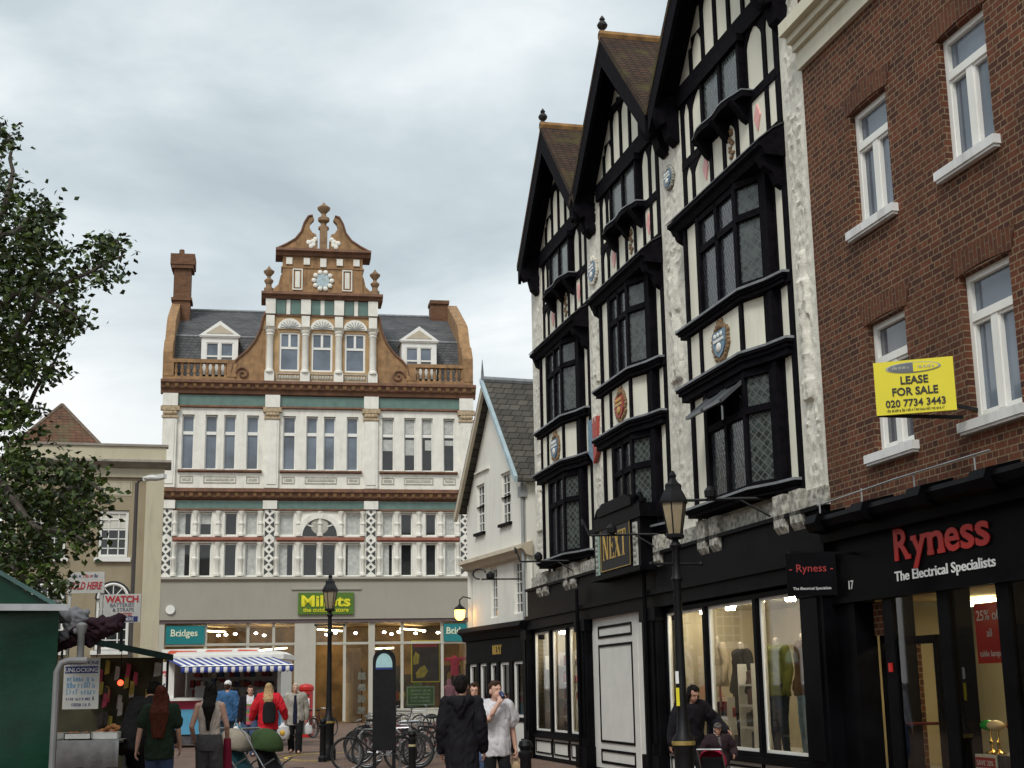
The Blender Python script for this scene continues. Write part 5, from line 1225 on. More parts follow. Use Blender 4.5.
def ik(s, h, l1, l2, pole):
    s, h = Vector(s), Vector(h); d = h - s; L = min(d.length, (l1 + l2) * .995); dn = d.normalized()
    a = (l1 * l1 - l2 * l2 + L * L) / (2 * L); hh = math.sqrt(max(0, l1 * l1 - a * a)); p = Vector(pole); p = (p - dn * p.dot(dn)).normalized()
    return s + dn * a + p * hh, s + dn * L
def hand(mb, wrist, d, palm, k=1.0, side=1, curl=.7):
    """palm, four bent fingers of unequal length and a thumb that leaves the side of the palm"""
    d = Vector(d).normalized(); palm = Vector(palm); palm = (palm - d * palm.dot(d)).normalized(); lat = d.cross(palm) * side
    w_ = Vector(wrist)
    for u in (-.024, -.008, .008, .024): limb(mb, [w_ + lat * u * .7 * k, w_ + d * .085 * k + lat * u * 1.25 * k], [.017 * k, .014 * k], 7)
    for u, L in ((-.032, .066), (-.011, .078), (.011, .074), (.031, .058)):
        b0 = w_ + d * .085 * k + lat * u * k; b1 = b0 + (d * math.cos(curl * .6) + palm * math.sin(curl * .6)) * L * .5 * k; b2 = b1 + (d * math.cos(curl * 1.6) + palm * math.sin(curl * 1.6)) * L * .5 * k
        limb(mb, [b0, b1, b2], [.0105 * k, .0095 * k, .0085 * k], 7)
    t0 = w_ + d * .025 * k - lat * .03 * k; t1 = t0 + (d * .6 - lat * .5 + palm * .45).normalized() * .04 * k; t2 = t1 + (d * .85 + palm * .5).normalized() * .032 * k
    limb(mb, [t0, t1, t2], [.013 * k, .011 * k, .0095 * k], 7)
def person(label, loc, face, H, top, trousers, shoes, hair, hair_len=0, hair_style='short', lean=0, stride=.0, arms=None, sleeve='long', hem=.80, loose=.022, skin=SKIN, hood=False, hat=None, head_yaw=0, head_pitch=0, voxel=.011, inner=None, build_=1.0, leg_loose=.022, extra=None, stripes=None):
    t = thing('person', label, 'person', (loc[0], loc[1], 0), R(face))
    k = H / 1.7; bw_ = build_
    HIP = Vector((0, 0, .92 * k)); LR = Matrix.Rotation(R(lean), 3, 'X')
    U = lambda x, y, z: HIP + LR @ (Vector((x * k, y * k, z * k)) - HIP)
    I3 = Matrix.Identity(3)
    arms = arms or {}
    J = {}
    for sd, nm in ((1, 'L'), (-1, 'R')):
        f = stride if sd > 0 else -stride
        hip = Vector((sd * .088 * k * bw_, 0, .90 * k)); ank = Vector((sd * .095 * k, -f * k, .085 * k + max(0, -f) * .18 * k))
        knee, ank = ik(hip, ank, .43 * k, .415 * k, (sd * .1, -1, 0))
        sh = U(sd * .178 * bw_, .0, 1.395)
        tgt = arms.get(nm, (sd * .07, -.02 - (-f) * .35, -.54))
        el, wr = ik(sh, sh + LR @ (Vector(tgt) * k), .29 * k, .255 * k, arms.get(nm + '_pole', (sd * .5, 1, -.2)))
        J[nm] = (hip, knee, ank, sh, el, wr)
    HR = LR @ Matrix.Rotation(R(head_yaw), 3, 'Z') @ Matrix.Rotation(R(head_pitch), 3, 'X')
    hc = U(0, -.03, 1.50) + HR @ Vector((0, -.005 * k, .092 * k))
    Hd = lambda x, y, z: hc + HR @ Vector((x * k, y * k, z * k))
    b = MB()
    loft(b, [(U(0, 0, z), rx * k * bw_, ry * k * bw_, LR) for z, rx, ry in ((.80, .10, .08), (.86, .155, .105), (.93, .16, .11), (1.03, .138, .098), (1.13, .14, .10), (1.26, .165, .115), (1.36, .165, .105), (1.42, .125, .08), (1.455, .06, .055))])
    limb(b, [U(0, .005, 1.42), Hd(0, .012, -.07)], [.056 * k, .052 * k])
    for nm in 'LR':
        hip, knee, ank, sh, el, wr = J[nm]; sd = 1 if nm == 'L' else -1
        limb(b, [hip, (hip * 2 + knee) / 3, knee, (knee * 2 + ank) / 3 + Vector((0, .012 * k, 0)), ank], [.088 * k * bw_, .08 * k * bw_, .055 * k, .056 * k, .036 * k])
        limb(b, [ank, ank + Vector((sd * .012 * k, -.14 * k, -.045 * k))], [.036 * k, .03 * k])
        limb(b, [U(sd * .10, 0, 1.40), sh, (sh + el) / 2, el, (el * 2 + wr) / 3, wr], [.062 * k, .056 * k, .046 * k, .038 * k, .037 * k, .025 * k], 9)
        hand(b, wr, wr - el, arms.get(nm + '_palm', (-sd, 0, 0)), k, sd, arms.get(nm + '_curl', .55))
    # head: skull, jaw, nose, ears, brow
    def hb_(c, r): 
        q = MB(); q.ball((0, 0, 0), tuple(v * k for v in r), 16, 12); b.add([Hd(*c) + HR @ Vector(p) for p in q.v], q.f)
    hb_((0, 0.008, .025), (.075, .094, .092)); hb_((0, -.025, -.045), (.056, .062, .07)); hb_((0, -.045, -.085), (.03, .035, .028))
    hb_((0, -.094, -.022), (.012, .022, .016)); hb_((0, -.086, .0), (.009, .016, .028)); hb_((0, -.074, .028), (.05, .022, .014)); hb_((0, -.082, -.062), (.022, .014, .008))
    for s_ in (-1, 1): hb_((s_ * .076, .012, -.01), (.010, .020, .032))
    eyes = [Hd(s_ * .030, -.088, .006) for s_ in (-1, 1)]; mouth = Hd(0, -.092, -.060)
    def fx(c):
        if min((c - e_).length for e_ in eyes) < .0125 * k: return 1
        d = c - mouth
        if abs((HR.inverted() @ d).x) < .024 * k and abs((HR.inverted() @ d).z) < .008 * k and d.length < .035 * k: return 2
        return 0
    body = vox(b, 'body', [skin, EYE, LIP], t, voxel * .8, 2, fx)
    # upper garment
    b = MB(); e = loose
    zs = [(hem, .16, .112), (.93, .165, .115), (1.03, .148, .108), (1.13, .15, .11), (1.26, .172, .122), (1.36, .17, .112), (1.415, .13, .086), (1.445, .072, .064)]
    if sleeve == 'sleeveless': zs = zs[:-1] + [(1.43, .10, .074)]
    loft(b, [(U(0, 0, z), (rx * bw_ + e) * k, (ry * bw_ + e) * k, LR) for z, rx, ry in zs])
    for nm in 'LR':
        hip, knee, ank, sh, el, wr = J[nm]; sd = 1 if nm == 'L' else -1
        if sleeve == 'sleeveless': limb(b, [U(sd * .10, 0, 1.40), U(sd * .135, 0, 1.395)], [.062 * k, .05 * k]); continue
        if sleeve == 'short':
            m_ = sh.lerp(el, .62); limb(b, [U(sd * .10, 0, 1.40), sh, m_], [(.062 + e * .6) * k, (.058 + e * .7) * k, (.054 + e) * k], 10)
        else:
            w2 = el.lerp(wr, .97); limb(b, [U(sd * .10, 0, 1.40), sh, (sh + el) / 2, el, el.lerp(wr, .5), w2], [(.062 + e * .7) * k, (.058 + e * .8) * k, (.05 + e) * k, (.044 + e) * k, (.042 + e * .8) * k, (.034 + e * .7) * k], 10)
    if hood:
        limb(b, [U(-.105, .07, 1.43), U(0, .145, 1.41), U(.105, .07, 1.43)], [.06 * k, .075 * k, .06 * k]); limb(b, [U(0, .15, 1.38), U(0, .15, 1.26)], [.075 * k, .035 * k]); limb(b, [U(-.075, -.03, 1.435), U(-.085, .05, 1.44)], [.035 * k, .05 * k]); limb(b, [U(.075, -.03, 1.435), U(.085, .05, 1.44)], [.035 * k, .05 * k])
    tp = top if isinstance(top, (list, tuple)) else [top]
    fixf = None
    if stripes:
        inv = LR.inverted()
        def fixf(c):
            z = (inv @ (c - HIP) + HIP).z / k
            x = c.x / k
            if c.y < 0.03 * k and abs(x) < .085:
                if z > 1.27: return 1
                return 2 + int((z - .8) / .06) % 3
            return 0
    vox(b, 'top', tp, t, voxel, 3, fixf)
    if inner:
        b = MB(); loft(b, [(U(0, -.055 - loose, z), rx * k, .095 * k * bw_, LR) for z, rx in ((hem + .02, .075), (1.0, .068), (1.2, .06), (1.34, .05), (1.43, .03))]); vox(b, 'shirt_front', [inner], t, voxel, 2)
    # trousers and shoes
    b = MB(); e = leg_loose
    loft(b, [(Vector((0, 0, z * k)), (rx * bw_ + e) * k, (ry * bw_ + e) * k, I3) for z, rx, ry in ((.78, .13, .10), (.84, .158, .112), (.88, .163, .114), (.94, .163, .114), (1.01, .15, .105))])
    for nm in 'LR':
        hip, knee, ank, *_ = J[nm]
        limb(b, [hip, (hip * 2 + knee) / 3, knee, (knee + ank) / 2, ank + Vector((0, 0, .0))], [(.089 * bw_ + e) * k, (.083 * bw_ + e) * k, (.060 + e * 1.2) * k, (.058 + e * 1.4) * k, (.048 + e * 1.6) * k], 12)
    vox(b, 'trousers', [trousers], t, voxel, 3)
    for nm in 'LR':
        ank = J[nm][2]; sd = 1 if nm == 'L' else -1; b = MB()
        lift = ank.z - .085 * k
        a = Vector((ank.x, ank.y + .045 * k, .036 * k + lift)); c_ = Vector((ank.x + sd * .02 * k, ank.y - .165 * k, .030 * k + lift * .4))
        limb(b, [a, a.lerp(c_, .5), c_], [.036 * k, .040 * k, .030 * k], 10); limb(b, [ank, a.lerp(c_, .25)], [.042 * k, .038 * k]); vox(b, 'shoe', [shoes], t, voxel, 2)
    # hair
    if hair:
        b = MB()
        def hh(c, r):
            q = MB(); q.ball((0, 0, 0), tuple(v * k for v in r), 16, 12); b.add([Hd(*c) + HR @ Vector(p) for p in q.v], q.f)
        hh((0, .024, .036), (.084, .097, .098)); hh((0, .06, -.01), (.07, .06, .075)); hh((0, -.03, .085), (.055, .055, .04))
        if hair_style in ('long', 'ponytail', 'bob'):
            for s_ in (-1, 1): hh((s_ * .07, .015, -.01), (.022, .05, .08))
        if hair_style == 'long':
            q0 = Hd(0, .055, .0); yb = .10 + loose; pts = [q0, Hd(0, .075, -.10), U(0, yb, 1.36), U(0, yb + .03, 1.36 - hair_len)]
            loft(b, [(p, w_ * k, d_ * k, I3) for p, w_, d_ in zip(reversed(pts), (.075, .135, .105, .085), (.04, .06, .065, .06))])
            for s_ in (-1, 1): limb(b, [Hd(s_ * .075, .0, .0), Hd(s_ * .085, .01, -.1), U(s_ * .10, -.06 if face < 90 else .06, 1.40), U(s_ * .095, -.10 if face < 90 else .10, 1.40 - hair_len * .6)], [.03 * k, .034 * k, .034 * k, .015 * k], 8)
        if hair_style == 'ponytail':
            hh((0, .05, -.07), (.095, .075, .10)); hh((0, .075, -.13), (.085, .06, .07))
            loft(b, [(p, w_ * k, d_ * k, I3) for p, w_, d_ in ((U(0, .15, 1.40 - hair_len), .02, .015), (U(0, .155, 1.38 - hair_len * .5), .042, .03), (U(0, .15, 1.40), .10, .05), (Hd(0, .09, -.06), .07, .05), (Hd(0, .06, .0), .085, .06))])
        if hair_style == 'bob': hh((0, .045, -.06), (.085, .065, .07))
        vox(b, 'hair', [hair], t, voxel * .9, 1)
    if hat:
        b = MB()
        q = MB(); q.ball((0, 0, 0), (.092 * k, .108 * k, .085 * k), 16, 10); b.add([Hd(0, .012, .062) + HR @ Vector(p) for p in q.v], q.f)
        if hat[1] == 'cap': q = MB(); q.ball((0, 0, 0), (.07 * k, .07 * k, .014 * k), 14, 6); b.add([Hd(0, -.10, .045) + HR @ Vector(p) for p in q.v], q.f)
        vox(b, 'hat', [hat[0]], t, voxel * .9, 1)
    if extra: extra(t, k, U, Hd, J)
    return t, J, k
def carrier(label, loc, rz, w_, h, m, cat='bag', prints=None):
    t = thing('carrier_bag', label, cat, loc, rz)
    b = MB(); n = 14; secs = []
    for z, f in ((-h - .0, .75), (-h + .03, 1.0), (-h * .6, 1.12), (-h * .25, .9), (-.08, .45), (0, .12)):
        secs.append((Vector((.01 * math.sin(z * 40), .01 * math.cos(z * 31), z)), w_ / 2 * f, w_ * .28 * f, Matrix.Identity(3)))
    loft(b, secs, n); o = b.build('bag', m, t)
    if prints:
        b = MB(); b.ball((0, -w_ * .27, -h * .6), (w_ * .22, .03, h * .18), 10, 6); b.build('print', prints, t)
    b = MB(); b.tube([(-.05, 0, -.05), (-.03, 0, .06), (.03, 0, .06), (.05, 0, -.05)], .008, 6); b.build('handles', m, t)
    return t
BLACKCOAT = cloth('black_coat_cloth', (.010, .009, .012)); DARKJ = cloth('charcoal_jacket_cloth', (.02, .018, .018))
WHITET = cloth('white_tee_cloth', (.62, .60, .62)); JEANS = cloth('blue_denim', (.055, .085, .16)); DENIMJ = cloth('denim_jacket_cloth', (.045, .12, .25))
BLACKT = cloth('black_trouser_cloth', (.010, .010, .012)); GREYT = cloth('grey_trouser_cloth', (.085, .08, .085)); BEIGET = cloth('beige_top_cloth', (.56, .48, .41)); REDJ = cloth('red_jacket_cloth', (.55, .018, .03))
STONEJ = cloth('stone_jacket_cloth', (.34, .32, .28)); NAVY = cloth('navy_top_cloth', (.014, .016, .04)); GREENT_ = cloth('dark_green_top_cloth', (.018, .03, .018))
SHOEK = mat('black_shoe_leather', (.015, .014, .013), .5); SHOEB = mat('tan_shoe_leather', (.22, .13, .07), .6)
HBLACK = mat('black_hair', (.010, .008, .007), .7, .4, 30, bmp=.5, spec=.15); HBROWN = mat('brown_hair', (.05, .025, .014), .7, .4, 30, bmp=.5, spec=.15); HRED = mat('auburn_hair', (.085, .020, .010), .7, .4, 30, bmp=.5, spec=.15); HBLOND = mat('blond_hair', (.42, .27, .12), .55, .3, 30, bmp=.5); HPALE = mat('pale_grey_hair', (.55, .45, .34), .6, .2, 30, bmp=.5)
BAGW = mat('white_carrier_plastic', (.66, .66, .66), .4, .12, 6, bmp=.4)

person('person in a black hooded jacket seen from behind, near the middle of the street', (-.64, 16.5), 176, 1.69, BLACKCOAT, BLACKT, SHOEK, HBLACK, hem=.66, loose=.036, hood=True, stride=.06, arms={'L': (.07, -.06, -.52), 'R': (-.07, -.08, -.52), 'L_pole': (.2, 1, 0), 'R_pole': (-.2, 1, 0)}, voxel=.010, build_=.96, head_yaw=-8)
def drink(t, k, U, Hd, J):
    pass
pt, J, k = person('young person in a white t-shirt drinking with one hand raised to the mouth', (-.27, 17.7), 14, 1.62, WHITET, BLACKT, SHOEK, HBROWN, hem=.78, loose=.046, leg_loose=.008, sleeve='short', stride=.04, skin=SKINP, head_pitch=-6, head_yaw=18, hair_style='short', voxel=.008, build_=.92,
    arms={'R': (.16, -.23, .06), 'R_pole': (-.5, -.5, -1), 'R_palm': (.5, .6, .2), 'R_curl': 1.1, 'L': (.10, .02, -.53), 'L_palm': (-1, 0, 0), 'L_curl': 1.1})
wl = pt.matrix_basis @ J['R'][5]; wl2 = pt.matrix_basis @ J['L'][5]
t = thing('drink_can', 'small dark drink can held to the mouth of the white shirted youth', 'can', tuple(wl + Vector((.035, .01, .085))))
t.rotation_euler = (R(-50), 0, R(30))
t.scale = (.8, .8, .8)
b = MB(); b.lathe((0, 0, -.06), [(.026, 0), (.033, .012), (.033, .105), (.026, .12)], 14); b.build('can_body', mat('dark_blue_can', (.05, .06, .14), .3, .1, 5, metal=.5), t)
b = MB(); b.lathe((0, 0, .058), [(.027, 0), (.027, .006)], 14); b.build('lid', STEEL, t)
carrier('tan paper bag hanging from the lowered hand of the white shirted youth', tuple(wl2 + Vector((0, 0, -.12))), 0, .22, .26, mat('tan_paper', (.42, .30, .17), .8, .15, 5))
person('person half hidden behind the black hooded jacket, facing the camera with long brown hair', (-.66, 22.0), 5, 1.62, cloth('pale_blue_top_cloth', (.36, .38, .44)), JEANS, SHOEK, HBROWN, .12, 'long', stride=.12, skin=SKINP, voxel=.012)
person('person with long black hair in a black coat bending towards a small child', (2.36, 19.75), 14, 1.55, BLACKCOAT, BLACKT, SHOEK, HBLACK, .22, 'long', lean=10, hem=.55, loose=.05, stride=.1, head_pitch=14, head_yaw=16, voxel=.010,
    arms={'L': (.30, -.22, -.33), 'L_pole': (.6, .6, -.6), 'R': (-.13, -.02, -.53)})
person('small child in a cap and dark coat standing beside the shop window', (2.68, 19.35), 4, 1.03, [cloth('child_coat_cloth', (.03, .018, .022))], GREYT, SHOEK, HBROWN, hem=.70, loose=.05, hat=(cloth('grey_cap_cloth', (.10, .09, .085)), 'cap'), voxel=.009, build_=1.15, inner=cloth('grey_scarf_cloth', (.15, .14, .14)), arms={'L': (.10, -.2, -.36), 'R': (-.08, -.22, -.36)})
person('person with long auburn hair in a dark top seen from behind at the market table', (-4.72, 19.0), 186, 1.64, GREENT_, JEANS, SHOEK, HRED, .34, 'long', hem=.74, loose=.035, sleeve='short', stride=.05, skin=SKINP, arms={'L': (.13, -.02, -.52), 'R': (-.08, -.16, -.50)}, voxel=.010, build_=.98)
person('person in a dark jacket leaning over the market table, only back and shoulder showing', (-5.28, 19.75), 140, 1.78, DARKJ, BLACKT, SHOEK, HBLACK, lean=24, hem=.72, loose=.055, head_pitch=14, stride=.12, arms={'L': (.1, -.42, -.3), 'R': (-.1, -.4, -.32)}, voxel=.012, build_=1.15)
pt, J, k = person('person with a dark ponytail in a sleeveless beige top and grey trousers, seen from behind', (-4.28, 20.0), 184, 1.67, BEIGET, GREYT, SHOEK, HBLACK, .34, 'ponytail', hem=.80, loose=.006, sleeve='sleeveless', stride=.10, skin=SKINP, voxel=.010, leg_loose=.032, build_=.92, arms={'L': (.07, -.16, -.47), 'R': (-.07, -.16, -.48)})
wl2 = pt.matrix_basis @ J['R'][5]
t = thing('folded_coat', 'long maroon coat carried on the right of the beige top', 'coat', tuple(wl2))
b = MB(); loft(b, [(Vector((0, 0, z)), a, c, Matrix.Identity(3)) for z, a, c in ((-.85, .10, .05), (-.6, .09, .06), (-.25, .07, .06), (.02, .05, .06), (.06, .01, .02))], 12); b.build('coat', cloth('maroon_cloth', (.20, .012, .035)), t)
person('person in a blue denim jacket and white cap facing the awning trailer', (-7.80, 38.6), 178, 1.84, DENIMJ, cloth('slate_trouser_cloth', (.04, .07, .10)), SHOEK, HBROWN, hem=.74, loose=.04, hat=(cloth('white_cap_cloth', (.72, .70, .66)), 'beanie'), voxel=.014)
pt, J, k = person('person in an open black jacket over a bright striped top', (-6.66, 35.8), 8, 1.70, [BLACKCOAT, WHITET, cloth('pink_stripe_cloth', (.5, .12, .16)), cloth('green_stripe_cloth', (.16, .26, .07)), cloth('grey_stripe_cloth', (.22, .2, .24))], JEANS, SHOEK, HBROWN, hem=.76, loose=.035, stride=.1, stripes=True, skin=SKINP, voxel=.012)
carrier('bulging white carrier bag carried beside the striped top', tuple(pt.matrix_basis @ J['R'][5] + Vector((-.08, -.06, -.12))), 0, .42, .48, BAGW)
def pack(t, k, U, Hd, J):
    b = MB(); loft(b, [(U(-.04, .20, z), a, .085, Matrix.Identity(3)) for z, a in ((.80, .13), (.86, .16), (1.05, .165), (1.2, .15), (1.29, .10))], 14)
    o = vox(b, 'backpack', [cloth('black_backpack_cloth', (.014, .014, .015))], t, .014, 2)
    o.parent = None; o.matrix_basis = t.matrix_basis.copy()
    tag(o, 'black backpack worn on the back of the red jacket', 'backpack')
person('person with blond hair in a bright red jacket, seen from behind', (-6.05, 34.9), 184, 1.74, REDJ, JEANS, SHOEK, HBLOND, .10, 'long', hem=.66, loose=.055, voxel=.012, extra=pack, build_=1.12, arms={'L': (.2, -.1, -.48), 'R': (-.2, -.1, -.48)})
pt, J, k = person('person with short pale hair in a stone coloured jacket over a navy top, walking forward', (-5.70, 36.9), 6, 1.74, STONEJ, BLACKT, SHOEB, HPALE, hem=.70, loose=.05, stride=.17, inner=NAVY, skin=SKINP, voxel=.012, build_=1.1)
carrier('white and yellow carrier bag with a red print, left hand of the stone jacket', tuple(pt.matrix_basis @ J['R'][5] + Vector((-.03, 0, -.1))), 0, .34, .42, BAGW, prints=mat('yellow_red_print', (.7, .4, .05), .5, .5, 9))
carrier('small white carrier bag on the right of the stone jacket', tuple(pt.matrix_basis @ J['L'][5] + Vector((.03, 0, -.1))), 0, .26, .3, BAGW)

# ------------------------------------------------------------------ street lamps, bollards, information pillar, post box
GLASSL = mat('dusty_lamp_glass', (.30, .24, .15), .35, .2, 6)
def make_lamp(label, loc):
    t = thing('street_lamp', label, 'street lamp', loc, R(12), 'black lantern posts in the street')
    b = MB(); b.lathe((0, 0, 0), [(.17, 0), (.17, .25), (.14, .32), (.12, .40), (.12, .78), (.14, .82), (.14, .9), (.085, .98), (.065, 1.2), (.055, 2.2), (.05, 2.8), (.075, 2.86), (.05, 2.92), (.045, 3.22), (.08, 3.28), (.04, 3.34), (.035, 3.4)], 14)
    b.tube([(-.32, 0, 3.05), (.32, 0, 3.05)], .018, 8)
    for s_ in (-1, 1): b.ball((s_ * .33, 0, 3.05), .03, 8, 6)
    b.build('post', IRON, t)
    b = MB(); b.lathe((0, 0, 0), [(.145, .83), (.147, .85), (.145, .88)], 14); b.build('gold_band', mat('dull_gold_band', (.30, .21, .06), .5, .3, 12), t)
    b = MB(); b.lathe((0, 0, 0), [(.085, 3.4), (.09, 3.44), (.16, 3.82), (.155, 3.84)], 6); b.build('lantern_glass', GLASSL, t)
    b = MB(); b.lathe((0, 0, 0), [(.08, 3.36), (.12, 3.38), (.12, 3.42), (.10, 3.43)], 6); b.lathe((0, 0, 0), [(.185, 3.82), (.185, 3.86), (.14, 3.95), (.11, 4.0), (.11, 4.06), (.06, 4.1), (.04, 4.14), (.05, 4.18), (.015, 4.24)], 6)
    for j in range(6):
        a = 2 * math.pi * j / 6; b.tube([(.092 * math.cos(a), .092 * math.sin(a), 3.42), (.163 * math.cos(a), .163 * math.sin(a), 3.83)], .009, 5)
    b.build('lantern_cap', IRON, t)
    return t
lp = make_lamp('tall black lantern street lamp with a gold banded base, before the wide shop window', (2.04, 17.8, 0))
l2 = copy_tree(lp); l2.location = (-4.33, 33.0, 0); l2['label'] = 'black street lamp with a lantern overlapping the green and yellow shop sign'
t = thing('bus_stop_plate', 'white and yellow narrow plate strapped to the nearer lamp post', 'plate', (2.04, 17.8, 1.30))
b = MB(); b.box(-.075, -.035, -.075, -.06, 0, .22); b.build('yellow_plate', YELLOW, t); b = MB(); b.box(-.075, -.035, -.075, -.06, .27, .42); b.build('white_plate', WHITES, t)
def bollard(label, loc, h):
    t = thing('bollard', label, 'bollard', loc, 0, 'black iron bollards')
    b = MB(); b.lathe((0, 0, 0), [(.10, 0), (.10, .1), (.07, .14), (.065, h - .22), (.085, h - .19), (.085, h - .14), (.06, h - .12), (.085, h - .07), (.07, h - .02), (.02, h)], 14); b.build('post', IRON, t)
    if h < .9: b = MB(); b.lathe((0, 0, 0), [(.072, h - .29), (.073, h - .27), (.072, h - .25)], 14); b.build('pale_band', mat('pale_band_paint', (.45, .40, .22), .5), t)
    return t
bollard('black bollard beside the white shirted youth', (.085, 16.6, 0), .97)
bollard('black bollard with a pale band in front of the parked bicycles, right of the pillar', (-1.94, 26.5, 0), .82)
bollard('black bollard left of the parked bicycles at the foot of the lamp', (-4.38, 32.4, 0), .95)
t = thing('information_pillar', 'tall black information pillar with a round topped pale blue panel', 'pillar', (-2.50, 27.0, 0))
b = MB(); n = 14; w_ = .215
b.prism([(-w_, .45), (w_, .45), (w_, 2.1)] + [(w_ * math.cos(math.pi * k / n), 2.1 + .22 * math.sin(math.pi * k / n)) for k in range(1, n)] + [(-w_, 2.1)], -.07, .07); b.build('panel', IRON, t)
b = MB(); b.box(-.21, -.15, -.04, .04, 0, .5); b.box(.15, .21, -.04, .04, 0, .5); b.build('feet', IRON, t)
b = MB(); w_ = .155; b.prism([(-w_, 1.97), (w_, 1.97)] + [(w_ * math.cos(math.pi * k / n), 2.02 + .21 * math.sin(math.pi * k / n)) for k in range(0, n + 1)], -.078, -.066); b.build('blue_panel', mat('pale_aqua_panel', (.42, .66, .68), .35, .15, 5), t)
b = MB(); b.box(-.158, .158, -.082, -.066, 1.93, 1.97); b.build('blue_edge', BLUEINK, t)
t = thing('post_box', 'round red pillar post box in front of the shop windows', 'post box', (-7.36, 50.0, 0))
t.scale = (1, 1, 1.1)
b = MB(); b.lathe((0, 0, 0), [(.27, 0), (.27, .2), (.24, .24), (.24, 1.42), (.27, 1.45), (.275, 1.54), (.22, 1.61), (.05, 1.65)], 20); b.build('body', RED, t)
b = MB(); b.box(-.13, .13, -.26, -.2, 1.28, 1.33); b.build('slot', INK, t); b = MB(); b.box(-.15, .15, -.252, -.2, .95, 1.2); b.build('notice_plate', WHITES, t)

# ------------------------------------------------------------------ bicycles
def make_bike(frame_m):
    t = thing('bicycle', 'parked bicycle', 'bicycle', (0, 0, 0), 0, 'bicycles parked at the racks')
    rw, fw, r = (-.52, 0, .335), (.52, 0, .335), .315
    for c in (rw, fw):
        b = MB(); b.tube([(c[0] + r * math.cos(2 * math.pi * k / 32), 0, c[2] + r * math.sin(2 * math.pi * k / 32)) for k in range(33)], .023, 7); wo = b.build('wheel', RUBBER, t)
        b = MB(); b.tube([(c[0] + (r - .025) * math.cos(2 * math.pi * k / 32), 0, c[2] + (r - .025) * math.sin(2 * math.pi * k / 32)) for k in range(33)], .009, 6)
        for k in range(18):
            a = 2 * math.pi * k / 18; b.bar((c[0], .02 * (-1) ** k, c[2]), (c[0] + (r - .03) * math.cos(a), 0, c[2] + (r - .03) * math.sin(a)), .004, .004)
        b.lathe((c[0], 0, c[2]), [(.02, -.04), (.02, .04)], 8); b.build('rim', mat('dull_rim', (.16, .16, .165), .4, .2, 5, metal=.6), wo)
    bb = (-.08, 0, .29); st = (-.22, 0, .78); hd = (.33, 0, .80); hd2 = (.36, 0, .66)
    b = MB()
    for p, q in ((bb, st), (st, hd), (bb, hd2), (hd, hd2)): b.tube([p, q], .017, 8)
    for s_ in (-1, 1): b.tube([(bb[0], s_ * .03, bb[2]), (rw[0], s_ * .05, rw[2])], .010, 6); b.tube([(st[0], s_ * .02, st[2]), (rw[0], s_ * .05, rw[2])], .009, 6); b.tube([(hd2[0], s_ * .04, hd2[2]), (.42, s_ * .05, .5), (fw[0], s_ * .05, fw[2])], .012, 6)
    b.build('frame', frame_m, t)
    b = MB(); b.tube([st, (-.245, 0, .90)], .013, 8); b.ball((-.27, 0, .92), (.13, .07, .035), 12, 6); b.build('saddle', RUBBER, t)
    b = MB(); b.tube([hd, (.315, 0, .93)], .014, 8); b.tube([(.26, -.29, .99), (.33, -.2, .97), (.36, 0, .95), (.33, .2, .97), (.26, .29, .99)], .012, 8); b.build('handlebar', STEEL, t)
    b = MB(); b.lathe((0, 0, 0), [(.001, 0), (.001, .001)], 3); b = MB()
    b.tube([(bb[0] + .09 * math.cos(2 * math.pi * k / 18), .05, bb[2] + .09 * math.sin(2 * math.pi * k / 18)) for k in range(19)], .008, 6); b.bar((-.08, .06, .29), (.03, .06, .16), .016, .02); b.bar((-.08, -.06, .29), (-.19, -.06, .42), .016, .02); b.box(0, .06, .06, .14, .145, .165); b.box(-.22, -.16, -.14, -.06, .41, .43); b.build('crank', STEEL, t)
    b = MB(); b.box(-.62, -.28, -.05, .05, .70, .715); b.tube([(-.6, .05, .70), (rw[0], .06, rw[2])], .006, 5); b.tube([(-.6, -.05, .70), (rw[0], -.06, rw[2])], .006, 5); b.build('luggage_rack', IRON, t)
    return t
BK1 = mat('black_bike_paint', (.015, .015, .018), .35, .2, 5); BK2 = mat('maroon_bike_paint', (.12, .015, .025), .35, .2, 5); BK3 = mat('silver_bike_paint', (.4, .4, .42), .35, .15, 5, metal=.5)
protos = [make_bike(BK1), make_bike(BK3), make_bike(BK2)]
spots = [(-2.83, 28.4, 4, 0, 'black bicycle nearest the camera, its front wheel just right of the lamp'), (-2.53, 29.2, -6, 1, 'silver bicycle half behind the information pillar, second from the camera'), (-2.9, 31.2, 10, 2, 'maroon bicycle behind the two nearest bicycles'),
         (-3.2, 33.4, -4, 0, 'black bicycle in the middle of the row, behind the maroon one'), (-2.7, 35.4, 6, 1, 'silver bicycle at the back of the middle row, left of the pillar'), (-3.5, 37.2, -8, 0, 'black bicycle farthest back left of the pillar, in front of the shop door'),
         (-4.05, 52.0, 3, 0, 'far black bicycle under the green window poster, right of the pillar'), (-3.7, 53.2, 3, 1, 'far silver bicycle rightmost of the bicycles under the shop window'),
         (-7.2, 49.0, 70, 0, 'black bicycle leaning by the shop pier near the red post box'), (-6.7, 49.5, 60, 2, 'maroon bicycle by the wide shop pier, farthest left group'), (-1.75, 30.4, 8, 0, 'black bicycle right of the pillar, rear wheel behind the bollard')]
spots += [(-2.6, 30.0, 2, 2, 'maroon bicycle close behind the silver one, beside the information pillar'), (-3.05, 32.2, -10, 0, 'black bicycle leaning on the second hoop rack'), (-2.3, 34.3, 5, 0, 'black bicycle behind the information pillar in the middle row'),
          (-3.25, 35.9, 12, 2, 'maroon bicycle near the back of the row, left end'), (-1.7, 33.2, -3, 2, 'maroon bicycle to the right of the pillar in the middle row'), (-7.6, 50.4, 75, 1, 'silver bicycle beside the wide shop pier, behind the black one')]
used = set()
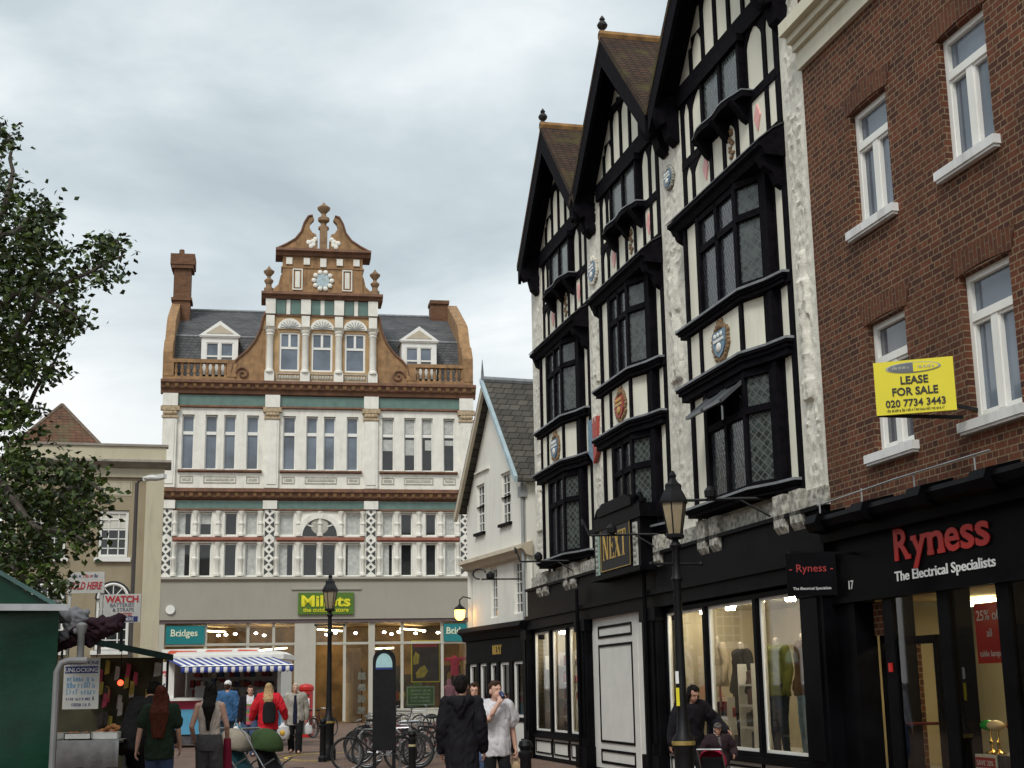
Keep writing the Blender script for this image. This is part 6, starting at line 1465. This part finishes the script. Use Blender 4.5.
for (x, y, rz, pi, lab) in spots:
    o = protos[pi] if pi not in used else copy_tree(protos[pi]); used.add(pi)
    o.location = (x, y, 0); o.rotation_euler = (0, 0, R(rz + (180 if pi == 0 else 0))); o['label'] = lab
b = MB()
for i, (x, y) in enumerate(((-2.75, 28.8), (-2.8, 32.3), (-2.9, 36.3))):
    b = MB(); b.tube([(x - .4, y, 0), (x - .4, y, .7), (x - .32, y, .78), (x + .32, y, .78), (x + .4, y, .7), (x + .4, y, 0)], .025, 8)
    tag(b.build('bicycle_rack', STEEL), ('steel hoop rack among the bicycles nearest the camera', 'steel hoop rack in the middle of the bicycle row', 'steel hoop rack at the back of the bicycle row')[i], 'rack', 'bicycle racks')

# ------------------------------------------------------------------ pushchairs
def pushchair(label, loc, rz, hood_m, seat_m, sc=1.0):
    t = thing('pushchair', label, 'pushchair', loc, R(rz), 'pushchairs'); t.scale = (sc,) * 3
    for (x, y) in ((-.24, .30), (.24, .30), (-.2, -.36), (.2, -.36)):
        b = MB(); b.tube([(x, y + .10 * math.cos(2 * math.pi * k / 16), .11 + .10 * math.sin(2 * math.pi * k / 16)) for k in range(17)], .018, 6); b.tube([(x - .02, y, .11), (x + .02, y, .11)], .03, 8); b.build('wheel', RUBBER, t)
    b = MB()
    for x in (-.22, .22): b.tube([(x, -.36, .12), (x, .0, .5), (x, .34, .95), (x, .42, 1.02)], .013, 7); b.tube([(x, .30, .12), (x, -.05, .52), (x, -.2, .6)], .012, 7)
    b.tube([(-.22, .42, 1.02), (.22, .42, 1.02)], .018, 8); b.tube([(-.22, .3, .13), (.22, .3, .13)], .01, 6); b.build('frame', STEEL, t)
    b = MB(); loft(b, [(Vector((0, -.26, .40)), .20, .05, Matrix.Identity(3)), (Vector((0, -.02, .38)), .21, .16, Matrix.Identity(3)), (Vector((0, .08, .55)), .21, .10, Matrix.Identity(3)), (Vector((0, .2, .88)), .20, .05, Matrix.Identity(3))], 14); b.build('seat', seat_m, t)
    b = MB(); b.box(-.21, .21, -.42, -.26, .30, .46); b.build('foot_cover', seat_m, t)
    b = MB(); n = 10; vs = []; rows = 9
    for i in range(rows):
        a = R(-10 + 125 * i / (rows - 1))
        for j in range(n + 1):
            u = math.pi * j / n; x = -.24 * math.cos(u); rr = .29 * math.sin(u) ** .6
            vs.append((x, .16 - rr * math.cos(a), .74 + rr * math.sin(a)))
    b.add(vs, [(i * (n + 1) + j, i * (n + 1) + j + 1, (i + 1) * (n + 1) + j + 1, (i + 1) * (n + 1) + j) for i in range(rows - 1) for j in range(n)]); ho = b.build('hood', hood_m, t); ho.modifiers.new('thick', 'SOLIDIFY').thickness = .012
    return t
pushchair('pushchair with a beige hood and teal seat beside the shoppers, left of a darker one', (-4.12, 21.6, 0), 68, cloth('beige_hood_cloth', (.42, .36, .28)), cloth('teal_cloth', (.03, .10, .12)))
pushchair('black pushchair with a green hood, right of the beige hooded one', (-3.62, 21.3, 0), 62, cloth('green_hood_cloth', (.055, .095, .035)), cloth('black_seat_cloth', (.012, .012, .014)))
pushchair('small red pushchair in front of the child in the cap', (2.56, 18.9, 0), 160, cloth('crimson_cloth', (.36, .012, .05)), cloth('black_seat_cloth', (.012, .012, .014)), .72)

# ------------------------------------------------------------------ food trailer with the striped awning
tr = thing('food_trailer', 'white and blue food trailer with a blue and white striped awning', 'trailer', (-8.55, 42.0, 0))
b = MB(); b.box(-1.62, 1.62, 0, 2.0, .38, 1.10); b.build('lower_panel', mat('sky_blue_panel', (.10, .36, .56), .4, .08, 2), tr)
b = MB(); b.box(-1.63, 1.63, -.012, 2.01, 1.10, 1.34); b.build('red_stripe', mat('crimson_stripe', (.42, .015, .06), .4), tr)
b = MB(); b.box(-1.66, 1.66, -.22, .3, 1.34, 1.42); b.build('counter', WHITEP, tr)
b = MB(); b.box(-1.70, 1.70, -.06, 2.06, 2.50, 2.64); b.prism([(-1.66, 2.64), (1.66, 2.64), (1.45, 2.74), (-1.45, 2.74)], 0, 2); b.build('roof', WHITEP, tr)
b = MB(); b.box(-2.24, -1.62, .0, 2.0, .38, 2.46); b.box(1.52, 1.62, 0, 2, 1.4, 2.5); b.box(-1.62, -1.52, 0.0, .1, 1.4, 2.5); b.quad((-1.6, 1.95, 1.3), (1.6, 1.95, 1.3), (1.6, 1.95, 2.5), (-1.6, 1.95, 2.5)); b.build('side_panels', WHITEP, tr)
b = MB(); text_mb(b, "PEP'S", -1.93, -.008, 2.06, .20, .008, bold=.008); b.build('lettering', REDINK, tr)
b = MB()
for (x, z) in ((-2.1, 1.9), (-1.8, 1.82), (-1.95, 1.74), (-2.08, 1.62), (-1.76, 1.62)): b.ball((x, -.004, z), (.03, .006, .03), 8, 5)
b.build('dot_print', BLUEINK, tr)
b = MB(); b.box(-2.0, .9, .35, .40, 2.66, 2.84); b.build('roof_sign', OFFWHITE, tr)
b = MB()
for k, (p, q) in enumerate(((-1.85, -1.0), (-.75, .05), (.2, .8))): b.prism([(p, 2.71), (q, 2.70), (q + .05, 2.78), (p + .1, 2.80)], .335, .35)
b.build('roof_sign_print', mat('orange_red_print', (.62, .10, .05), .5), tr)
b = MB(); n = 29; x0, x1 = -1.35, 1.85
for k in range(n):
    p, q = x0 + (x1 - x0) * k / n, x0 + (x1 - x0) * (k + 1) / n; sh = -.45
    b.add([(p + sh, -.05, 2.56), (q + sh, -.05, 2.56), (q + .35, -1.4, 2.30), (p + .35, -1.4, 2.30)], [(0, 1, 2, 3)], k % 2)
    c = (p + q) / 2 + .35; b.add([(p + .35, -1.4, 2.30), (q + .35, -1.4, 2.30), (q + .35, -1.41, 2.14), (c, -1.41, 2.10), (p + .35, -1.41, 2.14)], [(0, 1, 2, 3, 4)], k % 2)
ao = b.build('awning', [mat('blue_awning_cloth', (.025, .045, .26), .7), mat('white_awning_cloth', (.75, .75, .75), .7)], tr); ao.modifiers.new('thick', 'SOLIDIFY').thickness = .008
b = MB(); b.tube([(-1.3, -.0, 2.1), (-1.0, -1.38, 2.29)], .015, 6); b.tube([(1.6, -.0, 2.1), (2.1, -1.38, 2.29)], .015, 6); b.tube([(-1.0, -1.4, 2.30), (2.2, -1.4, 2.30)], .02, 6); b.build('awning_arms', STEEL, tr)
for x in (-.6, .5):
    b = MB(); b.lathe((0, 0, 0), [(.30, -.1), (.30, .1)], 18); b.v = [(p[0] + x, p[2] + .18, p[1] + .31) for p in b.v]; b.build('wheel', RUBBER, tr)
b = MB(); b.box(-1.55, 1.5, .05, 1.9, .1, .38); b.build('chassis', mat('dark_goods', (.05, .045, .05)), tr)
r2 = random.Random(21)
for nm, c in (('brown', (.16, .10, .05)), ('blue', (.06, .12, .2)), ('cream', (.5, .46, .38)), ('red', (.3, .04, .03))):
    b = MB()
    for k in range(14):
        x = -1.45 + r2.random() * 2.85; z = r2.choice((1.42, 1.72, 2.02)); b.box(x, x + .1 + .1 * r2.random(), 1.4 + .3 * r2.random(), 1.9, z, z + .12 + .14 * r2.random())
    b.build('stock', mat('stock_' + nm, c, .6, .3, 5), tr)
b = MB(); b.box(-1.5, 1.4, .1, .5, 1.42, 1.44); b.box(-.9, -.55, .0, .2, 1.42, 1.75); b.box(.9, 1.3, .05, .4, 1.42, 1.62); b.build('glass_counter', mat('grey_counter', (.25, .25, .25), .3), tr)

# ------------------------------------------------------------------ market stalls on the left
ms_ = thing('market_stall', 'dark canopied market stall with goods hanging at the back, behind the shoppers', 'stall', (-5.83, 20.42, 0), R(16))
b = MB(); b.add([(-.75, -.9, 2.42), (.85, -.9, 2.08), (.85, 1.6, 2.16), (-.75, 1.6, 2.5), (-.75, -.9, 2.34), (.85, -.9, 1.99), (.85, 1.6, 2.1), (-.75, 1.6, 2.44)], [(0, 1, 2, 3), (7, 6, 5, 4), (0, 4, 5, 1), (1, 5, 6, 2), (2, 6, 7, 3), (3, 7, 4, 0)]); b.build('canopy', cloth('dark_green_canvas', (.012, .028, .022)), ms_)
b = MB()
for (x, y) in ((-.7, -.8), (.78, -.8), (-.7, 1.5), (.78, 1.5)): b.tube([(x, y, 0), (x, y, 2.3 - (x + .7) * .2)], .02, 6)
b.build('poles', IRON, ms_)
b = MB(); b.box(-.75, .8, 1.45, 1.5, .0, 2.1); b.build('back_sheet', mat('olive_sheet', (.07, .065, .035), .8, .5, 2), ms_)
for nm, c, seed in (('pink', (.5, .06, .12), 1), ('white', (.5, .48, .44), 2), ('yellow', (.45, .38, .06), 3), ('dark', (.04, .035, .03), 4)):
    b = MB(); r2 = random.Random(seed)
    for k in range(9): x = -.3 + r2.random() * 1.0; z = 1.0 + r2.random() * .85; b.prism([(x, z), (x + .07, z + .02), (x + .08, z + .2), (x + .02, z + .22)], 1.3 + .1 * r2.random(), 1.42)
    b.build('hanging_goods', mat('hanging_' + nm, c, .6, .3, 6), ms_)
b = MB(); b.tube([(.17, .8, 1.76), (.17, .8, 2.2)], .006, 5); b.build('lamp_cord', IRON, ms_)
b = MB(); b.ball((.17, .8, 1.72), .045, 8, 6); b.build('red_lamp', emit('red_lamp_glow', (1, .08, .03), 2.5), ms_)
tb = thing('market_table', 'market table under a white sheet, in front of the dark canopied stall', 'table', (-5.75, 19.5, 0))
b = MB(); b.box(-.95, .42, -.35, .35, .92, .96); 
for (x, y) in ((-.9, -.3), (.36, -.3), (-.9, .3), (.36, .3)): b.box(x - .02, x + .02, y - .02, y + .02, 0, .92)
b.build('table_frame', GREYP, tb)
b = MB(); n = 24; vs = []
for i in range(n + 1):
    x = -.98 + 1.44 * i / n; w_ = .015 * math.sin(i * 1.7); vs += [(x, -.38 + w_, .60 + .02 * math.sin(i * .9)), (x, -.375, .965), (x, .36, .97)]
b.add(vs, [(3 * i + j, 3 * i + 3 + j, 3 * i + 4 + j, 3 * i + 1 + j) for i in range(n) for j in (0, 1)]); so = b.build('white_sheet', cloth('white_sheet_cloth', (.40, .40, .40)), tb); so.modifiers.new('thick', 'SOLIDIFY').thickness = .006
for i, (x, y, w_, lab) in enumerate(((-.55, -.22, .42, 'shallow white tray on the left of the market table'), (-.10, -.2, .36, 'shallow white tray in the middle of the market table'), (.22, -.12, .34, 'shallow white tray nearest the leaning shopper'))):
    t = thing('tray', lab, 'tray', (-5.75 + x, 19.5 + y, .972), R(8 * i - 8), 'white trays on the market table')
    b = MB(); b.box(-w_ / 2, w_ / 2, -.14, .14, 0, .015); b.frame(-w_ / 2, w_ / 2, 0, .09, .012, -.15, -.135); b.box(-w_ / 2, w_ / 2, -.15, -.135, 0, .09); b.box(-w_ / 2, w_ / 2, .135, .15, 0, .09); b.box(-w_ / 2, -w_ / 2 + .015, -.135, .135, 0, .09); b.box(w_ / 2 - .015, w_ / 2, -.135, .135, 0, .09); b.build('tray_body', WHITEP, t)
    b = MB(); r2 = random.Random(i)
    for k in range(16): b.ball((-w_ * .4 + r2.random() * w_ * .8, -.1 + r2.random() * .2, .05 + .03 * r2.random()), (.03 + .02 * r2.random(), .03, .025), 7, 5)
    b.build('small_goods', mat('small_goods_orange', (.40, .17, .06), .7, .6, 14), t)
t = thing('heap_of_goods', 'heap of orange brown goods behind the white trays', 'goods', (-5.55, 19.75, .97))
b = MB(); r2 = random.Random(8)
for k in range(60):
    a = r2.random() * 6.28; q = r2.random() ** .6; b.ball((.34 * q * math.cos(a), .1 * q * math.sin(a), .14 * (1 - q) + .03), (.035, .028, .03), 6, 4)
b.build('heap', mat('small_goods_orange', (.40, .17, .06)), t)
def board(name, label, loc, w_, h, m=OFFWHITE, rz=0):
    t = thing(name, label, 'sign', loc, R(rz)); b = MB(); b.box(-w_ / 2, w_ / 2, -.012, .012, 0, h); b.build('board', m, t); return t
t = board('stall_sign', 'white board with slanting red SOLD HERE lettering above the stall', (-6.09, 20.0, 2.96), .52, .30)
b = MB(); text_mb(b, 'SOLD HERE', 0, -.016, .05, .125, .004, bold=.003, shear=.3); a0 = min(v[0] for v in b.v); a1 = max(v[0] for v in b.v); b.v = [(-.235 + (v[0] - a0) * .47 / (a1 - a0), v[1], v[2] * 1.15) for v in b.v]; b.build('red_lettering', REDINK, t)
b = MB(); illegible(b, -.2, -.06, .22, .05, -.014); illegible(b, .09, .2, .22, .05, -.014); b.build('navy_lettering', BLUEINK, t)
b = MB(); illegible(b, -.04, .08, .22, .05, -.014); b.build('small_red_lettering', REDINK, t)
b = MB(); b.box(-.25, -.21, .014, .04, -.85, .25); b.box(.2, .24, .014, .04, -.85, .25); b.build('legs', OFFWHITE, t)
t = board('stall_sign', 'white WATCH BATTERIES sign with red, grey and navy lettering', (-5.565, 20.0, 2.54), .53, .40)
b = MB(); text_mb(b, 'WATCH', 0, -.016, .285, .125, .004, bold=.005); text_mb(b, '& FITTED', .04, -.016, .095, .055, .004, bold=.001); a = None; b.build('red_lettering', REDINK, t)
b = MB(); text_mb(b, 'BATTERIES', 0, -.016, .22, .072, .004); text_mb(b, '& STRAPS', .02, -.016, .155, .072, .004); b.build('grey_lettering', mat('grey_blue_lettering', (.16, .18, .25), .5), t)
b = MB(); b.box(-.02, .23, -.018, -.012, .015, .085); b.build('navy_band', BLUEINK, t)
b = MB(); text_mb(b, 'HERE', .105, -.02, .028, .06, .003, bold=.001); b.build('white_lettering', WHITES, t)
b = MB(); b.box(-.02, .02, .014, .04, -.4, .3); b.build('post', IRON, t)
t = board('stall_sign', 'tall white MOBILE PHONE UNLOCKING notice hanging at the stall', (-6.09, 20.0, 1.36), .50, .70)
b = MB(); text_mb(b, 'MOBILE PHONE', 0, -.016, .61, .068, .004, bold=.001); illegible(b, -.2, .2, .12, .05, -.014, 0, 5); illegible(b, -.12, .14, .04, .055, -.014, 0, 6); b.build('navy_lettering', BLUEINK, t)
b = MB(); b.box(-.23, .23, -.018, -.012, .49, .585); b.build('navy_band', BLUEINK, t)
b = MB(); text_mb(b, 'UNLOCKING', 0, -.02, .508, .078, .003, bold=.001); b.build('white_lettering', WHITES, t)
b = MB(); [illegible(b, -.2, .2, z, .075, -.014, 0, k + 9) for k, z in enumerate((.38, .29, .20))]; b.build('blue_lettering', CYANINK, t)
b = MB(); b.tube([(-.2, 0, .7), (-.2, .0, .95)], .006, 5); b.tube([(.2, 0, .7), (.2, 0, .9)], .006, 5); b.build('hangers', IRON, t)
t = board('display_board', 'narrow white board with vertical dark marks left of the trailer', (-9.35, 34.0, 1.0), .26, 1.35)
b = MB(); [illegible(b, -.07, .08, .2 + k * .2, .15, -.014, 0, k + 3) for k in range(5)]; b.build('marks', INK, t)
t = board('display_board', 'white board with a black framed panel left of the trailer', (-8.98, 34.2, 1.0), .38, 1.25)
b = MB(); b.frame(-.13, .13, .12, 1.15, .035, -.02, -.01); [illegible(b, -.07, .08, .25 + k * .2, .17, -.014, 0, k + 13) for k in range(4)]; b.build('marks', INK, t)
# green stall close to the camera
gs = thing('market_stall', 'green canvas market stall with a pale rail at the left edge', 'stall', (-4.844, 11.665, 0), R(19))
TARP = mat('green_tarpaulin', (.0012, .030, .015), .36, .35, 2.5, bmp=.3, spec=.30, fine=5)
b = MB(); nx_, nz_ = 20, 26; vs = []
for j in range(nz_ + 1):
    for i in range(nx_ + 1):
        x = -.9 + 1.93 * i / nx_; z = 2.26 * j / nz_; vs.append((x, .02 * math.sin(x * 7 + z * 1.3) + .012 * math.sin(z * 6 - x * 3), z))
b.add(vs, [(j * (nx_ + 1) + i, j * (nx_ + 1) + i + 1, (j + 1) * (nx_ + 1) + i + 1, (j + 1) * (nx_ + 1) + i) for j in range(nz_) for i in range(nx_)])
b.quad((1.03, 0, 0), (1.0, 2.6, 0), (1.0, 2.6, 2.26), (1.03, 0, 2.26)); b.build('side_sheet', TARP, gs)
b = MB(); b.prism([(-1.9, 2.28), (.98, 2.28), (-.46, 3.12)], -.08, 2.7); b.build('roof_sheet', TARP, gs)
b = MB(); b.bar((.99, -.1, 2.30), (-.46, -.1, 3.14), .035, .05, (0, 1, 0)); b.build('roof_edge', mat('green_trim', (.05, .11, .10), .5), gs)
b = MB(); b.box(-1.9, 1.10, -.16, -.10, 2.245, 2.30); b.build('pale_rail', mat('pale_rail_paint', (.36, .37, .38), .6, .25, 4, dirt=(.12, .12, .12), dirt_amt=.6), gs)
b = MB(); b.tube([(1.03, -.25, 0), (1.03, -.25, 1.74), (1.06, -.25, 1.81), (1.12, -.25, 1.83), (1.26, -.25, 1.83)], .029, 10); b.build('grey_pipe', mat('dull_grey_pipe', (.17, .17, .17), .6, .15, 4), gs)
b = MB(); b.lathe((1.22, .1, 1.86), [(.03, 0), (.03, .2), (.05, .26), (.05, .28), (.02, .30)], 12); b.build('pole_socket', mat('dull_grey_pipe', (.17, .17, .17)), gs)
t = thing('rolled_tarpaulin', 'crumpled white and dark maroon tarpaulin bundle hanging over the stall rail', 'tarpaulin', (-3.74, 12.3, 2.05))
b = MB()
loft(b, [(Vector((x, 0, z)), a, c, Matrix.Rotation(R(80), 3, 'Y')) for x, z, a, c in ((-.22, .15, .03, .05), (-.17, .17, .07, .07), (-.06, .16, .085, .07), (.02, .15, .06, .06))], 12)
limb(b, [(-.2, 0, .20), (-.13, -.03, .06), (-.2, -.02, -.04)], [.035, .03, .015]); limb(b, [(-.1, -.02, .14), (-.06, -.05, .03)], [.04, .02]); vox(b, 'white_cloth', [cloth('dirty_white_canvas', (.17, .17, .18))], t, .010, 1, None, (.035, 11, 1))
b = MB(); limb(b, [(-.24, .04, -.06), (-.08, .03, -.02), (.10, .02, .03), (.24, 0, .08), (.30, 0, .12)], [.045, .06, .07, .06, .045]); limb(b, [(-.05, .0, .06), (.1, -.02, .10), (.26, -.01, .12)], [.05, .055, .045]); limb(b, [(.02, .0, .0), (.06, -.02, -.08)], [.05, .02]); vox(b, 'maroon_roll', [cloth('dark_maroon_canvas', (.020, .008, .013))], t, .010, 1, None, (.04, 10, 1))

# ------------------------------------------------------------------ goods in the black shop's windows
CREAMW = MATS['cream_display_wall']
def shop_shelf(name, label, x, y, w_, zs, cols, seed, zb=.55):
    t = FN.thing(name, label, 'shop display', x, y, zb, group='displays inside the black shop'); r2 = random.Random(seed)
    b = MB()
    for z in zs: b.box(-w_ / 2, w_ / 2, -.18, .18, z - .03, z)
    b.box(-w_ / 2 - .02, -w_ / 2, -.18, .18, 0, max(zs) + .3); b.box(w_ / 2, w_ / 2 + .02, -.18, .18, 0, max(zs) + .3); b.build('shelves', WHITEP, t)
    for ci, c in enumerate(cols):
        b = MB()
        for z in zs:
            for k in range(3):
                xx = -w_ / 2 + .08 + r2.random() * (w_ - .2); L = .18 + .12 * r2.random(); h = .12 + .14 * r2.random()
                b.prism([(xx, z), (xx + L, z), (xx + L, z + h * .5), (xx + L * .5, z + h), (xx, z + h * .9)], -.12 + .1 * r2.random(), .04)
        b.build('goods', mat('shelf_goods_%d_%d' % (seed, ci), c, .6, .2, 8), t)
shop_shelf('shoe_shelf', 'white shelves of red shoes and bags in the narrow shop window', -13.15, .36, .95, (.05, .4, .75, 1.1, 1.45), ((.45, .03, .05), (.5, .06, .04), (.3, .02, .03), (.15, .1, .08)), 1)
shop_shelf('shoe_shelf', 'white shelves of mixed shoes at the far end of the narrow shop window', -14.25, .36, .9, (.05, .5, .95, 1.4), ((.3, .04, .05), (.1, .08, .06), (.4, .3, .2)), 2)
shop_shelf('shoe_shelf', 'low white shelves of dark goods between the mannequins in the wide shop window', -3.55, .5, .5, (.06, .38, .70, 1.0), ((.05, .05, .06), (.12, .05, .05), (.07, .06, .05)), 3)
shop_shelf('shoe_shelf', 'low shelf with red and dark goods under the dark display forms', -4.95, .6, .8, (.06, .5), ((.30, .02, .03), (.05, .05, .06)), 4)
def mannequin(label, x, y, z, rz, top, legs, sleeves=True, sc=1.0, dark=.0):
    t = FN.thing('mannequin', label, 'mannequin', x, y, z, group='mannequins in the black shop window'); t.rotation_euler[2] += R(rz); t.scale = (sc,) * 3
    b = MB(); loft(b, [(Vector((0, 0, zz)), a, c, Matrix.Identity(3)) for zz, a, c in ((.78, .19, .14), (.95, .17, .125), (1.1, .16, .12), (1.28, .19, .13), (1.4, .17, .11), (1.46, .07, .06))], 14)
    for s_ in (-1, 1): limb(b, [(s_ * .17, 0, 1.39), (s_ * .24, .02, 1.12), (s_ * .25, -.05, .86)], [.075, .062, .05])
    vox(b, 'jacket', [top], t, .016, 2)
    b = MB(); limb(b, [(0, 0, 1.4), (0, -.01, 1.52)], [.05, .045]); vox(b, 'neck_form', [mat('pale_mannequin', (.55, .48, .38), .5)], t, .012, 2)
    if legs:
        b = MB()
        for s_ in (-1, 1): limb(b, [(s_ * .09, 0, .85), (s_ * .10, -.02, .46), (s_ * .11, 0, .06)], [.095, .065, .05])
        loft(b, [(Vector((0, 0, zz)), .175, .12, Matrix.Identity(3)) for zz in (.74, .95)], 12); vox(b, 'trousers', [legs], t, .016, 2)
        b = MB()
        for s_ in (-1, 1): limb(b, [(s_ * .11, .03, .04), (s_ * .12, -.13, .03)], [.04, .03])
        b.build('shoes', SHOEB, t)
    else: b = MB(); b.tube([(0, 0, 0), (0, 0, .85)], .02, 6); b.lathe((0, 0, 0), [(.16, 0), (.15, .02)], 14); b.build('stand', STEEL, t)
    return t
mannequin('mannequin in an olive green jacket and dark trousers in the wide shop window', -2.95, .6, .53, 10, cloth('olive_jacket_cloth', (.13, .14, .03)), cloth('dark_navy_jean_cloth', (.03, .04, .06)), sc=1.08)
mannequin('mannequin in a brown hooded jacket and pale jeans, nearest the shop pilaster', -2.08, .62, .53, -8, cloth('brown_jacket_cloth', (.09, .05, .02)), cloth('pale_jean_cloth', (.16, .24, .30)), sc=1.10)
mannequin('dark jacket on a display form in the middle pane of the wide window', -4.05, .5, .55, 4, cloth('dark_display_cloth', (.02, .02, .024)), BLACKT, sc=1.05)
mannequin('pale top on a display form behind the dark jacket in the middle pane', -5.0, .5, .75, 0, cloth('pale_display_cloth', (.5, .42, .3)), None)

# ------------------------------------------------------------------ tree at the left edge
def at(px, py, Y):
    """a world point Y metres away seen in the photograph's direction: only used to lay out the crown's boughs"""
    d = cam.matrix_world.to_3x3() @ Vector(((px - 512) / 1400, (384 - py) / 1400, -1)); return Vector((0, 0, 1.55)) + d * (Y / d.y)
tree = thing('tree', 'leafy green tree with spreading boughs at the left edge of the street', 'tree', (-6.9, 15.4, 0))
base = Vector((-6.9, 15.4, 0))
b = MB()
def P(px, py, Y): return at(px, py, Y) - base
b.tube([(0, 0, 0), (.03, 0, .3), (.02, .02, 1.5), (.0, .05, 3.0), (.05, 0, 4.2), (.0, .05, 6.0), (.1, 0, 8.0)], [.30, .20, .16, .14, .12, .08, .03], 10)
boughs = [((0, .05, 3.0), (-10, 520, 15.2), (60, 490, 15), (100, 490, 14.8)), ((.03, 0, 3.6), (-20, 470, 15), (40, 530, 14.6), (90, 545, 14.4)), ((.05, 0, 4.2), (-10, 380, 15.3), (40, 300, 15.2), (125, 255, 15)), ((.04, 0, 5.0), (-20, 330, 15), (25, 290, 14.6), (80, 320, 14.5)), ((.02, .03, 5.6), (-30, 260, 15.6), (10, 200, 15.4), (10, 135, 15.4)), ((0, 0, 3.8), (-20, 420, 16.2), (20, 420, 16.3), (60, 350, 16.2)), ((.0, .05, 3.0), (-10, 560, 15.4), (26, 580, 15), (50, 588, 14.8)), ((.02, .03, 5.6), (-40, 240, 14.9), (15, 235, 14.6), (48, 210, 14.6))]
segs = []
for q in boughs:
    pts = [Vector(q[0])] + [P(*w_) for w_ in q[1:]]
    fine = []
    for i in range(len(pts) - 1):
        for s_ in range(5):
            u = s_ / 5; p = pts[i].lerp(pts[i + 1], u); fine.append(p + Vector((0, 0, .05 * math.sin(u * math.pi))) + Vector([rnd.uniform(-.03, .03) for _ in range(3)]))
    fine.append(pts[-1]); n = len(fine); b.tube(fine, [.065 * (1 - i / n) + .008 for i in range(n)], 7); segs.append(fine)
for k in range(10):      # limbs on the unseen side
    a = R(100 + 160 * rnd.random()); z0 = 3 + rnd.random() * 3; L = 1.4 + rnd.random() * 1.2; p0 = Vector((0, 0, z0)); p1 = p0 + Vector((math.cos(a) * L, math.sin(a) * L, .8 + rnd.random()))
    b.tube([p0, p0.lerp(p1, .5) + Vector((0, 0, .15)), p1], [.05, .03, .01], 6); segs.append([p0.lerp(p1, i / 8) for i in range(9)])
bark = mat('grey_bark', (.09, .075, .06), .9, .4, 9, bmp=.6)
trunk = b.build('trunk', bark, tree)
# leaves: clusters of small folded blades around twigs
poly_hi = [(-5, 118), (8, 122), (12, 160), (8, 190), (40, 198), (52, 215), (46, 240), (72, 252), (82, 236), (130, 246), (128, 262), (105, 282), (84, 290), (88, 322), (62, 334), (52, 350), (66, 362), (48, 378), (30, 372), (34, 400), (44, 428), (40, 446), (10, 440), (-5, 440)]
poly_lo = [(-5, 445), (36, 448), (60, 458), (92, 474), (110, 484), (106, 500), (90, 508), (94, 536), (82, 548), (62, 556), (50, 566), (66, 582), (52, 600), (36, 596), (10, 606), (-5, 600)]
def inside(p, poly):
    x, y = p; r = False; j = len(poly) - 1
    for i in range(len(poly)):
        xi, yi = poly[i]; xj, yj = poly[j]
        if (yi > y) != (yj > y) and x < (xj - xi) * (y - yi) / (yj - yi) + xi: r = not r
        j = i
    return r
lv = MB(); tw = MB()
def leaf(p, s_, m):
    d = Vector((rnd.gauss(0, 1), rnd.gauss(0, 1), rnd.gauss(-.35, .6))).normalized(); u = d.cross(Vector((rnd.gauss(0, 1), rnd.gauss(0, 1), rnd.gauss(0, 1)))).normalized(); nrm = d.cross(u)
    lv.add([p, p + d * s_ * .45 + u * s_ * .32 + nrm * s_ * .08, p + d * s_, p + d * s_ * .45 - u * s_ * .32 + nrm * s_ * .08], [(0, 1, 2), (0, 2, 3)], m)
def cluster(c, n, rad):
    tip = c + Vector([rnd.gauss(0, rad * .8) for _ in range(3)]); tw.tube([c, c.lerp(tip, .5) + Vector((0, 0, .02)), tip], [.006, .004, .002], 4)
    m = rnd.choice((0, 0, 1, 1, 2))
    for k in range(n):
        leaf(c + Vector((rnd.gauss(0, rad), rnd.gauss(0, rad), rnd.gauss(0, rad * .8))), rnd.uniform(.06, .11), m if rnd.random() < .7 else rnd.randrange(3))
cnt = 0
while cnt < 660:
    px, py = rnd.uniform(-5, 132), rnd.uniform(116, 608)
    if inside((px, py), poly_hi) or inside((px, py), poly_lo):
        g_ = mnoise.noise(Vector((px * .055, py * .055, 2)))
        if g_ < -.08 and rnd.random() < .95: continue
        if g_ > -.03 or rnd.random() < .35:
            cluster(P(px, py, rnd.uniform(14.2, 16.6)), rnd.randint(11, 19), rnd.uniform(.07, .13)); cnt += 1
for k in range(950):     # the rest of the crown, outside the frame
    while True:
        v = Vector((rnd.uniform(-1, 1), rnd.uniform(-1, 1), rnd.uniform(-1, 1)))
        if .35 < v.length < 1: break
    c = Vector((-.3, .2, 5.3)) + Vector((v.x * 2.3, v.y * 2.5, v.z * 3.0))
    w_ = c + base; d = cam.matrix_world.inverted() @ w_
    if 512 + 1400 * d.x / -d.z > -8: continue
    cluster(c, rnd.randint(10, 16), rnd.uniform(.10, .17))
tw.build('twigs', bark, trunk)
def leafm(name, c):
    m = mat(name, c, .5, .3, 2.0, spec=.35); t_ = m.node_tree; b_ = t_.nodes['Principled BSDF']
    b_.inputs['Transmission Weight'].default_value = 0; return m
lv.build('crown', [leafm('leaf_dark', (.018, .034, .006)), leafm('leaf_mid', (.036, .060, .009)), leafm('leaf_light', (.070, .105, .017))], tree, smooth=False)
